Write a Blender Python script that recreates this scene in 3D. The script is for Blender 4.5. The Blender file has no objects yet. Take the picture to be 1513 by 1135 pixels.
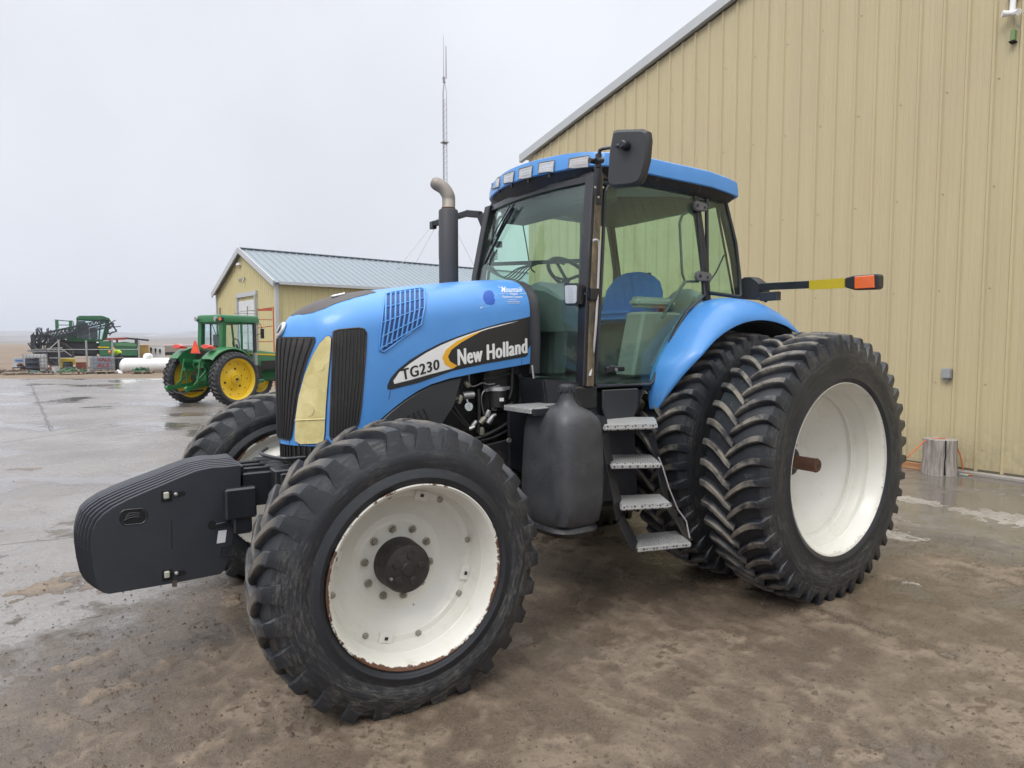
import bpy, bmesh, random, math
from math import sin, cos, pi, radians, sqrt, atan2, hypot, exp
from mathutils import Vector as V, Matrix as M, noise as NZ
from mathutils.bvhtree import BVHTree
from mathutils.geometry import delaunay_2d_cdt
random.seed(7)
SC = bpy.context.scene
COL = SC.collection
# ------------------------------------------------------------ camera (world = blue tractor's own frame: X forward, Y its left, Z up)
CF, CYAW, CPIT = 980.0, -2.1695, .063
CL = V((4.50, 4.235, 1.821))
FW = V((cos(CYAW)*cos(CPIT), sin(CYAW)*cos(CPIT), -sin(CPIT)))
RT = V((sin(CYAW), -cos(CYAW), 0))
UPV = RT.cross(FW)
FH = V((cos(CYAW), sin(CYAW), 0))
def ray(px, py): return FW + RT*((px-756.5)/CF) + UPV*((567.5-py)/CF)
def at(px, py, X=None, Y=None, Z=None, D=None):
    d = ray(px, py)
    s = (X-CL.x)/d.x if X is not None else (Y-CL.y)/d.y if Y is not None else (Z-CL.z)/d.z if Z is not None else D
    return CL + d*s
def far(px, D, z=0.0):                     # ground position in the column px at horizontal depth D
    u = (px-756.5)/CF
    p = CL + (FH + RT*u)*D
    return V((p.x, p.y, z))
def hgt(py, D): return CL.z + (567.5-61.8-py)/CF*D*1.002
# ------------------------------------------------------------ mesh builder
class B:
    def __init__(s): s.v = []; s.f = []; s.m = []; s.cur = 0
    def vs(s, pts):
        i = len(s.v); s.v += [tuple(p) for p in pts]; return i
    def face(s, *ix): s.f.append(ix); s.m.append(s.cur)
    def box(s, c, d, R=None):
        c = V(c); h = V(d)/2
        P = [V((x*h.x, y*h.y, z*h.z)) for z in (-1, 1) for y in (-1, 1) for x in (-1, 1)]
        if R is not None: P = [R @ p for p in P]
        i = s.vs([c+p for p in P])
        for q in ((0,2,3,1),(4,5,7,6),(0,1,5,4),(2,6,7,3),(0,4,6,2),(1,3,7,5)): s.face(*[i+k for k in q])
        return s
    def hexa(s, P):                        # 8 points: bottom loop of 4, top loop of 4
        i = s.vs(P)
        for q in ((3,2,1,0),(4,5,6,7),(0,1,5,4),(1,2,6,5),(2,3,7,6),(3,0,4,7)): s.face(*[i+k for k in q])
        return s
    def beam(s, a, b, w, h, up=(0,0,1)):
        a = V(a); b = V(b); d = (b-a).normalized(); x = d.cross(V(up))
        if x.length < 1e-4: x = d.cross(V((1,0,0)))
        x.normalize(); z = x.cross(d)
        P = []
        for p in (a, b): P += [p-x*w/2-z*h/2, p+x*w/2-z*h/2, p+x*w/2+z*h/2, p-x*w/2+z*h/2]
        i = s.vs(P)
        for q in ((0,1,2,3),(7,6,5,4),(0,4,5,1),(1,5,6,2),(2,6,7,3),(3,7,4,0)): s.face(*[i+k for k in q])
        return s
    def ext(s, poly, vec):                 # closed polygon of 3D points extruded by vec
        n = len(poly); vec = V(vec)
        i = s.vs(poly); j = s.vs([V(p)+vec for p in poly])
        s.face(*[i+k for k in range(n)][::-1]); s.face(*[j+k for k in range(n)])
        for k in range(n): s.face(i+k, i+(k+1) % n, j+(k+1) % n, j+k)
        return s
    def rings(s, R, closed=True, cap=True, loop=False):
        n = len(R[0]); ix = [s.vs(r) for r in R]
        m = len(R)
        for a in range(m if loop else m-1):
            p, q = ix[a], ix[(a+1) % m]
            for k in range(n if closed else n-1):
                k2 = (k+1) % n
                s.face(p+k, p+k2, q+k2, q+k)
        if cap and closed and not loop:
            s.face(*[ix[0]+k for k in range(n)][::-1]); s.face(*[ix[-1]+k for k in range(n)])
        return s
    def tube(s, pts, r, n=8, cap=True):
        pts = [V(p) for p in pts]; m = len(pts)
        rr = r if isinstance(r, (list, tuple)) else [r]*m
        R = []; u = None
        for i, p in enumerate(pts):
            d = (pts[min(i+1, m-1)]-pts[max(i-1, 0)])
            if d.length < 1e-9: d = V((0,0,1))
            d.normalize()
            if u is None:
                u = d.cross(V((0,0,1)));
                if u.length < .05: u = d.cross(V((1,0,0)))
            else: u = u - d*u.dot(d)
            u.normalize(); w = d.cross(u)
            R.append([p + (u*cos(2*pi*k/n)+w*sin(2*pi*k/n))*rr[i] for k in range(n)])
        return s.rings(R, cap=cap)
    def lathe(s, prof, c=(0,0,0), ax='Y', n=48, loop=False, cap=False):   # prof (radius, along)
        c = V(c); R = []
        for r, h in prof:
            ring = []
            for k in range(n):
                a = 2*pi*k/n
                ring.append(c+(V((r*cos(a), h, r*sin(a))) if ax == 'Y' else V((r*cos(a), r*sin(a), h)) if ax == 'Z' else V((h, r*cos(a), r*sin(a)))))
            R.append(ring)
        return s.rings(R, cap=cap, loop=loop)
    def cyl(s, a, b, r, n=16): return s.tube([a, b], r, n)
    def build(s, name, mats, parent=None, smooth=None, bevel=0, loc=None, seg=1, weld=False):
        me = bpy.data.meshes.new(name)
        me.from_pydata(s.v, [], s.f)
        mats = mats if isinstance(mats, (list, tuple)) else [mats]
        for m in mats: me.materials.append(m)
        if len(mats) > 1:
            for p, k in zip(me.polygons, s.m): p.material_index = k
        bm = bmesh.new(); bm.from_mesh(me)
        if weld: bmesh.ops.remove_doubles(bm, verts=bm.verts, dist=1e-4)
        bmesh.ops.recalc_face_normals(bm, faces=bm.faces)
        if bevel:
            ed = [e for e in bm.edges if len(e.link_faces) == 2 and e.calc_face_angle(0) > .5]
            if ed: bmesh.ops.bevel(bm, geom=ed, offset=bevel, segments=seg, affect='EDGES', clamp_overlap=True)
        bm.to_mesh(me); bm.free()
        if smooth:
            me.shade_smooth(); me.set_sharp_from_angle(angle=radians(smooth))
        me.update()
        o = bpy.data.objects.new(name, me); COL.objects.link(o)
        if parent: o.parent = parent
        if loc is not None: o.location = loc
        return o
def tag(o, label=None, cat=None, group=None, kind=None):
    for k, v in (('label', label), ('category', cat), ('group', group), ('kind', kind)):
        if v: o[k] = v
    return o
def thing(name, label, cat, loc=(0,0,0), rz=0, group=None):
    o = bpy.data.objects.new(name, None); COL.objects.link(o)
    o.location = loc; o.rotation_euler = (0, 0, rz); o.empty_display_size = .2
    return tag(o, label, cat, group)
def copy_tree(o, parent=None):
    c = o.copy(); COL.objects.link(c); c.parent = parent
    for ch in [x for x in SC.objects if x.parent == o]: copy_tree(ch, c)
    return c
def bvh_of(*obs):
    vs = []; fs = []
    for o in obs:
        k = len(vs)
        vs += [v.co.copy() for v in o.data.vertices]; fs += [[k+i for i in p.vertices] for p in o.data.polygons]
    return BVHTree.FromPolygons(vs, fs)
def cast(bvh, px, py):
    loc, nrm, i, d = bvh.ray_cast(CL, ray(px, py).normalized())
    if loc is None:
        loc, nrm, i, d = bvh.find_nearest(CL + ray(px, py)*4.0)
    if nrm.dot(loc-CL) > 0: nrm = -nrm
    return loc, nrm
def patch(name, poly, bvh, mat, parent, off=.003, depth=.012, step=7, flip=False, smooth=40, surf=None):
    """a thin solid panel that follows the surface bvh, outline given where it shows in the photograph"""
    poly = [V((p[0], p[1])) for p in poly]; n = len(poly)
    pts = []; ed = []
    for i in range(n):
        a, b = poly[i], poly[(i+1) % n]; m = max(1, int((b-a).length/step))
        for k in range(m): pts.append(a+(b-a)*k/m)
    nb = len(pts); ed = [(i, (i+1) % nb) for i in range(nb)]
    x0 = min(p.x for p in poly); x1 = max(p.x for p in poly); y0 = min(p.y for p in poly); y1 = max(p.y for p in poly)
    def inside(q):
        c = False
        for i in range(n):
            a, b = poly[i], poly[i-1]
            if (a.y > q.y) != (b.y > q.y) and q.x < (b.x-a.x)*(q.y-a.y)/(b.y-a.y)+a.x: c = not c
        return c
    y = y0
    while y < y1:
        x = x0
        while x < x1:
            q = V((x, y))
            if inside(q) and min((q-p).length for p in pts[:nb]) > step*.45: pts.append(q)
            x += step
        y += step
    r = delaunay_2d_cdt(pts, ed, [], 1, 1e-4)
    b = B(); P = []; Q = []
    for p in r[0]:
        l, nn = surf(p.x, p.y) if surf else cast(bvh, p.x, p.y)
        P.append(l+nn*off); Q.append(l-nn*(depth-off))
    if flip: P = [V((p.x, -p.y, p.z)) for p in P]; Q = [V((p.x, -p.y, p.z)) for p in Q]
    i = b.vs(P); j = b.vs(Q); cnt = {}
    for f in r[2]:
        b.face(*[i+k for k in f]); b.face(*[j+k for k in f][::-1])
        for k in range(len(f)):
            e = (f[k], f[(k+1) % len(f)]); cnt[tuple(sorted(e))] = cnt.get(tuple(sorted(e)), 0)+1
    for (p, q), c in cnt.items():
        if c == 1: b.face(i+p, i+q, j+q, j+p)
    return b.build(name, mat, parent, smooth=smooth)
def strip(b, line, bvh, r, off, n=6, flip=False, sub=6):
    """a rod laid over the surface along a line"""
    P = []
    for a, c in zip(line[:-1], line[1:]):
        for k in range(sub):
            t = k/sub; l, nn = cast(bvh, a[0]+(c[0]-a[0])*t, a[1]+(c[1]-a[1])*t); P.append(l+nn*off)
    l, nn = cast(bvh, *line[-1]); P.append(l+nn*off)
    if flip: P = [V((p.x, -p.y, p.z)) for p in P]
    b.tube(P, r, n)
def text_mesh(txt, bold=.012, spacing=1.0, shear=0):
    cu = bpy.data.curves.new('lettering', 'FONT'); cu.body = txt; cu.size = 1; cu.offset = bold; cu.space_character = spacing; cu.resolution_u = 3; cu.shear = shear
    o = bpy.data.objects.new('lettering', cu); COL.objects.link(o)
    dg = bpy.context.evaluated_depsgraph_get(); me = bpy.data.meshes.new_from_object(o.evaluated_get(dg))
    bpy.data.objects.remove(o); bpy.data.curves.remove(cu)
    vs = [v.co.copy() for v in me.vertices]; fs = [list(p.vertices) for p in me.polygons]
    x0 = min(v.x for v in vs); x1 = max(v.x for v in vs); y0 = min(v.y for v in vs); y1 = max(v.y for v in vs)
    bpy.data.meshes.remove(me)
    return [((v.x-x0)/(x1-x0), (v.y-y0)/(y1-y0)) for v in vs], fs
def lettering(name, txt, quad, mat, parent, place, bold=.012, spacing=1.0, shear=0, heavy=None, lift=None):
    """quad: bottom-left, bottom-right, top-right, top-left; place maps a point of the quad to 3D"""
    uv, fs = text_mesh(txt, bold, spacing, shear)
    q = [V(p) for p in quad]; b = B()
    for n_, (dx, dy) in enumerate(heavy or [(0, 0)]):         # a heavy face: the strokes laid again a hair to each side
        i0 = b.vs([place((q[0]*(1-u)+q[1]*u)*(1-v)+(q[3]*(1-u)+q[2]*u)*v+V((dx, dy)))+V((0, .00012*n_, 0)) for u, v in uv])
        for f in fs: b.face(*[i0+k for k in f])
    return b.build(name, mat, parent)
def onto(bvh, off): 
    def f(p):
        l, n = cast(bvh, p[0], p[1]); return l+n*off
    return f
def spline(P, n=8):
    P = [V(p) for p in P]; out = []
    for i in range(len(P)-1):
        p0 = P[max(i-1, 0)]; p1 = P[i]; p2 = P[i+1]; p3 = P[min(i+2, len(P)-1)]
        for k in range(n):
            t = k/n
            out.append(.5*((2*p1)+(p2-p0)*t+(2*p0-5*p1+4*p2-p3)*t*t+(3*p1-p0-3*p2+p3)*t**3))
    out.append(P[-1]); return out
def lerp_table(T, x):
    if x <= T[0][0]: return T[0][1]
    for (a, p), (b, q) in zip(T[:-1], T[1:]):
        if x <= b: return p+(q-p)*(x-a)/(b-a)
    return T[-1][1]
# ------------------------------------------------------------ materials
class NT:
    def __init__(s, name):
        s.m = bpy.data.materials.new(name); s.m.use_nodes = True; s.t = s.m.node_tree; s.t.nodes.clear()
    def n(s, typ, **k):
        nd = s.t.nodes.new(typ)
        for a, v in k.items():
            if a.startswith('i_'):
                key = a[2:].replace('_', ' ')
                s.put(nd.inputs[int(key)] if key.isdigit() else nd.inputs[key], v)
            else: setattr(nd, a, v)
        return nd
    def put(s, sock, v):
        if isinstance(v, bpy.types.NodeSocket): s.t.links.new(v, sock)
        elif hasattr(v, 'outputs'): s.t.links.new(v.outputs[0], sock)
        else:
            if isinstance(v, (tuple, list)) and len(v) == 3 and sock.type == 'RGBA': v = (*v, 1)
            sock.default_value = v
    def math(s, op, a, b=0.0, c=None, clamp=False):
        nd = s.t.nodes.new('ShaderNodeMath'); nd.operation = op; nd.use_clamp = clamp
        s.put(nd.inputs[0], a); s.put(nd.inputs[1], b)
        if c is not None: s.put(nd.inputs[2], c)
        return nd.outputs[0]
    def noise(s, scale, detail=5, rough=.55, vec=None, dist=0.0, color=False):
        nd = s.n('ShaderNodeTexNoise'); nd.inputs['Scale'].default_value = scale; nd.inputs['Detail'].default_value = detail
        nd.inputs['Roughness'].default_value = rough; nd.inputs['Distortion'].default_value = dist
        if vec is not None: s.put(nd.inputs['Vector'], vec)
        return nd.outputs['Color' if color else 'Fac']
    def ramp(s, fac, a, b, lo=0.0, hi=1.0):
        nd = s.n('ShaderNodeMapRange'); nd.interpolation_type = 'SMOOTHSTEP'
        s.put(nd.inputs[0], fac); nd.inputs[1].default_value = a; nd.inputs[2].default_value = b
        nd.inputs[3].default_value = lo; nd.inputs[4].default_value = hi
        return nd.outputs[0]
    def mix(s, fac, a, b):
        nd = s.n('ShaderNodeMix'); nd.data_type = 'RGBA'
        s.put(nd.inputs[0], fac); s.put(nd.inputs[6], a); s.put(nd.inputs[7], b)
        return nd.outputs[2]
    def coords(s, kind='Object', scale=(1,1,1)):
        tc = s.n('ShaderNodeTexCoord')
        if scale == (1,1,1): return tc.outputs[kind]
        mp = s.n('ShaderNodeMapping'); s.t.links.new(tc.outputs[kind], mp.inputs[0]); mp.inputs['Scale'].default_value = scale
        return mp.outputs[0]
    def bump(s, h, strength=.3, dist=.02, normal=None):
        nd = s.n('ShaderNodeBump'); nd.inputs['Strength'].default_value = strength; nd.inputs['Distance'].default_value = dist
        s.put(nd.inputs['Height'], h)
        if normal is not None: s.put(nd.inputs['Normal'], normal)
        return nd.outputs[0]
    def bsdf(s, col, rough=.5, metal=0.0, normal=None, coat=0.0, spec=.5, **k):
        p = s.n('ShaderNodeBsdfPrincipled')
        s.put(p.inputs['Base Color'], col); s.put(p.inputs['Roughness'], rough); s.put(p.inputs['Metallic'], metal)
        s.put(p.inputs['Coat Weight'], coat); p.inputs['Coat Roughness'].default_value = .12; p.inputs['Specular IOR Level'].default_value = spec
        if normal is not None: s.put(p.inputs['Normal'], normal)
        for a, v in k.items(): s.put(p.inputs[a.replace('_', ' ')], v)
        return s.out(p.outputs[0])
    def out(s, sh):
        o = s.n('ShaderNodeOutputMaterial'); s.t.links.new(sh, o.inputs['Surface']); return s.m
def mul(c, k): return tuple(min(1, x*k) for x in c)
def simple(name, col, rough=.5, metal=0.0, coat=0.0, var=.12, vs=4, bump=0.0, bs=60, dirt=None, dirt_lo=.55, dirt_hi=.72, ds=3, spec=.5, rvar=.15):
    t = NT(name); co = t.coords()
    nz = t.noise(vs, 6, .6, co)
    c = t.mix(nz, mul(col, 1-var), mul(col, 1+var))
    r = t.math('ADD', rough-rvar*.5, t.math('MULTIPLY', nz, rvar), clamp=True)
    if dirt:
        dm = t.ramp(t.noise(ds, 8, .7, co, .6), dirt_lo, dirt_hi)
        c = t.mix(dm, c, dirt); r = t.math('MAXIMUM', r, t.math('MULTIPLY', dm, .75))
    nm = t.bump(t.noise(bs, 4, .6, co), bump, .01) if bump else None
    return t.bsdf(c, r, metal, nm, coat, spec)
# ============================================================ materials
def blue_paint(name='blue_paint', c=(.066, .265, .645)):
    t = NT(name); co = t.coords()
    fade = t.noise(1.3, 4, .6, co); gr = t.noise(140, 2, .6, co)
    col = t.mix(t.ramp(fade, .3, .7), mul(c, .92), (c[0]*1.25, c[1]*1.08, c[2]*1.04))
    dust = t.math('MAXIMUM', t.ramp(t.noise(5, 8, .72, co, .4), .54, .82, 0, .30), t.ramp(t.noise(95, 3, .6, co), .68, .76, 0, .35))
    col = t.mix(dust, col, (.30, .34, .40))
    r = t.math('ADD', .30, t.math('MULTIPLY', t.noise(9, 6, .7, co), .22))
    return t.bsdf(col, r, 0, t.bump(gr, .02, .004), .25, .5)
def rubber(name, R, wide, mud=(.17, .145, .115)):
    t = NT(name); co = t.coords(); sx = t.n('ShaderNodeSeparateXYZ', i_0=co)
    r = t.math('SQRT', t.math('ADD', t.math('POWER', sx.outputs[0], 2), t.math('POWER', sx.outputs[2], 2)))
    ang = t.math('ARCTAN2', sx.outputs[2], sx.outputs[0])
    cyl = t.n('ShaderNodeCombineXYZ', i_0=t.math('MULTIPLY', ang, 2.6), i_1=t.math('MULTIPLY', sx.outputs[1], 12.0), i_2=t.math('MULTIPLY', r, 26.0)).outputs[0]
    n1 = t.noise(7, 7, .7, co, .3); n2 = t.noise(60, 4, .7, co); n3 = t.noise(3.5, 9, .75, cyl, .5)
    base = t.mix(n1, (.0085, .010, .0135), (.024, .027, .034))
    scuff = t.math('MULTIPLY', t.ramp(n3, .44, .66), t.ramp(t.noise(2.3, 5, .6, co), .32, .62)); band = t.math('MULTIPLY', t.ramp(r, R*.66, R*.74), t.ramp(r, R*.94, R*.88))
    dm = t.math('MULTIPLY', t.math('MULTIPLY', scuff, band), t.ramp(n2, .25, .6, .35, 1.0))
    col = t.mix(t.math('MULTIPLY', dm, .72), base, (.165, .158, .135))
    worn = t.math('MULTIPLY', t.ramp(r, R*.965, R*.998), t.ramp(n1, .34, .62))
    col = t.mix(t.math('MULTIPLY', worn, .88), col, mud)
    cake = t.math('MULTIPLY', t.ramp(t.noise(11, 8, .75, co, .7), .58, .7), t.ramp(r, R*.86, R*.93))
    col = t.mix(t.math('MULTIPLY', cake, .6), col, mul(mud, .8))
    rough = t.math('ADD', .24, t.math('MULTIPLY', t.noise(9, 7, .72, co), .42))
    rough = t.math('MAXIMUM', rough, t.math('MULTIPLY', t.math('MAXIMUM', worn, dm), .85))
    ribs = t.math('SINE', t.math('MULTIPLY', r, 520.0))
    h = t.math('ADD', t.math('MULTIPLY', n2, .7), t.math('MULTIPLY', t.math('MULTIPLY', ribs, t.ramp(r, R*.70, R*.62)), .12))
    return t.bsdf(col, rough, 0, t.bump(h, .35, .008), 0, .5)
def rim_paint(name, rl, wl, col0, rust_amt=1.0):
    """painted wheel disc: rust creeps in from the lip (radius rl)"""
    t = NT(name); co = t.coords(); sx = t.n('ShaderNodeSeparateXYZ', i_0=co)
    r = t.math('SQRT', t.math('ADD', t.math('POWER', sx.outputs[0], 2), t.math('POWER', sx.outputs[2], 2)))
    n1 = t.noise(2.2, 5, .6, co); n2 = t.noise(26, 6, .75, co, .5); n3 = t.noise(2.6, 3, .5, co)
    col = t.mix(n1, mul(col0, .93), mul(col0, 1.05))
    grime = t.ramp(t.noise(7, 7, .75, co, .6), .50, .8, 0, .42)
    col = t.mix(grime, col, (.42, .35, .24))
    edge = t.math('ADD', t.ramp(r, rl-.036, rl-.002, -.30, .22), t.math('MULTIPLY', t.math('SUBTRACT', n3, .52), 1.3))
    rm = t.math('MULTIPLY', t.ramp(t.math('ADD', n2, edge), .60, .66), rust_amt)
    col = t.mix(rm, col, t.mix(t.noise(45, 4, .6, co), (.035, .018, .011), (.16, .07, .035)))
    spots = t.ramp(t.noise(13, 3, .6, co), .735, .755, 0, .85)
    col = t.mix(spots, col, (.20, .09, .04))
    return t.bsdf(col, t.math('ADD', .36, t.math('MULTIPLY', rm, .45)), 0, t.bump(n2, .05, .004), .1, .5)
def glass(name, tint=(.865, .967, .915), rough=.02):
    t = NT(name)
    tr = t.n('ShaderNodeBsdfTransparent', i_0=(*tint, 1)); gl = t.n('ShaderNodeBsdfGlossy', i_0=(.9, .95, .95, 1), i_1=rough)
    lw = t.n('ShaderNodeLayerWeight'); lw.inputs['Blend'].default_value = .5
    fr = t.math("ADD", .05, t.math("MULTIPLY", t.math("POWER", lw.outputs['Facing'], 5.0), .9))
    mx = t.n('ShaderNodeMixShader'); t.put(mx.inputs[0], t.math('MULTIPLY', fr, .9))
    t.t.links.new(tr.outputs[0], mx.inputs[1]); t.t.links.new(gl.outputs[0], mx.inputs[2])
    df = t.n('ShaderNodeBsdfDiffuse', i_0=(.30, .33, .30, 1))
    m2 = t.n('ShaderNodeMixShader'); t.put(m2.inputs[0], t.ramp(t.noise(3, 7, .7, t.coords(), .5), .45, .85, .008, .06))
    t.t.links.new(mx.outputs[0], m2.inputs[1]); t.t.links.new(df.outputs[0], m2.inputs[2])
    return t.out(m2.outputs[0])
def lens(name, col, rough=.15):
    t = NT(name); co = t.coords()
    c = t.mix(t.noise(14, 5, .6, co), mul(col, .75), mul(col, 1.12))
    return t.bsdf(c, rough, 0, None, .6, .6)
def tread_plate(name, col=(.50, .50, .49)):
    t = NT(name); co = t.coords()
    vo = t.n('ShaderNodeTexVoronoi', i_0=co); vo.inputs['Scale'].default_value = 44
    try: vo.inputs['Randomness'].default_value = .12
    except Exception: pass
    d = vo.outputs['Distance']
    hole = t.ramp(d, .40, .28)
    c = t.mix(t.math('MULTIPLY', hole, .95), t.mix(t.noise(9, 6, .7, co), mul(col, .72), mul(col, 1.1)), (.05, .05, .05))
    return t.bsdf(c, .48, .45, t.bump(d, .7, .006), 0, .5)
def brushed(name, a, b, scale=(1, 1, 1), rough=.6, metal=0.0, sc=6, bump=.1):
    t = NT(name); co = t.coords('Object', scale)
    n = t.noise(sc, 8, .7, co)
    return t.bsdf(t.mix(t.ramp(n, .3, .7), a, b), rough, metal, t.bump(n, bump, .01))
BLUE = blue_paint()
BLUED = simple('unfaded_blue', (.012, .085, .42), .4, vs=8)
BLUESH = simple('vent_shadow_and_seal', (.010, .05, .19), .5)  # dark blue painted as the shadow behind the louvres; headlight seals share it
BLKH = simple('sun_faded_black', (.045, .036, .034), .45, var=.25, vs=7, dirt=(.10, .085, .075))
DEC_BLK = simple('black_decal', (.012, .013, .016), .3, var=.2, coat=.3)
DEC_WHT = simple('white_decal', (.78, .78, .76), .4, var=.05)
DEC_YEL = simple('yellow_decal', (.80, .42, .03), .4, var=.08)
BLK = simple('black_paint', (.015, .0165, .021), .33, var=.3, vs=9, dirt=(.060, .058, .056), dirt_lo=.58, dirt_hi=.8, ds=6, coat=.15)
BLKM = simple('black_chassis', (.012, .012, .014), .5, var=.3, vs=12, dirt=(.085, .07, .055), dirt_lo=.5, dirt_hi=.75, ds=9, bump=.1)
PLAST = simple('dark_plastic', (.030, .032, .036), .52, var=.2, vs=6, bump=.06, bs=220)
def tank_plastic():
    t = NT('tank_plastic'); co = t.coords(); n = t.noise(5, 7, .68, co, .6); f = t.noise(38, 5, .7, co)
    c = t.mix(t.ramp(n, .34, .68), (.036, .038, .043), (.056, .058, .063)); c = t.mix(t.ramp(t.noise(16, 6, .7, co, 1.2), .60, .74, 0, .5), c, (.026, .026, .029))
    c = t.mix(t.ramp(t.noise(52, 2, .5, co), .70, .74, 0, .9), c, (.008, .008, .008)); c = t.mix(t.ramp(f, .62, .8, 0, .35), c, (.12, .12, .12))
    return t.bsdf(c, t.math('ADD', .30, t.math('MULTIPLY', n, .3)), 0, t.bump(t.math('ADD', t.noise(4.5, 4, .5, co, .8), t.math('MULTIPLY', f, .10)), .30, .03), 0, .5)
TANKP = tank_plastic()
GRILLE = simple('grille_black', (.022, .021, .021), .48, var=.3, vs=8, dirt=(.08, .07, .06), dirt_lo=.55, dirt_hi=.8)
RUBF = rubber('front_tyre_rubber', .755, .22)
RUBR = rubber('rear_tyre_rubber', .965, .24, (.225, .20, .165))
RIMF = rim_paint('front_rim_paint', .457, .1, (.65, .64, .585), 1.0)
RIMR = rim_paint('rear_rim_paint', .612, .1, (.67, .66, .60), .25)
HUBB = simple('hub_dirt_black', (.022, .019, .018), .55, var=.4, vs=14, dirt=(.055, .047, .040), dirt_lo=.5, dirt_hi=.75, ds=12, bump=.25, bs=40)
BOLT = simple('weathered_bolt', (.30, .28, .23), .5, .5, var=.3, vs=30, dirt=(.12, .06, .03), ds=30)
ZINC = simple('zinc_bolt', (.55, .54, .48), .35, .75, var=.2, vs=20)
RUST = simple('rusty_shaft', (.105, .048, .028), .7, .2, var=.45, vs=16, bump=.3, bs=50)
GLASS = glass('tinted_glass')
TREAD = tread_plate('perforated_step')
def yellow_lens():
    t = NT('yellowed_lens'); co = t.coords(); n = t.noise(6, 6, .6, co, .5); v = t.noise(60, 4, .6, co)
    c = t.mix(t.ramp(n, .3, .7), (.50, .42, .15), (.70, .61, .30)); c = t.mix(t.ramp(v, .55, .75, 0, .4), c, (.76, .70, .46))
    return t.bsdf(c, t.math('ADD', .10, t.math('MULTIPLY', n, .25)), 0, t.bump(n, .1, .01), .8, .6)
HLENS = yellow_lens()
CHROME = simple('chrome', (.75, .76, .78), .18, 1.0, var=.05)
LAMP = lens('clear_lamp', (.50, .52, .53), .08)
ORANGE = lens('orange_lens', (.80, .13, .012), .25)
YTAPE = simple('yellow_reflector', (.52, .40, .02), .35, vs=20)
REDL = lens('red_lens', (.62, .02, .012), .25)
EXH = simple('stack_paint', (.034, .035, .040), .58, var=.2, vs=7, bump=.05)
EXHT = simple('stack_tip_metal', (.27, .245, .215), .6, .55, var=.3, vs=10, dirt=(.15, .09, .06), ds=8, bump=.1)
RUSTP = brushed('worn_pillar', (.05, .043, .035), (.20, .155, .09), (1.2, 1.2, .6), .8, 0, 9, .25)
SEATB = simple('blue_fabric', (.04, .24, .78), .9, var=.2, vs=30, bump=.1, bs=200)
SEATG = simple('grey_fabric', (.42, .46, .45), .9, var=.15, vs=30, bump=.1, bs=200)
DASH = simple('dash_grey', (.13, .14, .15), .7)
DASHL = simple('dash_light_grey', (.30, .31, .30), .7)
HOSE = simple('black_hose', (.014, .014, .014), .45)
CABLEW = simple('grey_cable', (.42, .40, .40), .5)
ALU = simple('bare_metal', (.42, .42, .42), .4, .7, var=.25, vs=14)
ENG = simple('engine_dark', (.028, .026, .026), .5, .2, var=.4, vs=20, dirt=(.10, .08, .055), ds=14, bump=.2, bs=40)
WHITEP = simple('plain_white', (.76, .76, .75), .5, var=.06)
YDISH = lens('yellow_dish', (.655, .57, .265), .14)
YRING = lens('yellow_ring', (.54, .46, .18), .25)
def cast_black():
    t = NT('cast_black'); co = t.coords(); n = t.noise(3.2, 7, .7, co, .6); f = t.noise(70, 5, .75, co); sc = t.n('ShaderNodeMapping', i_0=co); sc.inputs['Scale'].default_value = (1, 1, 9); sc.inputs['Rotation'].default_value = (0, .5, 0)
    c = t.mix(n, (.017, .019, .025), (.036, .040, .050)); c = t.mix(t.ramp(f, .60, .78, 0, .5), c, (.10, .10, .105))
    c = t.mix(t.ramp(t.noise(6, 8, .75, sc, .4), .62, .74, 0, .45), c, (.12, .118, .115)); c = t.mix(t.ramp(t.noise(21, 4, .6, co), .74, .77, 0, .8), c, (.11, .055, .03))
    return t.bsdf(c, t.math('ADD', .28, t.math('MULTIPLY', n, .32)), 0, t.bump(f, .25, .006), 0, .5)
CAST = cast_black()
# ============================================================ the blue tractor
T = thing('tractor', 'large blue tractor with white rims and dual rear wheels beside the tan building', 'tractor')
# ---- hood: lofted over stations along X
ZT = [(1.66, 2.292), (1.95, 2.272), (2.23, 2.242), (2.5, 2.207), (2.66, 2.182), (2.85, 2.155), (3.0, 2.122), (3.1, 2.088), (3.2, 2.042), (3.28, 1.99), (3.32, 1.945), (3.345, 1.905), (3.36, 1.87), (3.368, 1.83), (3.374, 1.78)]
WD = [(1.66, .455), (2.3, .45), (2.8, .435), (2.95, .422), (3.05, .40), (3.14, .362), (3.2, .318), (3.26, .257), (3.3, .206), (3.33, .155), (3.352, .104), (3.366, .055), (3.374, .006)]
ZB = [(1.66, 1.685), (1.75, 1.671), (2.22, 1.612), (2.4, 1.584), (2.53, 1.552), (2.62, 1.515), (2.714, 1.462), (2.79, 1.412), (2.855, 1.362), (2.92, 1.305), (2.97, 1.255), (3.02, 1.215), (3.08, 1.20), (3.2, 1.192), (3.374, 1.188)]
def hood_ring(x):
    w = lerp_table(WD, x); zt = lerp_table(ZT, x); zb = lerp_table(ZB, x); zs = zt-.30
    if x > 3.2: zs = zt-.30-(x-3.2)*1.1
    L = []
    for k in range(9):
        t = k/9; z = zb+(zs-zb)*t
        L.append((w*(1-.035*(1-t)**2-.03*t*t), z))
    e = 2/2.7
    for k in range(15):
        a = pi/2*k/14
        L.append((w*.97*max(0, cos(a))**e, zs+(zt-zs)*sin(a)**e))
    L = [(y, min(z, zt)) for y, z in L]
    R = [V((x, y, z)) for y, z in L] + [V((x, -y, z)) for y, z in L[:-1][::-1]]
    return R
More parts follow.
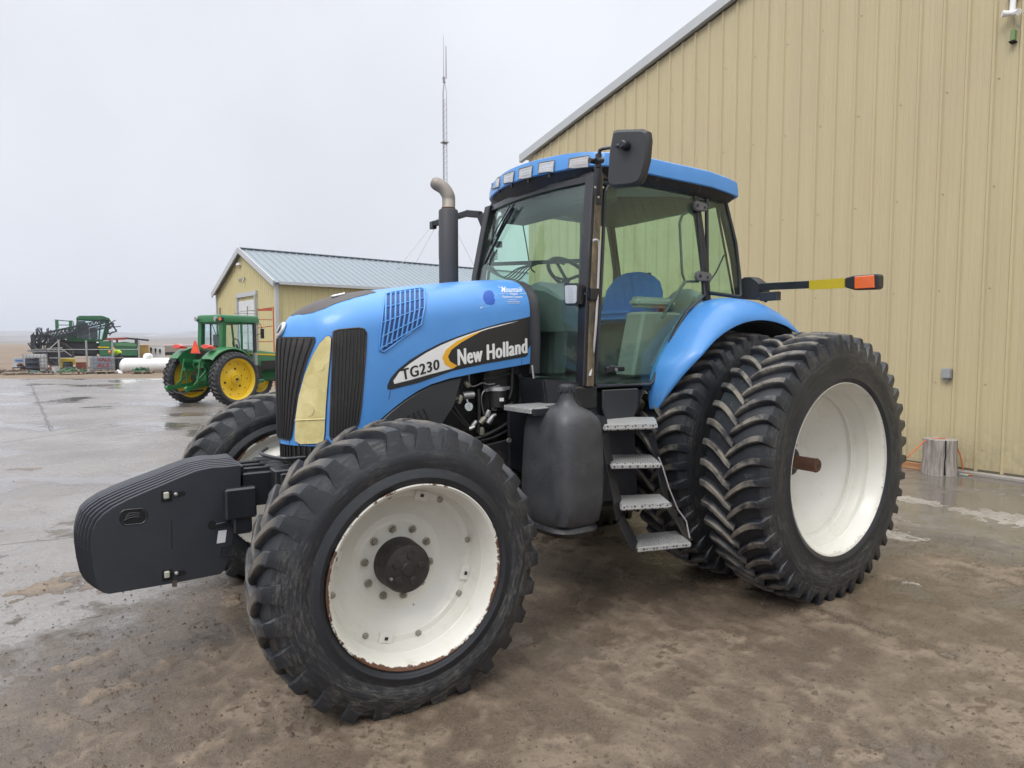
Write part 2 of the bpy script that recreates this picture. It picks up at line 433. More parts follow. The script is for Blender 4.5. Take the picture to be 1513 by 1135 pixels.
xs = [1.758, 1.765, 1.80, 1.95, 2.2, 2.4, 2.53, 2.62, 2.714, 2.79, 2.855, 2.92, 2.97, 3.02, 3.06, 3.1, 3.14, 3.17, 3.2, 3.23, 3.26, 3.28, 3.3, 3.315, 3.33, 3.345, 3.355, 3.362, 3.368, 3.374]
b = B(); b.rings([hood_ring(x) for x in xs], closed=False)
hood = b.build('hood', BLUE, T, smooth=50, weld=True)
HB = bvh_of(hood)
# inner skin, so that the hood has a thickness seen from below
b = B(); b.rings([[V((p.x-.012, p.y*.965, p.z-(.014 if k not in (0, len(hood_ring(x))-1) else -.004))) for k, p in enumerate(hood_ring(x))] for x in xs], closed=False)
b.build('hood_liner', BLKM, hood, smooth=50)
# black crown panel
edge = [(434, 466.5), (447, 465.5), (464, 462.5), (480, 456.5), (494, 450), (516, 443), (539, 436.5), (556, 432.5)]
E = [cast(HB, *p)[0] for p in edge]
rows = []
for p in E:
    ring = []
    for k in range(9):
        y = p.y*(1-2*k/8)
        l, n, i, d = HB.ray_cast(V((p.x, y, 3)), V((0, 0, -1)))
        ring.append((l if l is not None else V((p.x, y, p.z)))+V((.001, 0, .0035)))
    rows.append(ring)
b = B(); b.rings(rows, closed=False); b.build('crown_panel', BLKH, hood, smooth=50)
l, n, i, d = HB.ray_cast(V((3.02, .1, 3)), V((0, 0, -1)))
b = B(); b.box(l+V((0, 0, .008)), (.09, .035, .014), M.Rotation(.25, 3, 'Y')); b.build('crown_highlight', CHROME, hood, bevel=.004)  # small chrome block added as the pale highlight on the crown panel
# grilles
PG = [(411.5, 503.5), (466.5, 498), (467, 503), (458, 525), (449, 552), (442, 580), (437, 612), (433, 640), (431.5, 650), (428, 650.5), (413, 644)]
PGc = [(411.5, 503.5), (428, 501.5), (447, 499.5), (466.5, 498), (467.5, 503), (458, 525), (449, 552), (442, 580), (437, 612), (433, 640), (431.5, 649), (428, 650.5), (412, 645)]
def half_grid(top, bot, n, m):             # rows of points between two px polylines
    return [[(top[0][0]+(top[1][0]-top[0][0])*k/m, 0) for k in range(m+1)] for j in range(n+1)]
SGR = [(493, 490), (500, 487.5), (530, 484.8), (538, 486.5), (541.2, 492), (540, 520), (537, 560), (533.5, 600), (530, 624), (524, 636), (510, 645), (497, 649.3), (490, 649), (487.8, 643), (489, 600), (491, 550), (492, 505)]
HLT = [(487.5, 497), (489.8, 500), (488.5, 520), (485, 560), (482, 600), (480, 640), (478.5, 651), (470, 655), (445, 656), (437.5, 651), (437, 643), (438.5, 615), (443, 585), (451, 555), (462, 527), (474, 507), (483, 497.5)]
for fl in (False, True):
    g = patch('side_grille', SGR, HB, GRILLE, hood, .003, .02, 7, fl)
    b = B()
    for k in range(9):
        t = (k+.5)/9
        xt = 494+(540-494)*t; xm = 491+(537.5-491)*t; xb = 490+(528-490)*t
        yb = 647 if t < .3 else 647-(t-.3)*28
        strip(b, [(xt, 489-3.2*t), (xm, 560), (xb, yb)], HB, .0048, .004, 5, fl)
    b.build('slat', GRILLE, g, smooth=60)
    b = B(); strip(b, SGR+[SGR[0]], HB, .006, .002, 6, fl, 4); b.build('surround', BLKH, g, smooth=60)
    h = patch('headlight', HLT, HB, HLENS, hood, .010, .02, 6, fl)
    b = B(); strip(b, HLT+[HLT[0]], HB, .005, .003, 6, fl, 4); b.build('seal', BLUESH, h, smooth=60)
    b = B(); strip(b, [(437.5, 621), (481, 619)], HB, .0035, .012, 5, fl); b.build('lens_step', HLENS, h, smooth=60)
    for (cx_, cy_, rr) in ((473, 541, 9), (463, 563, 12.5), (456, 605, 13)):
        l, n = cast(HB, cx_, cy_); l = l+n*.0095
        if fl: l.y = -l.y; n = V((n.x, -n.y, n.z))
        b = B(); b.tube([l-n*.004, l+n*.0012], [rr/290, rr/300], 32)
        bd = b.build('bulb_dish', YDISH, h, smooth=40)
pass
# centre grille: a black panel over the nose with ribs, mirrored at the middle
outl = [cast(HB, *p)[0] for p in PGc[3:12]]
zt_, zb_ = 1.835, 1.235
def ygr(z): return lerp_table([(1.225, .205), (1.3, .205), (1.5, .228), (1.7, .29), (1.80, .33), (1.84, .345)], z)
def nose(z, y):
    l, n, i, d = HB.ray_cast(V((4.2, y, z)), V((-1, 0, 0)))
    return (l, n) if l is not None else (V((3.3, y, z)), V((1, 0, 0)))
yl = sorted([(p.z, p.y) for p in outl])
def ygr(z): return lerp_table(yl, z)
rows = []; NZR = 22; NY = 48
for j in range(NZR+1):
    z = yl[0][0]+(yl[-1][0]-yl[0][0])*j/NZR; r = []
    for k in range(NY+1):
        y = ygr(z)*(2*k/NY-1); l, n = nose(z+.012*(1-abs(2*k/NY-1))*0, y); r.append(l+(n if n.x > 0 else -n)*.007)
    rows.append(r)
b = B(); b.rings(rows, closed=False); cg = b.build('front_grille', GRILLE, hood, smooth=60)
b = B()
for k in range(13):
    f = (k+.5)/13*2-1; P = []
    for j in range(14):
        z = yl[0][0]+.01+(yl[-1][0]-yl[0][0]-.02)*j/13; l, n = nose(z, ygr(z)*f); P.append(l+(n if n.x > 0 else -n)*.009)
    b.tube(P, .0062, 5)
b.build('slat', GRILLE, cg, smooth=60)
# emblem
l, n = nose(1.897, .008)
n = (n if n.x > 0 else -n)
u = V((0, 1, 0)); u = (u-n*u.dot(n)).normalized(); w = n.cross(u)*-1
if w.z < 0: w = -w
def disc(c, n_, u_, w_, ru, rw, th, k=28): 
    P = [c+u_*ru*cos(2*pi*i/k)+w_*rw*sin(2*pi*i/k) for i in range(k)]
    return P
b = B(); b.rings([disc(l+n*.002, n, u, w, .044, .052, 0), disc(l+n*.012, n, u, w, .043, .051, 0), disc(l+n*.018, n, u, w, .036, .044, 0)]); em = b.build('emblem', simple('emblem_silver', (.55,.56,.57), .3, .3), hood, smooth=40)
b = B()
for dx, sgn in ((-.010, 1), (.012, 1)):
    P = [l+n*.020+u*(dx+.018*sin(t*2.6)*1.0-.008)+w*(-.034+.062*t) for t in [i/10 for i in range(11)]]
    b.tube(P, [.001+.0022*sin(pi*i/10) for i in range(11)], 5)
b.build('leaf_mark', BLK, em, smooth=50)
# louvred vent on each side
VO = [(569, 436), (576, 433), (600, 429.5), (622, 426.6), (628, 428.5), (630, 434.7), (627.5, 459), (621.5, 480.5), (606, 492), (592.4, 501.5), (577, 513), (567.5, 519.8), (561.5, 518.5), (560, 512), (562, 494), (565.5, 462)]
for fl in (False, True):
    g = patch('air_vent', VO, HB, BLUESH, hood, .0025, .012, 7, fl)
    b = B()
    for k in range(9):
        t = k/8; xt = 570.5+(627-570.5)*t; yt = 434.5-7*t
        xb = 563+(622-563)*t; yb = 517-36*t
        strip(b, [(xt, yt), ((xt+xb)/2+2.5, (yt+yb)/2), (xb, yb)], HB, .0068, .005, 6, fl)
    for f in (.0, .24, .50, .76, .97):
        strip(b, [(569.5-8*f, 435.5+82*f), (628-5.5*f, 429+52*f)], HB, .0034, .008, 5, fl)
    strip(b, VO+[VO[0]], HB, .0055, .004, 6, fl, 4)
    b.build('louvre', BLUE, g, smooth=60)
# decals
d1 = [(783, 467.8), (766, 472), (743, 476.7), (720, 483), (697.5, 489.8), (674.5, 497.8), (651.6, 506.5), (628.7, 518), (605.8, 531.7), (587.5, 546.6), (577, 559), (572, 570), (572.5, 575.5), (577, 576), (617, 566), (670, 547.5), (720, 536.8), (784, 526)]
dk = patch('side_decal', d1, HB, DEC_BLK, hood, .002, .006, 8)
w1 = [(766, 474.5), (743, 479.2), (720, 485), (697.5, 492.3), (674.5, 500.3), (651.6, 510), (628.7, 521.9), (605.8, 537), (589.8, 550), (581, 563), (582.5, 567.3), (605.8, 561.5), (628.7, 554.8), (651.6, 548.7), (668, 544.6), (657, 538.5), (652.8, 528.3), (658.5, 516.8), (674.5, 504.2), (697.5, 493.9), (720, 486.6), (743, 480.6)]
patch('white_flash', w1, HB, DEC_WHT, dk, .0035, .005, 7)
y1 = [(668, 544.8), (657, 538.5), (652.8, 528.3), (658.5, 516.8), (674.5, 504.2), (697.5, 493.9), (712, 489), (700, 495.5), (681.4, 505.8), (666.5, 517), (661.5, 527), (664.5, 534), (675.5, 540.5)]
patch('yellow_flash', y1, HB, DEC_YEL, dk, .0045, .006, 6)
lettering('lettering', 'New Holland', [(676.8, 540), (778, 521.5), (777.6, 500.2), (676.2, 516.5)], DEC_WHT, dk, onto(HB, .004), 0, 1.10, 0, [(-1.0, 0), (-.35, 0), (.35, 0), (1.0, 0), (0, -.4), (0, .4)])
lettering('lettering', 'TG230', [(594.5, 562), (648.5, 545.5), (648, 530.5), (592, 546)], DEC_BLK, dk, onto(HB, .005), 0, 1.1, 0, [(-.7, 0), (-.25, 0), (.25, 0), (.7, 0), (0, -.3), (0, .3)])
b = B(); strip(b, [(576.5, 577.5), (575.5, 584), (574, 590)], HB, .0016, .0008, 5, False, 4); b.build('panel_seam', BLK, hood); b = B(); strip(b, [(770, 530.2), (770.5, 534.5), (771, 539)], HB, .0014, .0008, 5, False, 4); b.build('panel_seam', BLK, hood)
dl = patch('dealer_sticker', [(735.5, 421), (777, 421.5), (778, 437), (736, 436)], HB, BLUE, hood, .0012, .004, 8)
lettering('lettering', 'Mountain', [(741, 432.5), (771, 432), (771, 424.5), (741.5, 424)], WHITEP, dl, onto(HB, .0025), .005)
lettering('lettering', 'View', [(753, 436.3), (765, 436.2), (765, 432.6), (753, 432.8)], WHITEP, dl, onto(HB, .0025), .005)
lettering('lettering', 'Equipment Company', [(742.5, 441.2), (772, 441.2), (772, 437.2), (742.5, 437.2)], WHITEP, dl, onto(HB, .0025), .01)
b = B()
for q in ([(736.5, 423), (738, 426), (741, 424), (743.5, 430), (745, 427)], [(737, 434.5), (743, 434.6), (746, 433), (748, 434.6), (753, 434.6)], [(768, 434.4), (777.5, 434.2)], [(770, 424.5), (776, 424)], [(752, 443.3), (764, 443.4)], [(749, 445.8), (768, 446)], [(750, 448.2), (767, 448.4)]):
    strip(b, q, HB, .0014, .0016, 4, False, 3)
b.build('sticker_lines', WHITEP, dl)
patch('unfaded_patch', [(713.5, 437), (716, 431.5), (721, 429), (727, 430), (730, 436), (731.5, 444), (730, 449.5), (725, 450.8), (718, 449), (714, 443)], HB, BLUED, hood, .0012, .004, 6)
# lower front: black bumper grille under the nose and the wheel-arch shroud
b = B()
def plan(z, k): return [V((p.x*1.0-.01, p.y*k, z)) for p in [V((3.04, .37, 0)), V((3.13, .345, 0)), V((3.2, .30, 0)), V((3.26, .245, 0)), V((3.31, .185, 0)), V((3.345, .11, 0)), V((3.36, .04, 0)), V((3.36, -.04, 0)), V((3.345, -.11, 0)), V((3.31, -.185, 0)), V((3.26, -.245, 0)), V((3.2, -.30, 0)), V((3.13, -.345, 0)), V((3.04, -.37, 0))]]
b.rings([plan(1.235, 1), plan(1.08, .97), plan(1.06, .9)], closed=False)
lg = b.build('lower_grille', GRILLE, T, smooth=40)
b = B()
for p in plan(1.08, .985)[1:-1]:
    q = p.copy(); q.z = 1.215; b.tube([p+V((.006, 0, 0)), q+V((.008, 0, 0))], .007, 5)
for a, c in zip(plan(1.08, .985)[2:-2], plan(1.08, .985)[3:-1]):
    p = (a+c)/2; q = p.copy(); q.z = 1.215; b.tube([p+V((.006, 0, 0)), q+V((.008, 0, 0))], .006, 5)
b.build('slat', GRILLE, lg, smooth=60)
for s in (1, -1):
    b = B()
    arch = [(3.02, 1.17), (2.97, 1.24), (2.92, 1.295), (2.855, 1.352), (2.79, 1.402), (2.714, 1.452), (2.62, 1.505), (2.53, 1.542), (2.40, 1.572), (2.30, 1.585), (2.36, 1.40), (2.50, 1.22), (2.6, 1.1), (2.8, 1.08), (3.0, 1.08)]
    b.ext([V((x, s*.40, z)) for x, z in arch], (0, s*.022, 0))
    sh = b.build('side_shroud', PLAST, T, bevel=.006)
    b = B()
    for k in range(9):
        x = 2.55+.035*k; b.beam((x+.035, s*.424, 1.40-.012*k), (x-.02, s*.424, 1.29-.018*k), .012, .012, (0, 1, 0))
    b.build('louvre', GRILLE, sh)
    b = B(); b.cyl((2.555, s*.42, 1.262), (2.555, s*.435, 1.262), .014); b.build('bolt', ZINC, sh, smooth=40)
# ============================================================ wheels
def tyre_mesh(R, ht, hs, rb, hb, lug, N, sweep, lw, axle, phase=0.0, crown=.022):
    """R outer radius, ht/hs half width of tread and section, rb/hb bead radius and half width"""
    b = B(); Rb = R-lug
    half = [(hb, rb), (hb+.012, rb+.018), (hb+.02, rb+.035), (hs*.95, rb+(Rb-rb)*.30), (hs, rb+(Rb-rb)*.46), (hs*.985, rb+(Rb-rb)*.62), (ht*1.02, rb+(Rb-rb)*.82), (ht*.94, rb+(Rb-rb)*.93), (ht*.6, Rb-.010), (ht*.2, Rb)]
    prof = [(r, y) for y, r in half] + [(r, -y) for y, r in half[::-1]]
    prof += [(rb-.02, -hb+.03), (rb-.02, hb-.03)]
    b.lathe(prof, n=120, loop=True)
    def pt(r, y, a): return V((r*cos(a), y, r*sin(a)))
    rnd = random.Random(3)
    for i in range(N):
        for side in (1, -1):
            a0 = 2*pi*(i+(.5 if side < 0 else 0))/N+phase
            rings = []
            K = 7; jit = rnd.uniform(-.004, .004)
            for k in range(K+1):
                t = k/K; y = -.02+(ht+.02)*t; f = max(0, y/ht)
                a = a0+sweep/R*sin(pi/2*min(1, t*1.02))**1.0*(1 if True else 0)+jit/R
                top = R-crown*f*f - (.012 if k == 0 else 0); base = Rb-.022-.03*f**3
                w = lw*(.82+.35*t)/2; wb = w+lug*.42
                if k == 0: w *= .8
                rings.append([(base, y-.001, a-wb/R), (top-.006, y, a-w/R-.002/R), (top, y, a-w/R*.8), (top, y, a+w/R*.8), (top-.006, y, a+w/R+.002/R), (base, y, a+wb/R)])
            t = 1.06; a = a0+sweep/R
            yy = ht+.010; w = lw*1.25/2; wb = w+lug*.5
            rr = R-crown-.03
            rings.append([(Rb-.06, yy-.012, a-wb/R), (rr, yy, a-w/R), (rr+.004, yy, a-w*.7/R), (rr+.004, yy, a+w*.7/R), (rr, yy, a+w/R), (Rb-.06, yy-.012, a+wb/R)])
            y2 = hs*1.0; rr = rb+(Rb-rb)*.56; w = lw*1.25; 
            rings.append([(rr, y2-.02, a-w*1.15/R), (rr+.01, y2-.006, a-w/R), (rr+.01, y2-.004, a-w*.5/R), (rr+.01, y2-.004, a+w*.5/R), (rr+.01, y2-.006, a+w/R), (rr, y2-.02, a+w*1.15/R)])
            b.rings([[pt(r, y*side, a_) for r, y, a_ in q] for q in rings])
    # wear: the bars are rounded and uneven
    if lug > .0:
        b.v = [(x*k_, y, z*k_) for (x, y, z), k_ in [((x, y, z), 1+(.0055*NZ.noise(V((x*19, y*19, z*19)))+.004*NZ.noise(V((x*47, y*47, z*47))))*(1 if hypot(x, z) > Rb-.02 else .15)) for x, y, z in b.v]]
    # flatten where it stands
    out = []
    for x, y, z in b.v:
        lim = -axle+.003
        k = max(0, (-z-axle*.62)/(axle*.38)); k = min(1, k)*max(0, 1-abs(x)/(R*.75))
        y *= 1+.05*k
        if z < lim: z = lim+ (z-lim)*.06
        out.append((x, y, z))
    b.v = out
    return b
AXF, AXR = .68, .93
# front wheel (centre plane at y = 0, outer side +y)
FWHL = thing('front_wheel', None, None); FWHL.parent = T
tyre_mesh(.750, .188, .230, .455, .215, .040, 28, .165, .058, AXF, .066).build('tyre', RUBF, FWHL, smooth=32)
prof = [(.430, .205), (.440, .222), (.452, .231), (.458, .228), (.456, .214), (.436, .196), (.428, .175), (.424, .135), (.410, .118), (.404, .09), (.402, .05), (.392, .034), (.384, -.10), (.420, -.19), (.456, -.232), (.458, -.240), (.446, -.240), (.408, -.19), (.374, -.10), (.374, .02), (.39, .03), (.396, .045)]
b = B(); b.lathe(prof, n=96, loop=True); b.build('rim_ring', RIMF, FWHL, smooth=22)
disc_p = [(.0, -.045), (.10, -.045), (.208, -.046), (.222, -.054), (.25, -.056), (.300, -.035), (.345, .005), (.352, .020), (.36, .030), (.397, .031), (.397, .020), (.355, .018), (.30, -.05), (.19, -.068), (0, -.06)]
b = B(); b.lathe(disc_p, n=80); b.build('wheel_disc', RIMF, FWHL, smooth=24)
for k in range(8):                        # tabs that carry the disc
    a = 2*pi*k/8+.28; c, s = cos(a), sin(a)
    if k % 2 == 0:
        b = B(); R_ = M.Rotation(-a, 3, 'Y'); b.box((.366*c, .036, .366*s), (.052, .012, .075), R_); o = b.build('disc_tab', RIMF, FWHL, bevel=.003)
        b = B(); b.box((.368*c, .043, .368*s), (.016, .004, .018), R_); b.build('slot', HUBB, o)
    for da in (.20, ):
        a2 = a+.2+da*.5; b = B(); b.tube([(.378*cos(a2), .030, .378*sin(a2)), (.378*cos(a2), .038, .378*sin(a2)), (.378*cos(a2), .041, .378*sin(a2))], [.0155, .0155, .011], 20); b.build('rivet', BOLT, FWHL, smooth=40)
b = B(); b.lathe([(0, .092), (.108, .092), (.121, .086), (.126, .07), (.132, -.05), (.14, -.052), (.14, -.06), (0, -.06)], n=48); hub = b.build('hub', HUBB, FWHL, smooth=40)
b = B(); b.lathe([(0, .099), (.030, .099), (.038, .090), (0, .09)], n=24); b.build('hub_cap', HUBB, hub, smooth=40)
for k in range(5):
    a = 2*pi*k/5+.5; b = B(); b.lathe([(0, .101), (.018, .100), (.024, .090), (0, .09)], (.072*cos(a), 0, .072*sin(a)), n=20); b.build('planet_cover', HUBB, hub, smooth=40)
b = B(); b.tube([(.095, .09, -.03), (.095, .106, -.03)], [.008, .007], 8); b.build('drain_plug', BOLT, hub)
for k in range(10):
    a = 2*pi*k/10+.16; c, s = .182*cos(a), .182*sin(a)
    b = B(); b.tube([(c, -.046, s), (c, -.040, s), (c, -.038, s)], [.021, .021, .015], 18); b.tube([(c, -.041, s), (c, -.020, s)], .0145, 6); b.tube([(c, -.022, s), (c, -.010, s)], .007, 8)
    b.build('wheel_nut', BOLT, FWHL)
FWHL.location = (3.083, 1.145, AXF); FWHL.rotation_euler = (0, 0, -.0345)
FW2 = copy_tree(FWHL, T); FW2.location = (3.083, -1.10, AXF); FW2.scale = (1, -1, 1); FW2.rotation_euler = (0, pi*.0+.6, -.0345)
FW2.rotation_euler = (0, 0, -.0345)
for o in SC.objects:
    if o.parent == FW2 and o.name.split('.')[0] in ('wheel_disc', 'disc_tab', 'rivet', 'wheel_nut', 'hub'): o.location.y -= .215
# bolts on the inner side of the right wheel, seen past the weights
# rear wheels
RWHL = thing('rear_wheel', None, None); RWHL.parent = T
tyre_mesh(.966, .225, .255, .607, .235, .042, 42, .145, .038, AXR, .012).build('tyre', RUBR, RWHL, smooth=32)
prof = [(.585, .215), (.598, .232), (.608, .241), (.613, .238), (.611, .222), (.590, .205), (.578, .19), (.572, .15), (.560, .135), (.556, .06), (.548, .045), (.532, .03), (.528, -.06), (.560, -.15), (.60, -.215), (.613, -.235), (.60, -.238), (.57, -.20), (.516, -.06), (.516, .02), (.54, .03)]
b = B(); b.lathe(prof, n=112, loop=True); b.build('rim_ring', RIMR, RWHL, smooth=35)
b = B(); b.lathe([(0, -.225), (.20, -.225), (.225, -.222), (.27, -.195), (.40, -.085), (.47, -.035), (.505, -.012), (.525, -.005), (.525, -.02), (.40, -.10), (.25, -.22), (.2, -.24), (0, -.24)], n=96); b.build('wheel_disc', RIMR, RWHL, smooth=40)
b = B(); b.lathe([(0, -.13), (.085, -.135), (.105, -.15), (.115, -.21), (.14, -.215), (.14, -.235), (0, -.235)], n=40); hub = b.build('hub', HUBB, RWHL, smooth=40)
for k in range(10):
    a = 2*pi*k/10; c, s = .175*cos(a), .175*sin(a)
    b = B(); b.tube([(c, -.226, s), (c, -.205, s)], .014, 6); b.build('wheel_nut', BOLT, RWHL)
RWHL.location = (0, 1.502, AXR); RWHL.rotation_euler = (0, .0, 0)
R2 = copy_tree(RWHL, T); R2.location = (0, .835, AXR)
R3 = copy_tree(RWHL, T); R3.location = (0, -.835, AXR); R3.scale = (1, -1, 1)
R4 = copy_tree(RWHL, T); R4.location = (0, -1.502, AXR); R4.scale = (1, -1, 1)
for s in (1, -1):
    b = B(); b.tube([(0, s*.3, AXR), (0, s*1.554, AXR), (0, s*1.562, AXR)], [.05, .05, .044], 28)
    b.tube([(0, s*1.545, AXR), (0, s*1.55, AXR)], .0525, 28)
    sh = b.build('axle_shaft', RUST, T, smooth=40)
    b = B(); b.tube([(0, s*1.562, AXR), (0, s*1.564, AXR)], [.014, .010], 12); b.build('shaft_centre', HUBB, sh)
# chassis: rear axle housing, transmission, engine block, front axle, side frame
b = B(); b.tube([(0, -.62, AXR), (0, -.45, AXR), (0, -.3, AXR), (0, .3, AXR), (0, .45, AXR), (0, .62, AXR)], [.14, .16, .27, .27, .16, .14], 24); b.box((.25, 0, .95), (1.3, .55, .6)); b.build('rear_axle', BLKM, T, smooth=40, bevel=.01)
b = B(); b.box((1.35, 0, .95), (1.3, .46, .62)); b.box((1.3, 0, 1.30), (1.2, .5, .2)); b.build('transmission', BLKM, T, bevel=.02)
b = B(); b.box((2.35, 0, 1.25), (1.0, .40, .75)); b.box((2.4, 0, .86), (.9, .34, .18)); b.box((2.35, 0, 1.75), (.9, .34, .3)); eng = b.build('engine', ENG, T, bevel=.02)
b = B()
for s in (1, -1): b.beam((1.9, s*.27, .93), (3.45, s*.27, .93), .035, .24)
b.box((3.42, 0, .95), (.12, .56, .24)); b.build('front_frame', BLK, T, bevel=.008)
b = B(); b.tube([(3.083, -.98, AXF), (3.083, -.62, AXF), (3.083, -.35, AXF), (3.083, -.16, AXF), (3.083, .16, AXF), (3.083, .35, AXF), (3.083, .62, AXF), (3.083, .98, AXF)], [.10, .075, .08, .17, .17, .08, .075, .10], 20)
fa = b.build('front_axle', BLKM, T, smooth=40)
for s in (1, -1):
    b = B(); b.tube([(3.083, s*.80, AXF-.18), (3.083, s*.80, AXF+.18)], .075, 14); b.lathe([(0, s*.84), (.14, s*.84), (.14, s*.97), (0, s*.97)], (3.083, 0, AXF), n=28); b.build('knuckle', BLKM, fa, smooth=40)
    b = B(); b.tube([(2.93, s*.20, AXF-.02), (2.93, s*.74, AXF-.02)], [.028, .016], 10); b.build('steering_cylinder', ALU, fa, smooth=40)
    b = B(); b.tube(spline([(3.2, s*.25, .82), (3.24, s*.45, .95), (3.18, s*.66, .86), (3.1, s*.78, .80)]), .013, 6); b.tube(spline([(3.2, s*.25, .80), (3.28, s*.5, .90), (3.2, s*.68, .80), (3.1, s*.78, .72)]), .011, 6); b.build('brake_hose', HOSE, fa, smooth=60)
# front weight carrier and suitcase weights
b = B()
for s in (1, -1):
    b.beam((3.05, s*.155, .95), (3.70, s*.155, .955), .05, .20)
b.box((3.33, 0, .985), (.20, .50, .14)); b.box((3.66, 0, .985), (.06, .36, .24)); b.box((3.50, 0, .95), (.30, .30, .04))
wc = b.build('weight_carrier', BLK, T, bevel=.008)
for y in (-.06, 0, .06): 
    b = B(); b.beam((3.30, y*2.0, 1.055), (3.70, y*2.0, 1.06), .035, .035); b.build('rail', BLK, wc, bevel=.004)
b = B(); P = [V((3.40, .19, 1.125)), V((3.46, .12, 1.128)), V((3.48, 0, 1.13)), V((3.46, -.12, 1.128)), V((3.40, -.19, 1.125))]
b.tube(spline([V((3.30, .27, 1.13)), V((3.42, .25, 1.13)), V((3.47, .12, 1.13)), V((3.48, -.05, 1.13)), V((3.40, -.22, 1.13))]), .012, 8); b.build('tow_loop', BLK, wc, smooth=60)
wp = [(355.3, 687.3), (334, 690), (313.7, 691), (290, 696), (265, 706), (242, 716), (215, 727), (190, 738), (167, 750), (152, 761), (143, 771), (137, 784), (134.3, 800), (134.5, 818), (137.5, 842), (141.5, 861), (146, 870.5), (152.5, 876), (161, 877.6), (210, 869.5), (260, 861), (326, 848), (331, 843), (339, 822), (345, 790), (351, 760), (356, 740)]
wpts = [at(x, y, Y=.19) for x, y in wp]
BALL = thing('front_weights', None, None); BALL.parent = T
NW = 9; wid = .39/NW
for i in range(NW):
    y1 = .195-wid*i; b = B()
    k = 1.0-.006*abs(i-2.5)*0
    kf = .066*sin(pi/2*min(1, i/7)); P = [V((p.x+kf*max(0, (p.x-3.72)/.65)**1.3, y1-.0007, p.z+(.003*min(i, 5) if p.z > .85 else 0))) for p in wpts]
    b.ext(P, (0, -(wid-.0014), 0)); wo = b.build('suitcase_weight', CAST, BALL, bevel=.0022, seg=2)
    if i == 0:
        w0 = wo
def onface(x, y): return at(x, y, Y=.192)
def slot(name, cx_, cy_, w_, h_, mat, par, th=.004, k=20):
    P = []
    for i in range(k):
        a = 2*pi*i/k; ex = (1 if cos(a) > 0 else -1)*(w_-h_); P.append(onface(cx_+max(-1, min(1, 1))*0+ex*(1 if w_ > h_ else 0)+h_*cos(a), cy_+h_*sin(a)-.13*(ex)))
    b = B(); b.ext(P, (0, th, 0)); return b.build(name, mat, par)
HOLE = simple('recess_black', (.004, .004, .005), .8)
slot('hand_hole', 197, 763.5, 18, 11, HOLE, w0, .003)
b = B(); P = [onface(197+ (9*(1 if cos(a) > 0 else -1))+11.5*cos(a), 763.5+11.5*sin(a)-1.2*(1 if cos(a) > 0 else -1)) for a in [2*pi*i/24 for i in range(25)]]; b.tube(P, .005, 6, cap=False); b.build('hole_edge', BLK, w0, smooth=60)
for k in range(3):
    b = B(); P = [onface(183+k*2, 769-k*3.4)+V((0, .0035, 0)), onface(190, 765.5-k*3.4)+V((0, .0035, 0)), onface(198, 763.6-k*3.0)+V((0, .0035, 0)), onface(206, 764-k*2.8)+V((0, .0035, 0))]; b.tube(P, .0028, 5); b.build('rib', PLAST, w0)
for (x, y) in ((246, 733), (247, 849.5)):
    b = B(); c = onface(x, y); b.box(c+V((0, .002, 0)), (.055, .008, .062)); b.build('bolt_pocket', HOLE, w0, bevel=.002)
    b = B(); b.box(c+V((.002, .012, .006)), (.026, .022, .036)); b.build('clamp_bolt', simple('pale_bolt', (.40, .41, .34), .5) if 'pale_bolt' not in bpy.data.materials else bpy.data.materials['pale_bolt'], w0, bevel=.004)
    slot('pocket', x+20, y-3, 8, 3.8, HOLE, w0, .004)
    b = B(); c = onface(x+13.5, y-3); b.tube([c, c+V((0, .014, 0)), c+V((0, .02, 0))], [.011, .011, .006], 14); b.build('pin', ALU, w0, smooth=50)
    b = B(); b.beam(onface(x+9, y-3.5)+V((0, .006, 0)), onface(x-1, y-1)+V((0, .006, 0)), .008, .006); b.build('link', HOLE, w0)
b = B(); b.box(onface(258, 862)+V((0, -.006, 0)), (.022, .03, .035)); b.build('bottom_clip', simple('clip_brown', (.09, .07, .055), .7), w0)
slot('lower_slot', 313.5, 776, 7, 7, HOLE, w0, .004)
b = B(); b.beam(onface(318, 776)+V((0, .005, 0)), onface(338, 771.5)+V((0, .005, 0)), .02, .02); b.build('catch', BLK, w0, bevel=.003)
b = B(); c = [onface(320, 803), onface(332.5, 801.2), onface(335, 782.8), onface(322.5, 784.5)]; b.ext(c, (0, .003, 0)); b.build('data_plate', simple('data_plate_grey', (.62, .62, .64), .4), w0)
b = B(); c = [onface(326, 823.5), onface(345, 820.5), onface(345.5, 806), onface(327, 809)]
for p, q in zip(c, c[1:]+c[:1]): b.beam(p+V((0, .002, 0)), q+V((0, .002, 0)), .006, .006)
for q in ((331, 812, 335, 818), (335, 818, 340, 810), (340, 810, 336, 809)): b.beam(onface(q[0], q[1])+V((0, .002, 0)), onface(q[2], q[3])+V((0, .002, 0)), .006, .006)
b.build('cast_mark', BLK, w0)
b = B(); b.beam(onface(253.5, 768), onface(254, 811), .006, .004); b.build('casting_line', HOLE, w0)
b = B(); b.box(onface(345, 742)+V((-.03, .03, 0)), (.17, .07, .18)); b.box(onface(351, 762)+V((-.02, .02, -.02)), (.10, .06, .16)); b.build('clamp_block', BLK, w0, bevel=.01)
